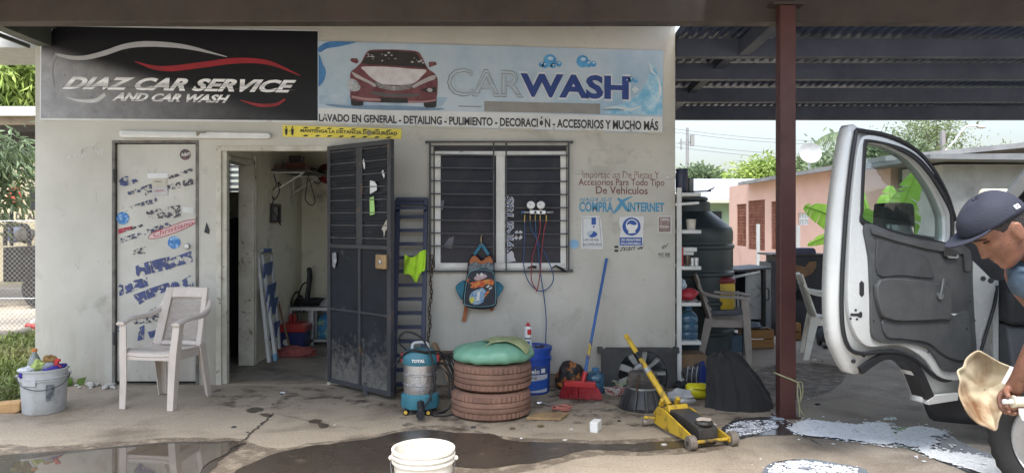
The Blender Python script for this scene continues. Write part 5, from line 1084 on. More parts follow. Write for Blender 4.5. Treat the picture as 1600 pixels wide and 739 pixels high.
crumple(jf(.40,.0,.157), .05,.035,.01, 5, .4, flat("oily_paper", (.42,.36,.30)), "paper_scrap", "oily scrap of paper lying on the saddle of the yellow jack", "scrap")
m = MB(); m.bar(jf(-.03,0,.10), jf(.10,0,.16), .15, .05); m.bar(jf(-.03,-.06,.15), jf(-.0,-.06,.20), .03, .03); m.bar(jf(-.03,.06,.15), jf(.0,.06,.20), .03, .03); m.build("handle_socket", M_jy, jk, bevel=.006)
hh0 = jf(-.02,0,.15); hh1 = P(978,524,5.62)
m = MB(); m.tube([hh0, hh1], .018, 12); m.tube([hh0, hh0+(hh1-hh0)*.45], .022, 12); hd = m.build("jack_handle", M_jy, jk, smooth=40)
m = MB(); m.tube([hh0+(hh1-hh0)*.64, hh0+(hh1-hh0)*.73], .0195, 12); m.build("handle_grip", M_black, hd, smooth=40)
m = MB(); m.tube([hh0+(hh1-hh0)*.44, hh0+(hh1-hh0)*.50], .025, 12); m.build("handle_clamp", M_alu, hd, smooth=40)
# ================================================================== black covered bundle, helmet-yellow jug, bag, oil jug
c = Vector((P(1152,600,5.72).x, 5.76, 0)); m = MB(); secs = []
BT = [(0,.262,.17,.03),(.05,.25,.165,.026),(.12,.232,.155,.008),(.20,.212,.145,-.02),(.28,.178,.13,-.05),(.34,.145,.115,-.075),(.375,.118,.095,-.088),(.398,.075,.06,-.098),(.408,.0,.0,-.105)]
def brow(t):
    q = t*(len(BT)-1); a = min(int(q), len(BT)-2); f = q-a; return [BT[a][k]+(BT[a+1][k]-BT[a][k])*f for k in range(4)]
for lv_ in range(33):
    z, rx, ry, ox = brow(lv_/32); ring = []
    for j in range(128):
        a = 2*PI*j/128; d = Vector((math.cos(a), math.sin(a), z*3))
        w_ = mnoise.noise(Vector((d.x*1.6, d.y*1.6, z*1.5+3))); rid = (1-abs(mnoise.noise(Vector((d.x*2.6+w_, d.y*2.6, z*2.2-2)))))**4; rid2 = (1-abs(mnoise.noise(Vector((d.x*5+7, d.y*5+w_*2, z*5)))))**5
        k = 1+.16*w_+.095*(rid-.45)+.035*(rid2-.4); ring.append(c+Vector((ox+rx*k*math.cos(a), ry*k*math.sin(a), max(0, z+(.03*w_+.02*rid)*min(1, z*8)))))
    secs.append(ring)
m.loft(secs); tag(m.build("covered_bundle", pm("black_cloth", (.017,.017,.018), (.027,.027,.028), sc=30, rough=.85, bump=.3, bsc=120, sheen=.12), smooth=80), "bundle under a black cloth between the yellow jug and the maroon post", "bundle")
yj = Vector((P(1091,604,6.0).x, 6.0, .068)); t = thing("yellow_jug", "bright yellow plastic jug lying on its side by the white shelf", "jug", yj)
m = MB(); secs = []
for x, r in ((-.10,.02),(-.095,.05),(-.08,.062),(.03,.064),(.075,.055),(.09,.03),(.092,.01)): secs.append([yj+Vector((x, r*math.cos(a)*.9, r*.98*math.sin(a))) for a in [2*PI*j/24 for j in range(24)]])
m.loft(secs); m.build("jug_body", flat("canary_plastic", (.68,.60,.02), rough=.3), t, smooth=60)
m = MB(); m.tube(spline([yj+Vector(p) for p in ((-.05,-.055,.03),(-.02,-.075,.035),(.03,-.072,.03),(.05,-.052,.025))], 5), .010, 8); m.build("jug_handle", MATS["canary_plastic"], t, smooth=60)
crumple((P(1064,614,5.85).x, 5.86, .05), .11,.07,.05, 9, .45, pm("grey_film", (.38,.38,.38), (.50,.50,.50), sc=10, rough=.3), "plastic_bag", "crumpled grey plastic bag between the fan housing and the yellow jug", "bag")
oj = Vector((P(1107,580,6.22).x, 6.22, 0)); t = thing("oil_jug", "dark blue motor oil jug behind the black covered bundle", "oil jug", oj)
m = MB(); m.prism(sp2([(-.075,0),(.085,0),(.09,.10),(.085,.155),(.03,.19),(-.03,.215),(-.035,.24),(-.065,.24),(-.072,.20),(-.08,.10)], 4), lambda x, z, d: oj+Vector((x, d, z)), -.045, .045); ob_ = m.build("jug_body", flat("oil_jug_blue", (.018,.035,.16), rough=.35), t, bevel=.008, smooth=40)
m = MB(); m.lathe([(0,.238),(.018,.238),(.018,.262),(0,.262)], oj+Vector((-.05,0,0)), 14); m.build("jug_cap", flat("oil_jug_blue", (.018,.035,.16)), t, smooth=40)
for k, (pts, mm) in enumerate((([(-.045,.03),(.075,.03),(.075,.11),(-.045,.10)], flat("label_navy", (.03,.06,.20))), ([(-.02,.05),(-.005,.05),(.012,.085),(-.002,.085)], flat("label_red", (.55,.03,.03))), ([(.0,.05),(.01,.045),(.05,.095),(.035,.1)], flat("label_yellow", (.6,.5,.05))))):
    decal(t, "jug_label", pts, mm, fn=lambda x, z: oj+Vector((x, -.0465-.002*k, z)))
m = MB(); m.grid(lambda u, v: P(1078+22*u, 628+4*v, 5.6)*1, 1, 1)
# ================================================================== white shelf at the corner and what stands on it
sh = thing("shelf_rack", "white metal shelf rack standing at the corner of the workshop", "shelf", (1.52, 6.7, 0))
M_shelf = pm("white_shelf_enamel", (.62,.62,.59), (.52,.52,.49), sc=5, rough=.45, dirt=(.28,.25,.20), dsc=9, dlo=.62, dhi=.8)
m = MB(); m.box(1.413, 1.452, 6.46, 6.49, 0, 1.70); m.build("upright", M_shelf, sh, bevel=.002)
m = MB(); m.box(1.413, 1.452, 6.86, 6.89, 0, 1.70); m.build("upright", M_shelf, sh, bevel=.002)
SHZ = [1.645, 1.325, 1.015, .705, .375, .055]
for z in SHZ:
    m = MB(); m.box(1.4525, 1.618, 6.455, 6.895, z-.018, z+.012); m.build("shelf_board", M_shelf, sh, bevel=.003)
def cyl_thing(name, label, cat, c, prof, mat, group=None, n=22):
    m = MB(); m.lathe(prof, c, n); return tag(m.build(name, mat, None, smooth=40), label, cat, group)
t = cyl_thing("dark_canister", "dark blue canister on the top board of the white shelf", "canister", (1.475,6.56,1.657), [(0,0),(.052,0),(.054,.01),(.054,.17),(.048,.175),(.048,.19),(.054,.195),(.052,.21),(0,.21)], flat("canister_navy", (.018,.025,.055), rough=.35))
m = MB(); m.box(1.545, 1.585, 6.58, 6.66, 1.657, 1.79); tag(m.build("grey_tin", pm("grey_carton", (.20,.20,.20), (.14,.15,.16), sc=20), bevel=.004), "small grey carton beside the dark canister on the shelf", "carton")
m = MB(); m.bar((1.50,6.50,1.665), (1.71,6.50,1.672), .06, .012); m.bar((1.68,6.50,1.672),(1.74,6.49,1.70), .03, .012); tag(m.build("flat_tool", M_black, bevel=.003), "flat black tool lying across the front of the top shelf board", "tool")
m = MB(); m.tube([(1.40,6.47,1.555), (1.60,6.47,1.57)], .013, 10); tag(m.build("white_tube", M_pvcwhite, smooth=40), "short white plastic tube sticking out under the top shelf board", "tube")
cyl_thing("white_cup", "white cup on the second board of the shelf", "cup", (1.548,6.53,1.337), [(0,0),(.034,0),(.042,.09),(.044,.093),(.040,.093),(.033,.006),(0,.006)], pm("stained_white", (.58,.55,.48), (.45,.42,.36), sc=12))
m = MB(); m.box(1.456, 1.60, 6.53, 6.66, 1.15, 1.185); m.box(1.456,1.575,6.54,6.65,1.12,1.148); tag(m.build("white_tray", M_shelf, bevel=.004), "shallow white tray stacked on cartons in the middle of the shelf", "tray")
m = MB(); m.box(1.462, 1.50, 6.56, 6.64, 1.027, 1.118); tag(m.build("dark_carton", flat("carton_navy", (.03,.04,.08)), bevel=.003), "upright dark blue carton under the white tray on the shelf", "carton")
cyl_thing("brown_jar", "small brown jar between the dark carton and the tin cans on the shelf", "jar", (1.516,6.53,1.027), [(0,0),(.019,0),(.021,.07),(.017,.08),(.017,.095),(0,.095)], flat("amber_glass", (.10,.06,.035), rough=.2))
for k, x in enumerate((1.555, 1.589)): cyl_thing("tin_can", ("bare tin can beside the brown jar on the shelf", "bare tin can at the outer end of the middle shelf board")[k], "tin can", (x,6.51,1.027), [(0,0),(.017,0),(.018,.07),(.015,.072),(0,.068)], M_alu, "tin cans on the shelf")
cyl_thing("red_tin", "narrow red tin standing by the upright in the middle of the shelf", "tin", (1.462,6.50,1.027), [(0,0),(.012,0),(.013,.15),(.009,.165),(0,.165)], M_redp)
crumple((1.53,6.58,.775), .085,.08,.055, 11, .3, pm("red_plastic_bag", (.38,.03,.04), (.28,.02,.03), sc=12, rough=.4), "red_bundle", "crumpled red bundle on the shelf board above the water jug", "bundle")
crumple((1.475,6.54,.865), .035,.05,.045, 13, .3, flat("pale_blue_film", (.40,.48,.55), rough=.3), "pale_packet", "pale blue packet above the red bundle on the shelf", "packet")
m = MB(); m.grid(lambda u, v: Vector((1.47+.15*u, 6.46+.2*v, .722+.012*math.sin(9*u+5*v))), 8, 8); tag(m.build("papers", flat("grey_paper", (.48,.47,.47)), smooth=60), "loose grey papers lying at the front of the shelf under the red bundle", "paper")
jug("water_jug", "big blue clear water jug on the low shelf board", (1.545,6.62,.387), .155, .28, M_jug)
m = MB(); m.box(1.47, 1.70, 6.60, 6.82, .07, .25); tag(m.build("cardboard_box", pm("cardboard", (.22,.14,.08), (.17,.11,.065), sc=6, rough=.85), bevel=.004), "brown cardboard box at the bottom of the white shelf", "box")
crumple((1.56,6.43,.10), .11,.07,.09, 14, .5, pm("black_lump", (.025,.025,.026), (.07,.065,.06), sc=14, rough=.6), "greasy_part", "greasy dark engine part lying at the foot of the shelf", "engine part")
for k in range(3):
    p = Vector((1.47+.04*k, 6.35, .0)); m = MB(); m.tube(spline([p+Vector((0,0,.015)), p+Vector((.004,.0,.12)), p+Vector((.015,.01,.19)), p+Vector((.03,.01,.17))], 4), .006, 6); tag(m.build("steel_hook_rod", M_alu, smooth=50), "thin bent steel rods standing before the greasy part by the shelf", "rod", "bent rods by the shelf")
crumple((1.40,6.22,.05), .07,.06,.05, 15, .5, M_rubber, "black_rag", "black rag on the ground between the fan shroud and the shelf", "rag")
# ================================================================== black water tank
tk = Vector((1.96, 8.45, 0)); tank = thing("water_tank", "big black ribbed plastic water tank behind the white shelf", "water tank", tk)
M_tank = pm("tank_black", (.030,.045,.050), (.042,.058,.063), sc=3, rough=.42, dirt=(.10,.105,.10), dsc=4, dlo=.6, dhi=.85)
Rk = .495; prof = [(0,0),(Rk,0)]
for z in (.24,.56,.87,1.16): prof += [(Rk,z-.05),(Rk+.014,z-.035),(Rk+.014,z-.005),(Rk-.004,z+.01),(Rk-.006,z+.03),(Rk,z+.05)]
prof += [(Rk,1.30),(Rk-.015,1.345),(Rk-.13,1.44),(Rk-.24,1.525),(.255,1.54),(.25,1.62),(.235,1.635),(0,1.64)]
m = MB(); m.lathe(prof, tk, 56); m.build("tank_body", M_tank, tank, smooth=30)
m = MB(); m.lathe([(0,1.635),(.215,1.64),(.225,1.65),(.225,1.675),(.20,1.69),(0,1.70)], tk, 40); m.build("tank_lid", M_tank, tank, smooth=35)
# ================================================================== clutter in the carport
cq = Vector((P(1130,450,8.1).x, 8.15, .48)); t = thing("drink_cooler", "yellow drink cooler with a red lid behind the taupe chair", "cooler", cq)
M_cy = pm("cooler_yellow", (.62,.42,.03), (.52,.35,.025), sc=7, rough=.45, dirt=(.25,.18,.08), dsc=9, dlo=.62, dhi=.8)
m = MB(); m.lathe([(0,0),(.13,0),(.135,.02),(.137,.26),(.128,.28),(0,.28)], cq, 30); m.build("cooler_body", M_cy, t, smooth=35)
m = MB(); m.lathe([(0,.275),(.143,.275),(.146,.285),(.143,.32),(.12,.34),(.05,.345),(0,.345)], cq, 30); m.build("cooler_lid", pm("cooler_red", (.20,.018,.025), (.15,.014,.02), sc=7, rough=.4), t, smooth=35)
text(t, "lettering", "HTS", [(.04,.15),(.11,.15),(.11,.115),(.04,.115)], M_redp, lambda x, z: cq+Vector((x, -math.sqrt(max(0,.141**2-x*x)), z)), .03)
cyl_thing("metal_cup", "small metal cup upside down on the red cooler lid", "cup", cq+Vector((-.02,-.02,.345)), [(0,0),(.04,0),(.036,.07),(.03,.075),(0,.075)], M_alu)
m = MB(); m.box(cq.x-.28, cq.x+.20, cq.y-.20, cq.y+.25, .43, .478); 
for x in (-.26,.17): 
    for y in (-.18,.22): m.box(cq.x+x, cq.x+x+.03, cq.y+y, cq.y+y+.03, 0, .43)
tag(m.build("low_table", pm("grey_table", (.13,.14,.16), (.09,.10,.12), sc=6), bevel=.003), "low dark grey table under the yellow cooler", "table")
# opened fridge carcass with dark board on top
fx0, fx1 = P(1150,500,8.6).x, P(1196,500,8.6).x; fr_ = thing("fridge_carcass", "stripped grey fridge carcass with rusty panel behind the yellow cooler", "fridge", ((fx0+fx1)/2, 8.8, 0))
M_fr = pm("fridge_grey", (.46,.47,.46), (.36,.37,.36), sc=4, rough=.6, dirt=(.10,.08,.06), dsc=8, dlo=.55, dhi=.7)
m = MB(); m.box(fx0+.12, fx1-.04, 8.62, 8.65, .30, .86); m.build("rusty_panel", M_fr, fr_, bevel=.003)
m = MB(); m.box(fx1-.035, fx1, 8.58, 9.1, .22, .87); m.build("side_frame", M_black, fr_, bevel=.004); m = MB(); m.box(fx0-.1, fx1-.036, 9.05, 9.1, .22, .87); m.build("rear_frame", flat("deep_grey", (.05,.05,.055)), fr_)
m = MB(); m.tube(spline([(fx1-.005,8.57,.52),(fx1+.02,8.55,.54),(fx1+.02,8.55,.64),(fx1-.005,8.57,.66)], 4), .007, 6); m.build("pull_handle", M_black, fr_, smooth=50)
m = MB(); m.box(fx0-.1, fx1, 8.58, 9.1, .20, .218); m.build("base_panel", M_fr, fr_)
for k, px in enumerate((1147,1152,1157,1162)):
    a = P(px, 505, 8.45); m = MB(); m.bar((a.x, 8.5, .30), (a.x+.01*k, 8.62, .72-.05*k), .022, .015); tag(m.build("wooden_lath", flat("pale_slat_paint", (.45,.45,.44)), bevel=.002), "pale slats leaning inside the fridge carcass behind the cooler", "slat", "pale slats leaning behind the cooler")
m = MB(); m.bar(P(1138,421,8.7), P(1190,414,8.75)+Vector((0,0,-.02)), .55, .025); tag(m.build("dark_board", pm("dark_board_paint", (.06,.06,.07), (.09,.09,.10), sc=5), bevel=.004), "dark grey board lying tilted on top of the fridge carcass", "board")
m = MB(); m.bar(P(1144,433,8.5), P(1186,424,8.6), .05, .03); tag(m.build("grey_pole", M_alu, bevel=.003), "grey metal bar lying across the fridge carcass under the dark board", "bar")
M_crate = pm("ochre_crate", (.36,.19,.07), (.26,.14,.055), sc=6, rough=.8, stretch=(1,1,8))
def crate(label, x0, x1, y0, y1, h):
    t = thing("wooden_crate", label, "crate", ((x0+x1)/2, (y0+y1)/2, 0), "ochre crates on the carport floor")
    for k in range(2):
        z = .008+k*h/2; m = MB(); m.box(x0, x1, y0, y0+.018, z, z+h/2-.012); m.build("front_slat", M_crate, t, bevel=.002)
    m = MB(); m.box(x0, x0+.018, y0+.0185, y1, 0, h); m.build("end_board", M_crate, t); m = MB(); m.box(x1-.018, x1, y0+.0185, y1, 0, h); m.build("end_board", M_crate, t); m = MB(); m.box(x0+.0185, x1-.0185, y0+.0185, y1, h-.06, h-.03); m.build("bottom_board", M_crate, t)
crate("ochre wooden crate below the fridge carcass, left of the maroon post", P(1157,500,8.6).x, P(1200,500,8.6).x, 8.40, 8.7, .21)
crate("ochre wooden crate just right of the maroon post, before the dark cabinet", P(1224,500,9.1).x, P(1247,500,9.1).x, 9.0, 9.3, .20)
m = MB(); rng = random.Random(21)
c = Vector((P(1165,500,8.5).x, 8.55, .245)); crumple(c, .20,.12,.05, 16, .6, pm("mixed_rags", (.10,.14,.22), (.35,.36,.38), sc=18, rough=.8), "pile_of_rags", "blue and grey rags heaped on the crate behind the taupe chair", "rags")
m = MB(); m.box(P(1128,500,8.5).x, P(1150,500,8.5).x, 8.2, 8.5, 0, .17); tag(m.build("blue_crate", flat("steel_blue_plastic", (.07,.12,.17)), bevel=.008), "low steel blue plastic box under the low table", "box")
cyl_thing("white_bottle", "small white bottle lying in the shadow under the taupe chair", "bottle", (2.16,7.45,.0), [(0,0),(.03,0),(.03,.06),(.012,.08),(0,.08)], M_white)
# dark cabinet with cardboard and a blue tool case
cx0, cx1 = P(1203,500,9.4).x, P(1289,500,9.4).x; cab = thing("dark_cabinet", "black cabinet patched with torn cardboard behind the maroon post", "cabinet", ((cx0+cx1)/2, 9.4, 0))
m = MB(); m.box(cx0+.10, cx1, 9.38, 9.85, .0, .99); m.build("cabinet_body", pm("soot_black", (.025,.026,.032), (.05,.05,.055), sc=5, rough=.7), cab, bevel=.006)
m = MB(); m.box(cx0, cx1+.05, 9.33, 9.88, .992, 1.012); m.build("cabinet_top", pm("dark_wood", (.06,.05,.045), sc=5), cab, bevel=.003); m = MB(); m.box(cx0, cx0+.095, 9.36, 9.8, 0, .90); m.build("cabinet_side", flat("slate_panel", (.06,.065,.075)), cab)
decal(cab, "cardboard_patch", [(1236,412),(1258,417),(1264,409),(1276,408),(1275,418),(1268,428),(1252,435),(1236,434)], pm("torn_cardboard", (.24,.13,.06), (.17,.09,.045), sc=7), fn=lambda x, y: P(x, y, 9.372))
t = thing("tool_case", "blue plastic tool case lying on top of the dark cabinet", "case", P(1256,395,9.5))
a = P(1238,395,9.45); b = P(1274,395,9.45); m = MB(); m.prism([(a.x,1.013),(b.x,1.013),(b.x-.005,1.06),(b.x-.03,1.085),(a.x+.03,1.085),(a.x+.005,1.06)], lambda x, z, d: Vector((x, d, z)), 9.42, 9.62); m.build("case_shell", flat("case_blue", (.04,.06,.14), rough=.4), t, bevel=.008); m = MB(); m.bar((a.x+.02,9.41,1.05), (b.x-.02,9.41,1.05), .012, .008); m.build("case_seam", M_black, t)
# pressure washer and hose, blue crate
pw = Vector((P(1296,540,8.6).x, 8.6, 0)); t = thing("pressure_washer", "small blue pressure washer under the white chair", "pressure washer", pw)
m = MB(); m.prism(sp2([(-.10,.05),(.10,.05),(.11,.14),(.06,.20),(-.05,.21),(-.11,.15)], 4), lambda x, z, d: pw+Vector((x, d, z)), -.09, .09); m.build("washer_body", flat("washer_black", (.03,.035,.045)), t, bevel=.01)
m = MB(); m.lathe([(0,0),(.055,0),(.062,.01),(.05,.025),(0,.03)], (0,0,0), 20, Matrix.Translation(pw+Vector((.02,-.09,.11))) @ Matrix.Rotation(PI/2,4,'X')); m.build("washer_cap", flat("washer_blue", (.06,.13,.40)), t, smooth=40)
for s in (-1,1):
    m = MB(); m.lathe([(0,-.012),(.05,-.012),(.05,.012),(0,.012)], pw+Vector((s*.10,.04,.05)), 18, Matrix.Rotation(PI/2,4,'Y')); m.build("washer_wheel", M_rubber, t, smooth=40)
coil("washer_hose", "black hose loosely coiled before the pressure washer", pw+Vector((.0,-.2,0)), .16, .08, 3, M_rubber, .008, 7, "hose", .02)
coil("black_coil", "ring of black hose hanging on the dark cabinet behind the white chair", P(1262,470,9.3), .13, .03, 4, M_rubber, .010, 8, "hose", .14)
a = P(1318,530,8.75); m = MB(); m.box(a.x-.11, a.x+.12, 8.7, 8.95, 0, .30); m.box(a.x-.125, a.x+.135, 8.69, 8.96, .301, .325); tag(m.build("blue_bin", flat("bin_blue", (.04,.13,.45), rough=.4), bevel=.008), "bright blue plastic bin behind the white chair", "bin")
m = MB(); m.grid(lambda u, v: Vector((3.20+.2*u, 7.72+.25*v, .445+.01*math.sin(7*u+3*v))), 8, 8); tag(m.build("paper_sheet", flat("grey_paper", (.48,.47,.47)), smooth=60), "crumpled pale paper lying on the white chair seat", "paper")
# ================================================================== inside the entrance room
lad = thing("step_ladder", "folded white step ladder with blue treads leaning in the entrance room", "ladder", (-2.36, 7.5, 0))
M_lw = pm("ladder_white", (.52,.53,.53), (.44,.45,.45), sc=8, rough=.45, dirt=(.25,.22,.18), dsc=12, dlo=.62, dhi=.75); M_lb = flat("ladder_blue", (.05,.10,.26), rough=.5)
def L3(px, py, y): return P(px, py, y)
for a, b in (((404,402),(421,566)), ((410,398),(431,560))):
    m = MB(); y0 = 7.35 if a[0] == 404 else 7.45; m.bar(L3(*a, y0+.18), L3(*b, y0), .03, .055, (0,1,0)); m.build("front_rail", M_lw, lad, bevel=.004)
for a, b in (((418,410),(430,540)), ((424,398),(437,545))):
    m = MB(); m.bar(L3(*a, 7.85), L3(*b, 7.75), .022, .03, (0,1,0)); m.build("rear_rail", M_lw, lad, bevel=.003)
m = MB(); m.tube(spline([L3(403,404,7.53), L3(404,396,7.55), L3(410,391,7.6), L3(420,390,7.7), L3(424,396,7.85)], 5), .016, 8); m.build("top_hoop", M_lw, lad, smooth=60)
m = MB(); m.tube([L3(412,391.5,7.6), L3(422,390.5,7.72)], .021, 8); m.build("hoop_grip", M_lb, lad, smooth=60)
for k, (px, py) in enumerate(((416,424),(421,459),(424,482),(427,519))):
    a = L3(px-4, py, 7.50); b = L3(px+9, py-6, 7.82); m = MB(); m.bar(a, b, .012, .17 if k else .14, (.1,0,1)); m.build("tread", M_lb, lad, bevel=.003)
m = MB(); m.bar(L3(430,552,7.45), L3(431,563,7.45), .034, .06, (0,1,0)); m.build("rubber_foot", flat("foot_blue", (.16,.30,.45)), lad)
mp_ = thing("floor_mop", "mop with a wooden stick and a pink red head in the entrance room", "mop", P(462,557,7.9))
h0 = P(452,541,8.0); h1 = P(428,440,8.35)
m = MB(); m.tube([h0, h1], .012, 8); m.build("mop_handle", pm("mop_wood", (.24,.15,.09), (.18,.11,.07), sc=8), mp_, smooth=40)
hc = Vector((P(463,550,7.95).x, 7.95, .0)); secs = []
m = MB(); m.sphere(hc+Vector((0,0,.035)), .19, .12, .07, 26, 12, lambda d: 1+.25*mnoise.noise(d*2+Vector((7,0,0)))+.18*math.sin(14*math.atan2(d.y,d.x)+3*d.z)*max(0,1-abs(d.z))); m.build("mop_head", pm("mop_pink", (.34,.10,.09), (.25,.06,.06), sc=25, rough=.9, bump=.5, bsc=70), mp_, smooth=80)
kc = Vector((P(457,530,8.35).x, 8.4, 0)); t = thing("blue_coolbox", "navy blue cool box with a red lid behind the mop", "cool box", kc)
m = MB(); m.prism([(-.13,.0),(.14,.0),(.15,.20),(-.14,.20)], lambda x, z, d: kc+Vector((x, d, z)), -.12, .12); m.build("box_body", flat("coolbox_navy", (.02,.03,.13), rough=.4), t, bevel=.015)
m = MB(); m.prism([(-.155,.20),(.165,.20),(.16,.27),(.12,.29),(-.11,.29),(-.15,.26)], lambda x, z, d: kc+Vector((x, d, z)), -.14, .14); m.build("box_lid", flat("coolbox_red", (.38,.035,.03), rough=.4), t, bevel=.012)
m = MB(); m.lathe([(0,0),(.035,0),(.035,.003),(0,.003)], (0,0,0), 18, Matrix.Translation(kc+Vector((-.05,-.1205,.09))) @ Matrix.Rotation(PI/2,4,'X')); m.build("box_label", M_white, t)
for k, dx in enumerate((-.015, .03)): cyl_thing("red_bottle", "red bottles standing on the red lid of the cool box", "bottle", kc+Vector((dx-.02,0,.29)), [(0,0),(.022,0),(.022,.06),(.012,.085),(.013,.10),(0,.10)], flat("bottle_red", (.30,.02,.02)), "red bottles on the cool box")
tb = thing("metal_stand", "low grey metal frame stand by the back wall of the entrance room", "stand", (P(490,520,8.7).x, 8.75, 0))
x0, x1 = P(452,500,8.6).x, P(530,500,8.6).x
m = MB()
for y in (8.6, 8.95):
    m.bar((x0,y,.42), (x1,y,.42), .035, .035); m.bar((x0,y,.06), (x1,y,.06), .03, .03)
    for x in (x0+.02, (x0+x1)/2-.02, x1-.02): m.bar((x,y,.0), (x,y,.40), .03, .03)
for x in (x0+.02, x1-.02): m.bar((x,8.6,.42), (x,8.95,.42), .03, .03)
m.build("stand_frame", M_alu, tb); m = MB(); m.box(x0, x1, 8.6, 8.97, .438, .448); m.build("stand_top", flat("stand_dark", (.07,.07,.075)), tb)
m = MB(); m.box(x0+.19, x0+.29, 8.70, 8.76, .08, .40); m.build("inner_panel", M_alu, tb)
jug("water_jug", "blue printed water jug inside the grey metal stand", (P(510,520,8.75).x, 8.75, .075), .19, .30, pm("blue_green_print", (.05,.22,.42), (.30,.42,.25), sc=11, lo=.5, hi=.6))
coil("hose_heap", "heap of black hoses lying on the grey metal stand", (P(487,488,8.75).x, 8.75, .45), .20, .10, 7, M_rubber, .014, 11, "hose", .05)
m = MB(); m.tube(spline([P(483,418,8.9), P(484,432,8.88), P(482,452,8.85), P(478,476,8.8), P(474,486,8.75)], 6), [.02]+[.034]*8+[.03]*8+[.022]*8, 8, flat=.5); m.tube(spline([P(482,440,8.86), P(472,446,8.84), P(464,470,8.8), P(462,488,8.78)], 6), .011, 6); m.tube(spline([P(458,488,8.7), P(462,470,8.7), P(470,462,8.7), P(475,472,8.7), P(474,488,8.7)], 6), .010, 6); m.tube(spline([P(455,488,8.65), P(456,468,8.66), P(464,456,8.68), P(470,468,8.68), P(468,488,8.68)], 6), .010, 6)
tag(m.build("vacuum_hose", M_black, smooth=60), "upright black vacuum wand with looped hose at the back of the entrance room", "hose")
m = MB(); m.sphere(P(511,478,8.7), .085, .085, .085, 20, 12); tag(m.build("grey_globe", flat("globe_grey", (.35,.35,.37), rough=.35), smooth=60), "pale grey globe lamp cover on the metal stand half hidden by the security door", "globe")
m = MB(); m.lathe([(0,0),(.09,0),(.12,.02),(.115,.06),(.06,.10),(0,.11)], (0,0,0), 24, Matrix.Translation(P(512,272,9.10)) @ Matrix.Rotation(PI/2,4,'X')); tag(m.build("sun_hat", flat("deep_red", (.22,.02,.03)), smooth=50), "dark red sun hat hanging on the back wall beside the security door", "cap")
ws = thing("wall_shelf", "small dark wall shelf on white brackets in the entrance room", "shelf", (XP+.15, 8.4, 1.95))
m = MB(); m.box(XP+.002, XP+.36, 7.95, 8.98, 1.945, 1.965); m.build("shelf_board", flat("dark_shelf", (.06,.055,.05)), ws, bevel=.002)
for y in (8.08, 8.75):
    m = MB(); m.bar((XP+.008,y,1.94), (XP+.008,y,1.72), .02, .012); m.bar((XP+.008,y,1.935), (XP+.32,y,1.935), .02, .012); m.bar((XP+.012,y,1.745), (XP+.30,y,1.925), .022, .014); m.build("bracket", M_pvcwhite, ws)
m = MB(); m.box(XP+.10, XP+.30, 8.15, 8.4, 1.967, 2.05); tag(m.build("red_amplifier", flat("dull_red_case", (.14,.045,.035)), bevel=.006), "dull red metal case on the small wall shelf", "case")
m = MB(); m.box(XP+.12, XP+.25, 8.20, 8.35, 2.052, 2.13); tag(m.build("black_adapter", M_black, bevel=.005), "black box on top of the dull red case", "box")
cyl_thing("brown_roll", "roll of brown tape at the near end of the wall shelf", "tape roll", (XP+.07,8.02,1.967), [(.02,0),(.045,0),(.045,.045),(.02,.045)], flat("tape_brown", (.10,.05,.04)))
m = MB(); m.box(XP+.10, XP+.30, 8.5, 8.72, 1.967, 2.02); m.box(XP+.16, XP+.26, 8.52, 8.66, 2.0205, 2.06); tag(m.build("black_router", M_black, bevel=.006), "black router in the middle of the wall shelf", "router")
crumple((XP+.28,8.86,1.99), .10,.10,.03, 17, .4, M_black, "black_cable_heap", "heap of black cable at the far end of the wall shelf", "cable")
for k, pts in enumerate(([(424,272,8.05),(427,290,8.05),(420,300,8.0),(424,312,8.0),(432,300,8.05),(430,285,8.1),(436,292,8.1)], [(424,308,8.0),(421,325,8.0),(428,340,8.05),(434,352,8.1),(432,345,8.1)], [(478,272,8.6),(474,300,8.6),(473,312,8.6),(482,321,8.6),(488,315,8.6),(484,298,8.6),(479,280,8.6)], [(486,270,8.7),(494,278,8.7),(497,284,8.7),(492,287,8.7),(486,283,8.7)])):
    m = MB(); m.tube(spline([P(*p)+Vector((.03,0,0)) for p in pts], 6), .0055, 5); tag(m.build("hanging_cable", M_rubber, smooth=60), "thin black cables hanging from the wall shelf", "cable", "cables hanging from the wall shelf")
t = thing("switch_box", "open black switch box on the partition wall of the entrance room", "switch box", (XP+.02, 8.1, 1.5))
m = MB(); yy0, yy1 = 7.92, 8.22; z0, z1 = 1.40, 1.60
m.box(XP+.001, XP+.03, yy0, yy0+.045, z0, z1); m.box(XP+.001, XP+.03, yy1-.045, yy1, z0, z1); m.box(XP+.0015, XP+.0295, yy0+.045, yy1-.045, z0, z0+.03); m.box(XP+.0015, XP+.0295, yy0+.045, yy1-.045, z1-.03, z1); m.build("box_rim", M_black, t, bevel=.004)
m = MB(); m.box(XP+.001, XP+.006, yy0+.045, yy1-.045, z0+.03, z1-.03); m.build("box_plate", flat("plate_grey", (.30,.30,.29)), t)
# dark things glimpsed in the side room
crumple((-3.05, 8.3, .7), .25,.2,.75, 19, .15, flat("dark_coat", (.02,.02,.022), rough=.9), "dark_coat", "dark coat hanging in the unlit side room behind the entrance", "coat")
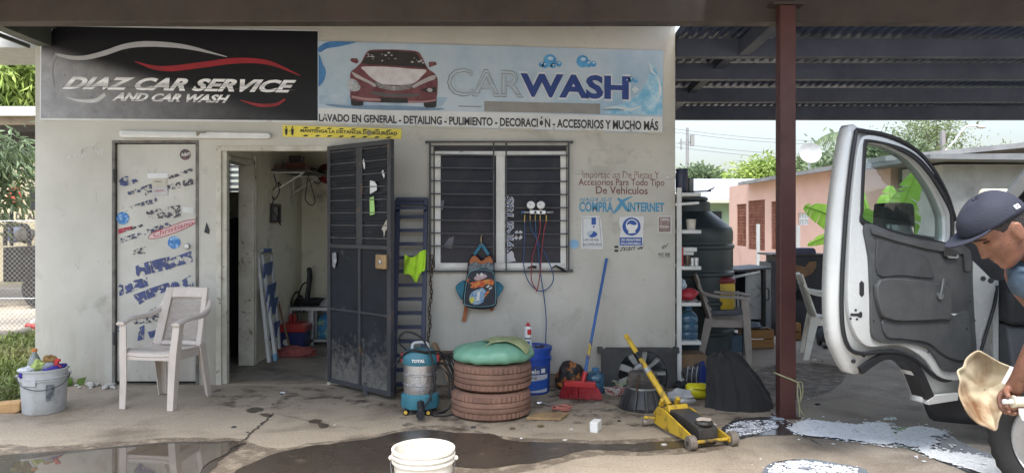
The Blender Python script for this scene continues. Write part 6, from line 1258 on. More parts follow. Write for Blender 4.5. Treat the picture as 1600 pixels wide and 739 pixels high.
# ================================================================== beyond the carport: houses
M_pink = pm("pink_render", (.54,.35,.285), (.48,.31,.255), sc=.8, rough=.85, dirt=(.36,.22,.17), dsc=.7, dlo=.58, dhi=.85)
M_brickv = pm("clay_block", (.26,.11,.07), (.18,.07,.045), sc=3, rough=.85)
M_eave = flat("grey_eave", (.16,.16,.17))
pk0, pk1, PX = 15.2, 26.5, 7.62
ph = thing("pink_house", "long pink rendered house with clay lattice vents beyond the carport", "house", (10, 20, 0))
tz = lambda y: 2.66+.0*y
m = holes_wall(0, 1, 0, 1, [], 0, 1)
def sidewall(x, y0, y1, z0, z1, holes, th):
    w_ = holes_wall(y0, y1, z0, z1, holes, 0, th); w2 = MB(); w2.v = [Vector((x+p.y, p.x, p.z)) for p in w_.v]; w2.f = w_.f; return w2
def yat(px): return F*PX/(px-800)
vh = [(yat(1166),yat(1151),.62,2.02), (yat(1195),yat(1169),.55,2.10), (yat(1222),yat(1205),.62,2.02)]
vh = [(min(a,b),max(a,b),c,d) for a,b,c,d in vh]
small = (yat(1263), yat(1247), 1.34, 1.66)
pw_ = sidewall(PX, pk0, pk1, -.06, 2.66, vh+[small], .15).build("house_wall", M_pink, ph); weld(pw_)
m = MB(); m.box(PX+.151, 13.6, pk0, pk0+.15, -.06, 2.66); m.box(PX+.151, 13.6, pk1-.15, pk1, -.06, 2.66); m.build("house_wall", pm("grey_render", (.36,.36,.34), (.27,.27,.26), sc=.9, rough=.9, dirt=(.16,.16,.15), dsc=1.2, dlo=.5, dhi=.75), ph)
for k, (a, b, c, d) in enumerate(vh+[small]):
    mm = M_brickv if k < 3 else M_white; m = MB(); st = .19; ny = max(1, round((b-a)/st)); nz_ = max(1, round((d-c)/st)); sy, sz = (b-a)/ny, (d-c)/nz_
    for i in range(ny+1): m.box(PX+.03, PX+.11, a+i*sy-.012, a+i*sy+.012, c, d)
    for j in range(nz_+1): m.box(PX+.031, PX+.109, a, b, c+j*sz-.012, c+j*sz+.012)
    for i in range(ny):
        for j in range(nz_):
            y, z = a+(i+.5)*sy, c+(j+.5)*sz; m.bar((PX+.06, y-sy/2, z-sz/2), (PX+.06, y+sy/2, z+sz/2), .03, .022, (1,0,0)); m.bar((PX+.075, y-sy/2, z+sz/2), (PX+.075, y+sy/2, z-sz/2), .03, .022, (1,0,0))
    m.build("lattice_vent", mm, ph)
m = MB(); m.box(PX+.3, PX+.32, pk0+.4, pk1-.4, 0, 2.6); m.build("inner_wall", flat("dark_inside", (.05,.04,.035)), ph)
rf = MB(); rf.loft([[Vector((x, y, z)) for x, z in ((PX-.35,2.60+.0),(PX-.35,2.70),(10.6,3.02),(14,2.66),(14,2.58),(10.6,2.92))] for y in (pk0-.5, pk1-2.2)]); rf.build("roof", pm("aged_zinc", (.20,.20,.20), (.14,.14,.14), sc=2, rough=.6), ph)
dt = Vector((P(1245,258,19.0).x+.3, 19.0, 2.75)); t = thing("satellite_dish", "white satellite dish on the roof edge of the pink house", "dish", dt)
m = MB(); m.tube([dt, dt+Vector((0,0,.22))], .025, 8); m.build("mast", M_alu, t)
m = MB(); Rd = .27
m.lathe([(Rd*k/6, .10*(k/6)**2) for k in range(7)]+[(Rd*k/6, .10*(k/6)**2+.012) for k in range(6,-1,-1)], (0,0,0), 26, Matrix.Translation(dt+Vector((0,-.04,.36))) @ Matrix.Rotation(R(72),4,'X') @ Matrix.Rotation(R(-8),4,'Y')); m.build("dish_bowl", pm("dish_white", (.36,.36,.355), (.28,.28,.28)), t, smooth=50)
# green house with bright zinc roof
gh = thing("green_house", "low pale green house with a bright zinc roof behind the water tank", "house", (11, 31, 0))
m = MB(); m.box(5.8, 16.5, 30.5, 36, -.06, 2.32); m.build("house_wall", pm("pale_green_render", (.36,.48,.33), (.30,.42,.28), sc=.9, rough=.9), gh)
m = MB(); m.loft([[Vector((x, 29.7, 2.28)), Vector((x, 29.7, 2.34)), Vector((x, 33.5, 3.34)), Vector((x, 37, 2.4)), Vector((x, 37, 2.33)), Vector((x, 33.5, 3.27))] for x in (5.2, 17)]); m.build("roof", addwave(pm("bright_zinc", (.40,.41,.42), (.34,.35,.36), sc=2, rough=.5, metal=.2), 6, .5, .03, 'X'), gh)
m = MB(); m.box(5.2, 17, 29.66, 29.69, 2.18, 2.29); m.build("fascia", flat("cream_fascia", (.48,.45,.34)), gh)
m = MB(); a = P(1112,330,30.4); b = P(1128,350,30.4); m.box(a.x, b.x, 30.44, 30.49, 1.05, 1.85); m.build("window", M_ink, gh)
m = MB(); m.box(8.2, 8.5, 27, 27.2, 0, .1); 
t = thing("block_wall", "short bare block wall between the green house and the pink house", "wall", (7.6, 27.5, 0)); m = MB(); m.box(6.9, 8.1, 27.4, 27.55, -.06, 1.35); m.build("wall_blocks", pm("bare_block", (.30,.27,.22), (.22,.19,.15), sc=4, rough=.9), t)
# grey flat roofed annex right, seen over the door, and red roof
ax = thing("grey_annex", "grey rendered annex with a dark overhanging roof beside the pink house", "house", (11, 14, 0))
m = MB(); m.box(7.75, 12.6, 13.6, 15.0, -.06, 2.45); m.build("annex_wall", MATS["grey_render"], ax)
m = MB(); m.loft([[Vector((7.2,y,2.50)), Vector((7.2,y,2.58)), Vector((9.8,y,2.60)), Vector((12.9,y,2.26)), Vector((12.9,y,2.16)), Vector((9.8,y,2.47))] for y in (13.0, 15.6)]); m.build("annex_roof", pm("aged_fibre_cement", (.16,.165,.17), (.11,.115,.12), sc=2, rough=.8), ax)
rd = thing("red_roof_house", "house with a bright red metal roof at the far right", "house", (20, 24, 0))
m = MB(); m.box(15.2, 24, 22.5, 28, -.06, 2.45); m.build("house_wall", flat("tan_render", (.32,.24,.16)), rd)
m = MB(); m.loft([[Vector((x,22,2.4)), Vector((x,22,2.48)), Vector((x,25.2,3.35)), Vector((x,28.5,2.45)), Vector((x,28.5,2.38)), Vector((x,25.2,3.27))] for x in (14.8, 24.5)]); m.build("roof", addwave(pm("red_zinc", (.45,.07,.06), (.38,.06,.05), sc=2, rough=.5), 5, .5, .03, 'X'), rd)
t = thing("cream_tank", "cream plastic water tank lying beyond the annex near the red roof", "tank", (P(1550,306,12.2).x, 12.2, 1.7))
m = MB(); a = P(1533,306,12.2); b = P(1572,306,12.2); m.tube([a, a+Vector((.02,0,0)), b, b+Vector((.02,0,0))], [.08,.11,.11,.08], 16); m.build("tank_barrel", flat("cream_plastic", (.55,.50,.36), rough=.5), t, smooth=40)
m = MB(); m.bar((a.x,12.2,0), (a.x,12.2,1.72), .06, .06); m.bar((b.x,12.2,0), (b.x,12.2,1.72), .06, .06); m.build("tank_leg", pm("weathered_wood", (.18,.14,.10), sc=5), t)
m = MB(); 
for k in range(4): m.bar((9.0+.9*k, 11.2, -.06), (9.0+.9*k, 11.2, 1.15), .09, .09)
m.bar((8.9,11.16,1.05), (12.5,11.16,1.05), .05, .12); m.bar((8.9,11.16,.6), (12.5,11.16,.6), .05, .12)
t = thing("wooden_fence", "rough wooden rail fence seen behind the man's head", "fence", (10.5,11.2,0)); m.build("fence_rails", pm("grey_wood", (.20,.17,.13), (.13,.11,.085), sc=5, rough=.85), t)
for k, (px, py, y, lab) in enumerate(((1184.5,350,13.5,"thin grey fence pole in front of the pink house, left of the maroon post"), (1247,352,12.8,"thin grey fence pole in front of the pink house, right of the maroon post"))):
    a = P(px, py, y); m = MB(); m.tube([(a.x, y, -.06), (a.x, y, a.z)], .035, 8); tag(m.build("fence_pole", flat("pole_grey", (.35,.35,.35))), lab, "pole")
# poles, street lamp, wires
a = P(1074,200,62); m = MB(); t = thing("utility_pole", "grey utility pole with a short crossarm standing far behind the trees", "pole", (a.x, 62, 0)); m.tube([(a.x,62,0), (a.x,62,a.z)], [.17,.12], 8); m.build("pole_shaft", flat("concrete_pole", (.22,.22,.22)), t); m = MB(); m.bar((a.x-.7,62,a.z-1.2),(a.x+.5,62,a.z-1.2), .1,.1); m.bar((a.x+.35,61.8,a.z-1.5),(a.x+.35,61.8,a.z-.6), .35,.3); m.bar((a.x-.5,62,a.z-1.8),(a.x-.5,62,a.z-.9), .12,.12); m.build("crossarm", MATS["concrete_pole"], t)
y = 30; b = P(1473,266,y); t = thing("street_lamp", "street lamp on a long curved arm above the trees on the right", "street lamp", (b.x, y, 0)); m = MB(); m.tube([(b.x,y,0),(b.x,y,P(1473,205,y).z)], [.13,.10], 8); m.build("lamp_post", MATS["concrete_pole"], t)
m = MB(); m.tube(spline([P(1474,238,y), P(1490,222,y), P(1503,204,y), P(1512,197.5,y), P(1530,197,y)], 6), .035, 6); m.build("lamp_arm", M_alu, t, smooth=60); m = MB(); m.sphere(P(1534,199,y), .18,.1,.06, 12, 8); m.build("lamp_head", M_alu, t, smooth=60)
for k, (y0, y1, yy) in enumerate(((205,238,60), (222,247,60), (200,212,60), (228,252,60), (236,243,45), (244,250,45), (250,257,45))):
    x0, x1 = (1040, 1420) if k < 4 else (1480, 1640); A = P(x0, y0, yy); B2 = P(x1, y1 if k >= 4 else y0+18, yy); m = MB(); m.tube([A+(B2-A)*u-Vector((0,0,.5*math.sin(PI*u))) for u in [i/12 for i in range(13)]], .018, 4); tag(m.build("power_line", flat("cable_grey", (.12,.12,.13))), "thin power lines crossing the sky behind the trees", "cable", "power lines in the sky")
# ================================================================== trees and plants
def leafmat(name, c, c2, isl=.35):
    m = pm(name, c, c2, sc=1.2, lo=.4, hi=.6, rough=.55, island=isl); b = m.node_tree.nodes["Principled BSDF"]
    N = m.node_tree.nodes; L = m.node_tree.links; tr = N.new("ShaderNodeBsdfTranslucent"); mx = N.new("ShaderNodeMixShader"); mx.inputs[0].default_value = .35
    src = b.inputs["Base Color"].links[0].from_socket; L.new(src, tr.inputs[0]); out = N["Material Output"]; L.new(b.outputs[0], mx.inputs[1]); L.new(tr.outputs[0], mx.inputs[2]); L.new(mx.outputs[0], out.inputs[0]); return m
def tree(name, label, base, top, blobs, nclump, nleaf, ll, lw, mat, seed, droop=.4, trunk=.12, group=None, cr=.5):
    rng = random.Random(seed); t = thing(name, label, "tree", base, group); base = Vector(base); top = Vector(top)
    m = MB(); mid = (base+top)/2+Vector((rng.uniform(-.2,.2), 0, 0)); m.tube(spline([base, mid, top], 5), [trunk*(1-.06*i) for i in range(11)], 7)
    cl = []
    for i in range(nclump):
        c, r = rng.choice(blobs); d = Vector((rng.gauss(0,1), rng.gauss(0,1), rng.gauss(0,1))).normalized(); k = rng.uniform(.35,1)**.5
        cl.append(Vector(c)+Vector((d.x*r[0]*k, d.y*r[1]*k, d.z*r[2]*k)))
    for c in cl[::max(1, nclump//14)]: m.tube([top-Vector((0,0,.2)), (top+c)/2+Vector((0,0,.15)), c], [trunk*.45, trunk*.28, trunk*.08], 5)
    m.build("trunk", pm("bark", (.16,.12,.09), (.10,.08,.06), sc=6, rough=.9) if "bark" not in MATS else MATS["bark"], t, smooth=50)
    lm = MB(); vs, fs = lm.v, lm.f
    for c in cl:
        rr = cr*rng.uniform(.6,1.3)
        for j in range(nleaf):
            d = Vector((rng.gauss(0,1), rng.gauss(0,1), rng.gauss(0,.75)))*.5*rr; p = c+d
            ax = (d.normalized()+Vector((rng.uniform(-.6,.6), rng.uniform(-.6,.6), -droop+rng.uniform(-.5,.4)))).normalized(); n_ = ax.cross(Vector((rng.uniform(-1,1), rng.uniform(-1,1), rng.uniform(.2,1)))).normalized()
            L_ = ll*rng.uniform(.6,1.3); w_ = lw*rng.uniform(.7,1.3); up = ax.cross(n_)
            o = len(vs); vs += [p, p+ax*L_*.45+n_*w_+up*.04*L_, p+ax*L_-up*.08*L_, p+ax*L_*.45-n_*w_+up*.04*L_]; fs += [[o,o+1,o+2,o+3]]
    lm.build("crown", mat, t, recalc=False); return t
LM1 = leafmat("mango_leaves", (.30,.38,.085), (.19,.27,.06)); LM2 = leafmat("dusty_leaves", (.16,.21,.11), (.10,.145,.07)); LM3 = leafmat("light_leaves", (.20,.25,.11), (.13,.17,.07))
# left: mango tree whose bright crown shows over the shed roof
c = P(12,120,15); tree("mango_tree", "dense bright green mango tree above the shed roof at the far left", (-11.2,15.5,0), (-11.2,15.5,3.0), [((-9.9,15,3.9),(1.5,1.4,1.25)), ((-11.2,15.5,4.4),(1.8,1.5,1.3)), ((-10.1,14.6,4.6),(1.2,1.0,.9))], 330, 46, .27, .028, LM1, 1, .9, .22, cr=.62)
c = P(1180,262,38); tree("mango_tree", "round bright green mango tree over the zinc roof left of the maroon post", (c.x+.3,38,0), (c.x+.3,38,2.6), [((c.x-.2,38,3.5),(.95,1.0,.6)), ((c.x+.7,38,4.0),(.55,.8,.45))], 130, 40, .30, .05, LM1, 2, .6, .2, cr=.7)
c = P(1095,270,48); tree("bushy_tree", "dull green bushy tree far behind the water tank", (c.x,48,0), (c.x,48,2.6), [((c.x-.4,48,3.9),(1.1,1.0,.45)), ((c.x+.8,48.5,4.0),(.6,.8,.4)), ((c.x-.2,48,4.3),(.4,.6,.25))], 130, 34, .3, .08, LM2, 3, .1, .18, cr=.7)
c = P(1262,255,34); tree("bushy_tree", "pale bushy trees peeping over the pink house roof by the dish", (c.x,34,0), (c.x,34,2.6), [((c.x,34,3.5),(.6,.7,.45)), ((c.x+1.4,34.5,3.3),(1.0,.8,.4)), ((c.x+2.6,35,3.4),(1.1,.8,.4))], 150, 34, .26, .06, LM3, 4, .2, .15, cr=.6)
c = P(1465,245,33); tree("thorn_tree", "tall thin crowned tree around the street lamp on the right", (c.x,33,0), (c.x,33,3.3), [((c.x-.8,33,4.4),(2.2,1.2,1.4)), ((c.x+1.7,33.4,3.7),(1.8,1.0,.8)), ((c.x-.2,33,5.3),(.8,.8,.7))], 260, 26, .16, .03, LM3, 5, .1, .16, cr=.85)
c = P(1550,268,36); tree("bushy_tree", "light green bushes above the annex roof at the far right", (c.x,36,0), (c.x,36,2.2), [((c.x-1.6,36,3.5),(1.6,1.0,.7)), ((c.x+1.2,36.4,3.6),(1.5,1.0,.7)), ((c.x+3.0,36.4,3.3),(1.5,1.0,.7))], 200, 32, .26, .06, LM1, 6, .2, .15, cr=.65)
c = P(1380,240,30); tree("bushy_tree", "dusty green tree seen through the van door window", (c.x,30,0), (c.x,30,2.4), [((c.x-1,30,3.7),(1.8,1.0,.9)), ((c.x+.9,30.4,3.8),(1.3,1.0,.8))], 180, 30, .24, .055, LM2, 7, .2, .15, cr=.65)
c = P(1318,212,42); t = thing("palm_tree", "coconut palm with drooping fronds behind the pink house roof", "tree", (c.x,42,0)); m = MB(); m.tube(spline([(c.x+.3,42,0),(c.x+.1,42,3.5),(c.x,42,c.z)], 6), [.16]*13, 8); m.build("trunk", MATS["bark"], t)
rng = random.Random(3)
for k in range(13):
    a = 2*PI*k/13+rng.uniform(-.2,.2); L_ = rng.uniform(1.1,1.7); e = rng.uniform(-.2,.9); sp_ = [Vector((c.x,42,c.z))+Vector((math.cos(a)*L_*u, math.sin(a)*L_*u, e*L_*u-(.5+e*.6)*L_*u*u)) for u in [i/8 for i in range(9)]]
    m = MB(); m.tube(sp_, .02, 4)
    for i in range(1, 9):
        for s in (-1,1):
            for h_ in (0,.5):
                p = sp_[i-1]*(1-h_)+sp_[i]*h_; d = Vector((-math.sin(a), math.cos(a), 0))*s*.30+Vector((0,0,-.32)); q = sp_[i]-sp_[i-1]; m.poly([p, p+q*.5, p+d+q*.9])
    m.build("frond", LM2, t, recalc=False)
# banana plant behind the van door
bn = Vector((P(1375,400,11.5).x, 11.6, -.06)); t = thing("banana_plant", "banana plant with broad torn leaves behind the open van door", "plant", bn)
m = MB(); m.tube([bn, bn+Vector((.05,0,1.1))], [.10,.07], 10); m.build("stem", pm("banana_stem", (.20,.24,.08), (.28,.22,.10), sc=4), t, smooth=50)
M_ban = leafmat("banana_leaf", (.20,.36,.045), (.13,.27,.035), .1)
def banana(px0, px1, w, y0, y1, sag, seed, flip=1):
    a = P(*px0, y0); b = P(*px1, y1); rng = random.Random(seed); n = 16; m = MB(); d = (b-a); side = Vector((d.z, 0, -d.x)).normalized()
    cur = [a+d*(i/n)+Vector((0,0,sag*math.sin(PI*i/n))) for i in range(n+1)]
    for s in (-1,1):
        tears = {i for i in range(2, n-1) if rng.random() < .28}; o = None
        for i in range(n):
            w0, w1 = [w*math.sin(PI*min(1, .12+.86*(j/n)))**.6 for j in (i, i+1)]
            dr = Vector((0,.06,-.10))*1.0; k = .85 if i in tears else 1
            p0, p1 = cur[i], cur[i+1]; m.add([p0, p1, p1+side*s*w1*k+dr*w1*2+Vector((0,0,-.02 if i in tears else 0)), p0+side*s*w0+dr*w0*2], [[0,1,2,3]])
    m.tube(cur, [.014*(1-.8*i/n)+.003 for i in range(n+1)], 5)
    m.build("leaf", M_ban, t, recalc=False)
banana((1385,400),(1436,264), .22, 11.5, 11.2, .10, 1); banana((1385,395),(1392,290), .23, 11.6, 11.8, .05, 2); banana((1370,400),(1340,275), .06, 11.6, 11.9, .05, 3); banana((1360,390),(1257,322), .20, 11.5, 11.0, .12, 4)
banana((1365,400),(1262,382), .12, 11.5, 11.1, .22, 5); banana((1380,400),(1335,325), .24, 11.4, 11.0, .10, 6); banana((1392,405),(1430,322), .24, 11.3, 10.9, .10, 7); banana((1388,410),(1350,345), .24, 11.2, 10.8, .08, 8)
# ================================================================== grass
def grass(name, spots, n, hmin, hmax, seed, mat):
    rng = random.Random(seed); m = MB(); vs, fs = m.v, m.f
    for i in range(n):
        x0, x1, y0, y1 = rng.choice(spots); x, y = rng.uniform(x0,x1), rng.uniform(y0,y1)
        if mnoise.noise(Vector((x*1.3, y*1.3, seed))) < -.22: continue
        h = rng.uniform(hmin, hmax); a = rng.uniform(0, 2*PI); l = rng.uniform(.2,.9)*h; w = rng.uniform(.004,.009)*(1+y/12); b = Vector((x, y, -.06)); d = Vector((math.cos(a), math.sin(a), 0)); s = Vector((-d.y, d.x, 0))*w
        o = len(vs); vs += [b-s, b+s, b+d*l*.35+Vector((0,0,h*.7))+s*.8, b+d*l*.35+Vector((0,0,h*.7))-s*.8, b+d*l+Vector((0,0,h*.85))]; fs += [[o,o+1,o+2,o+3],[o+3,o+2,o+4]]
    return kind(m.build(name, mat, None, recalc=False), "stuff")
MG = leafmat("grass_blades", (.11,.15,.035), (.19,.19,.07), .4)
grass("grass", [(-4.9,-3.84,4.9,6.5)]*3+[(-6.2,-4.13,6.5,9.6)]*4, 9000, .05, .20, 1, MG)
grass("grass_tufts", [(1.6,4.6,9.95,11.5)]*2+[(3,8,10,14)], 7000, .10, .42, 2, MG)
rng = random.Random(12); m = MB()
for k in range(9):
    p = G(108,604)+Vector((rng.uniform(-.04,.04), .02, 0)); a = rng.uniform(0,2*PI); d = Vector((math.cos(a), math.sin(a)*.6, rng.uniform(.6,1.6))).normalized()*rng.uniform(.10,.20); s = d.cross(Vector((0,1,.2))).normalized()*.035; m.poly([p, p+d*.5+s, p+d, p+d*.5-s])
tag(m.build("weed_plant", leafmat("weed_leaves", (.17,.26,.06), (.12,.19,.05)), None, recalc=False), "broad leaved weed growing at the wall foot behind the grey bucket", "plant")
# ================================================================== left yard
FY = 9.75; fc = thing("chain_link_fence", "rusty chain link fence across the left yard", "fence", (-6, FY, 0))
m = MB(); x0, x1, z0, z1 = -7.4, -4.15, -.04, 1.42; p = .062; k = -int((z1-z0)/p)-1
def seg(a, b): m.bar(a, b, .0035, .0035)
while x0+k*p < x1:
    for sg in (1, -1):
        xa = x0+k*p if sg == 1 else x0+k*p+(z1-z0); za = z0; xb = xa+sg*(z1-z0); zb = z1
        lo, hi = max(min(xa,xb), x0), min(max(xa,xb), x1)
        if hi-lo > .02:
            f = lambda x: z0+(x-xa)*sg; seg((lo, FY+.003*sg, f(lo)), (hi, FY+.003*sg, f(hi)))
    k += 1
m.build("wire_mesh", pm("galvanised_wire", (.26,.25,.23), (.18,.15,.12), sc=6, rough=.6, metal=.3), fc, recalc=False)
m = MB(); 
for z in (1.42, .42): m.tube([(x0,FY,z), (x1,FY,z+.01)], .006, 5)
m.build("tension_wire", M_alu, fc); m = MB(); m.tube([(-7.0,FY+.03,-.06), (-7.0,FY+.03,1.55)], .03, 8); m.build("fence_post", M_alu, fc)
a = G(0,533,-.06); b = G(44,524,-.06); m = MB(); m.tube(spline([a+Vector((-.5,0,.06)), a+Vector((.1,.0,.07)), b+Vector((0,0,.06))], 5), .055, 10); tag(m.build("fallen_log", pm("grey_log", (.17,.155,.135), (.11,.10,.085), sc=5, rough=.9), smooth=50), "grey fallen log lying in the grass by the fence", "log")
p = G(40,522,-.06); m = MB(); m.tube([p+Vector((-.06,.1,.10)), p+Vector((.06,.12,.08))], .035, 12); tag(m.build("red_drink_can", M_redp, smooth=40), "crushed red drink can behind the log in the grass", "can")
p = G(46,513,-.06); m = MB(); m.tube([p+Vector((-.04,.1,.06)), p+Vector((.03,.12,.10))], .03, 12); tag(m.build("pale_drink_can", M_white, smooth=40), "pale drink can beside the red one in the grass", "can")
# shed roof with white edge, dark beams under it
shd = thing("neighbour_shed", "open neighbour shed with a white roof edge and dark beams at the far left", "shed", (-9, 13, 0))
a = P(0,168,12); b = P(0,182,12)
m = MB(); m.box(-13, -6.5, 11.9, 11.98, b.z, a.z); m.build("roof_edge", M_pvcwhite, shd); m = MB(); m.box(-13, -6.5, 11.99, 12.1, b.z-.13, b.z-.002); m.build("fascia_board", pm("tan_board", (.22,.17,.11), sc=5), shd)
for k in range(4): m = MB(); m.box(-13, -6.5, 12.6+k*1.1, 12.7+k*1.1, b.z-.33-.02*k, b.z-.18); m.build("beam", flat("shed_beam", (.05,.045,.04)), shd)
m = MB(); m.box(-13, -6.5, 12.0, 17, b.z-.10, b.z-.06); m.build("roof_sheet", flat("shed_roof", (.05,.05,.055)), shd)
for x in (-12.8, -6.62): m = MB(); m.box(x, x+.12, 12.2, 12.32, -.06, b.z-.2); m.build("shed_post", M_steel_dark, shd)
m = MB(); a = P(3,72,7.2); m.box(-6.0, -4.17, 6.9, 7.0, P(0,77,6.95).z, P(0,52,6.95).z); m.box(-6.0, -4.17, 7.001, 8.2, P(0,58,6.95).z-.0, P(0,53,6.95).z); tag(m.build("side_awning", flat("awning_grey", (.38,.39,.38)), None, bevel=.004), "pale grey awning edge sticking out left of the workshop wall top", "awning")
# far cream wall with fading letters
cw = thing("cream_wall", "cream painted yard wall with worn black and red lettering behind the fence", "wall", (-16, 19, 0))
m = MB(); m.box(-24, -9, 19, 19.2, -.06, 3.0); m.build("wall_render", pm("cream_render", (.52,.46,.32), (.42,.37,.27), sc=.8, rough=.9, dirt=(.25,.22,.17), dsc=1.5), cw)
text(cw, "painted_lettering", "PARTES DE ALTO", [(-20,333),(74,333),(74,343),(-20,343)], M_ink, lambda x, y: P(x, y, 18.985), .01)
decal(cw, "painted_red_figure", [(P(q[0],q[1],18.985).x, P(q[0],q[1],18.985).z) for q in ((10,300),(16,292),(30,290),(36,300),(34,322),(24,326),(12,318))], flat("brick_red_paint", (.42,.10,.06)), fn=lambda x, z: Vector((x, 18.985, z)))
decal(cw, "painted_dark_shape", rect(46,292,56,328), M_ink, fn=lambda x, y: P(x, y, 18.985))
# black trailer behind the fence
tr = thing("flatbed_trailer", "black steel trailer with a tubular headboard parked behind the fence", "trailer", (-9.6, 13.2, 0)); TY = 13.0
m = MB(); a = P(4,385,TY); m.box(a.x, -7.2, TY, TY+1.6, .38, .98); m.build("trailer_bed", M_black, tr, bevel=.02)
m = MB(); m.tube(spline([P(8,384,TY), P(9,356,TY), P(14,352,TY), P(36,352,TY), P(44,358,TY), P(46,384,TY)], 6), .035, 8); m.tube([P(18,384,TY), P(18,330,TY)], .03, 8); m.build("headboard", M_black, tr, smooth=50)
for x in (-9.2, -8.0): m = MB(); m.lathe([(0,-.1),(.30,-.1),(.33,-.06),(.33,.06),(.30,.1),(0,.1)], (x,TY-.12,.27), 24, Matrix.Rotation(PI/2,4,'X')); m.build("wheel", M_rubber, tr, smooth=40)
crumple(P(24,366,TY+.4)+Vector((0,0,.0)), .16,.2,.14, 23, .4, pm("blue_white_load", (.08,.16,.42), (.55,.55,.55), sc=4), "blue_sack", "blue and white sack lying on the black trailer", "sack")
crumple(P(39,368,TY+.4), .14,.2,.14, 24, .3, pm("grey_load", (.30,.27,.22), (.20,.18,.15), sc=4), "grey_sack", "grey tan sack lying on the black trailer", "sack")
# hanging branch over the fence
rng = random.Random(31); tree("leafy_tree", "dark leafy tree branch hanging before the chain link fence", (-7.9,10.6,-.06), (-7.6,10.4,2.2), [((-7.15,10.3,2.0),(.55,.5,.42)), ((-7.0,10.2,2.35),(.5,.4,.25)), ((-7.3,10.2,1.75),(.35,.4,.3))], 60, 30, .17, .022, LM2, 31, .8, .05, cr=.34)
# ================================================================== water, oil and foam on the concrete
def floorpoly(name, px, mat, z, label=None, kind_=None, n=5, jit=.012, seed=0):
    pts = [G(*q) for q in px]; c = spline(pts, n, True); rng = random.Random(seed)
    c = [p+Vector((jit*mnoise.noise(p*9+Vector((seed,0,0)))*2, jit*mnoise.noise(p*11+Vector((0,seed,5)))*2, 0)) for p in c]
    m = MB(); m.poly([Vector((p.x, p.y, z)) for p in c]); o = m.build(name, mat, None, recalc=False)
    bm = bmesh.new(); bm.from_mesh(o.data); bmesh.ops.triangulate(bm, faces=bm.faces)
    for f in bm.faces:
        if f.normal.z < 0: f.normal_flip()
    bm.to_mesh(o.data); bm.free(); kind(o, "stuff" if "soap" in name else "structure"); return o
M_wet = pm("wet_concrete", (.048,.038,.030), (.034,.027,.022), sc=2.2, rough=.27, spec=.5, bump=.15, bsc=25, dirt=(.15,.115,.085), dsc=6, dlo=.6, dhi=.8)
M_water = pm("still_water", (.085,.07,.055), (.06,.05,.04), sc=2, rough=.03, spec=.9, ior=1.6)
floorpoly("wet_patch", [(0,712),(60,708),(120,703),(200,696),(260,691),(330,690),(372,690),(385,694),(372,702),(350,716),(330,735),(300,770),(150,800),(-60,800),(-90,740)], M_wet, .004, seed=1)
floorpoly("puddle", [(20,728),(60,716),(130,707),(200,700),(270,695),(340,694),(374,693),(360,704),(330,722),(310,740),(270,775),(150,790),(20,790)], M_water, .008, seed=2)
floorpoly("wet_patch", [(372,735),(420,712),(470,700),(540,690),(590,684),(620,676),(665,672),(720,676),(770,679),(790,688),(830,691),(880,692),(940,694),(1000,692),(1060,688),(1085,686),(1115,690),(1105,698),(1060,700),(1010,705),(960,704),(920,703),(880,712),(840,722),(800,727),(740,732),(690,728),(620,740),(560,760),(480,775),(400,775),(350,760)], M_wet, .004, seed=3)
M_shp = pm("wet_footprint", (.085,.067,.05), (.065,.05,.04), sc=5, rough=.4)
for k, px in enumerate(([(385,641),(395,637),(408,637),(412,641),(404,643),(396,645),(388,644)], [(406,647),(418,646),(424,649),(414,651)], [(482,658),(494,655),(504,657),(500,660),(513,663),(510,668),(500,668),(496,662),(486,661)])): floorpoly("wet_patch", px, M_shp, .004, n=4, jit=.004, seed=10+k)
M_foam = pm("soap_foam", (.92,.94,.97), (.82,.85,.90), sc=20, rough=.35, spec=.8, bump=.4, bsc=90, alpha=True, asc=9, alo=.31, ahi=.43)
M_foam2 = pm("thin_soap_film", (.62,.65,.74), (.45,.48,.56), sc=14, rough=.25, alpha=True, asc=9, alo=.42, ahi=.58)
M_oil = pm("dark_water", (.07,.068,.070), (.05,.048,.05), sc=5, rough=.15, spec=.6)
floorpoly("dark_water_patch", [(1130,668),(1150,656),(1190,652),(1225,656),(1242,664),(1290,664),(1350,668),(1420,668),(1470,674),(1520,700),(1580,720),(1620,760),(1540,748),(1470,722),(1420,702),(1360,692),(1290,686),(1240,680),(1180,682),(1140,690),(1120,684)], M_oil, .004, seed=5)
floorpoly("soap_film", [(1136,668),(1160,660),(1200,658),(1215,668),(1190,676),(1150,682),(1134,680)], M_foam2, .008, seed=6)
floorpoly("soap_foam", [(1238,668),(1262,658),(1300,661),(1345,665),(1382,662),(1396,680),(1395,692),(1372,694),(1330,688),(1290,684),(1250,679)], M_foam, .010, seed=7)
floorpoly("soap_foam", [(1398,684),(1430,668),(1474,676),(1468,682),(1450,683),(1466,692),(1448,702),(1480,708),(1520,712),(1562,722),(1600,730),(1600,760),(1540,742),(1490,726),(1450,714),(1436,700),(1418,697)], M_foam, .010, seed=8)
floorpoly("soap_film", [(1205,732),(1225,724),(1258,722),(1300,728),(1340,734),(1330,745),(1250,748),(1205,745)], M_foam2, .010, seed=9); floorpoly("dark_water_patch", [(1195,730),(1225,720),(1265,718),(1310,725),(1352,735),(1340,750),(1240,755),(1195,748)], M_oil, .005, seed=10)
floorpoly("soap_film", [(1378,655),(1390,652),(1402,655),(1396,659),(1382,659)], M_foam2, .010, seed=11)
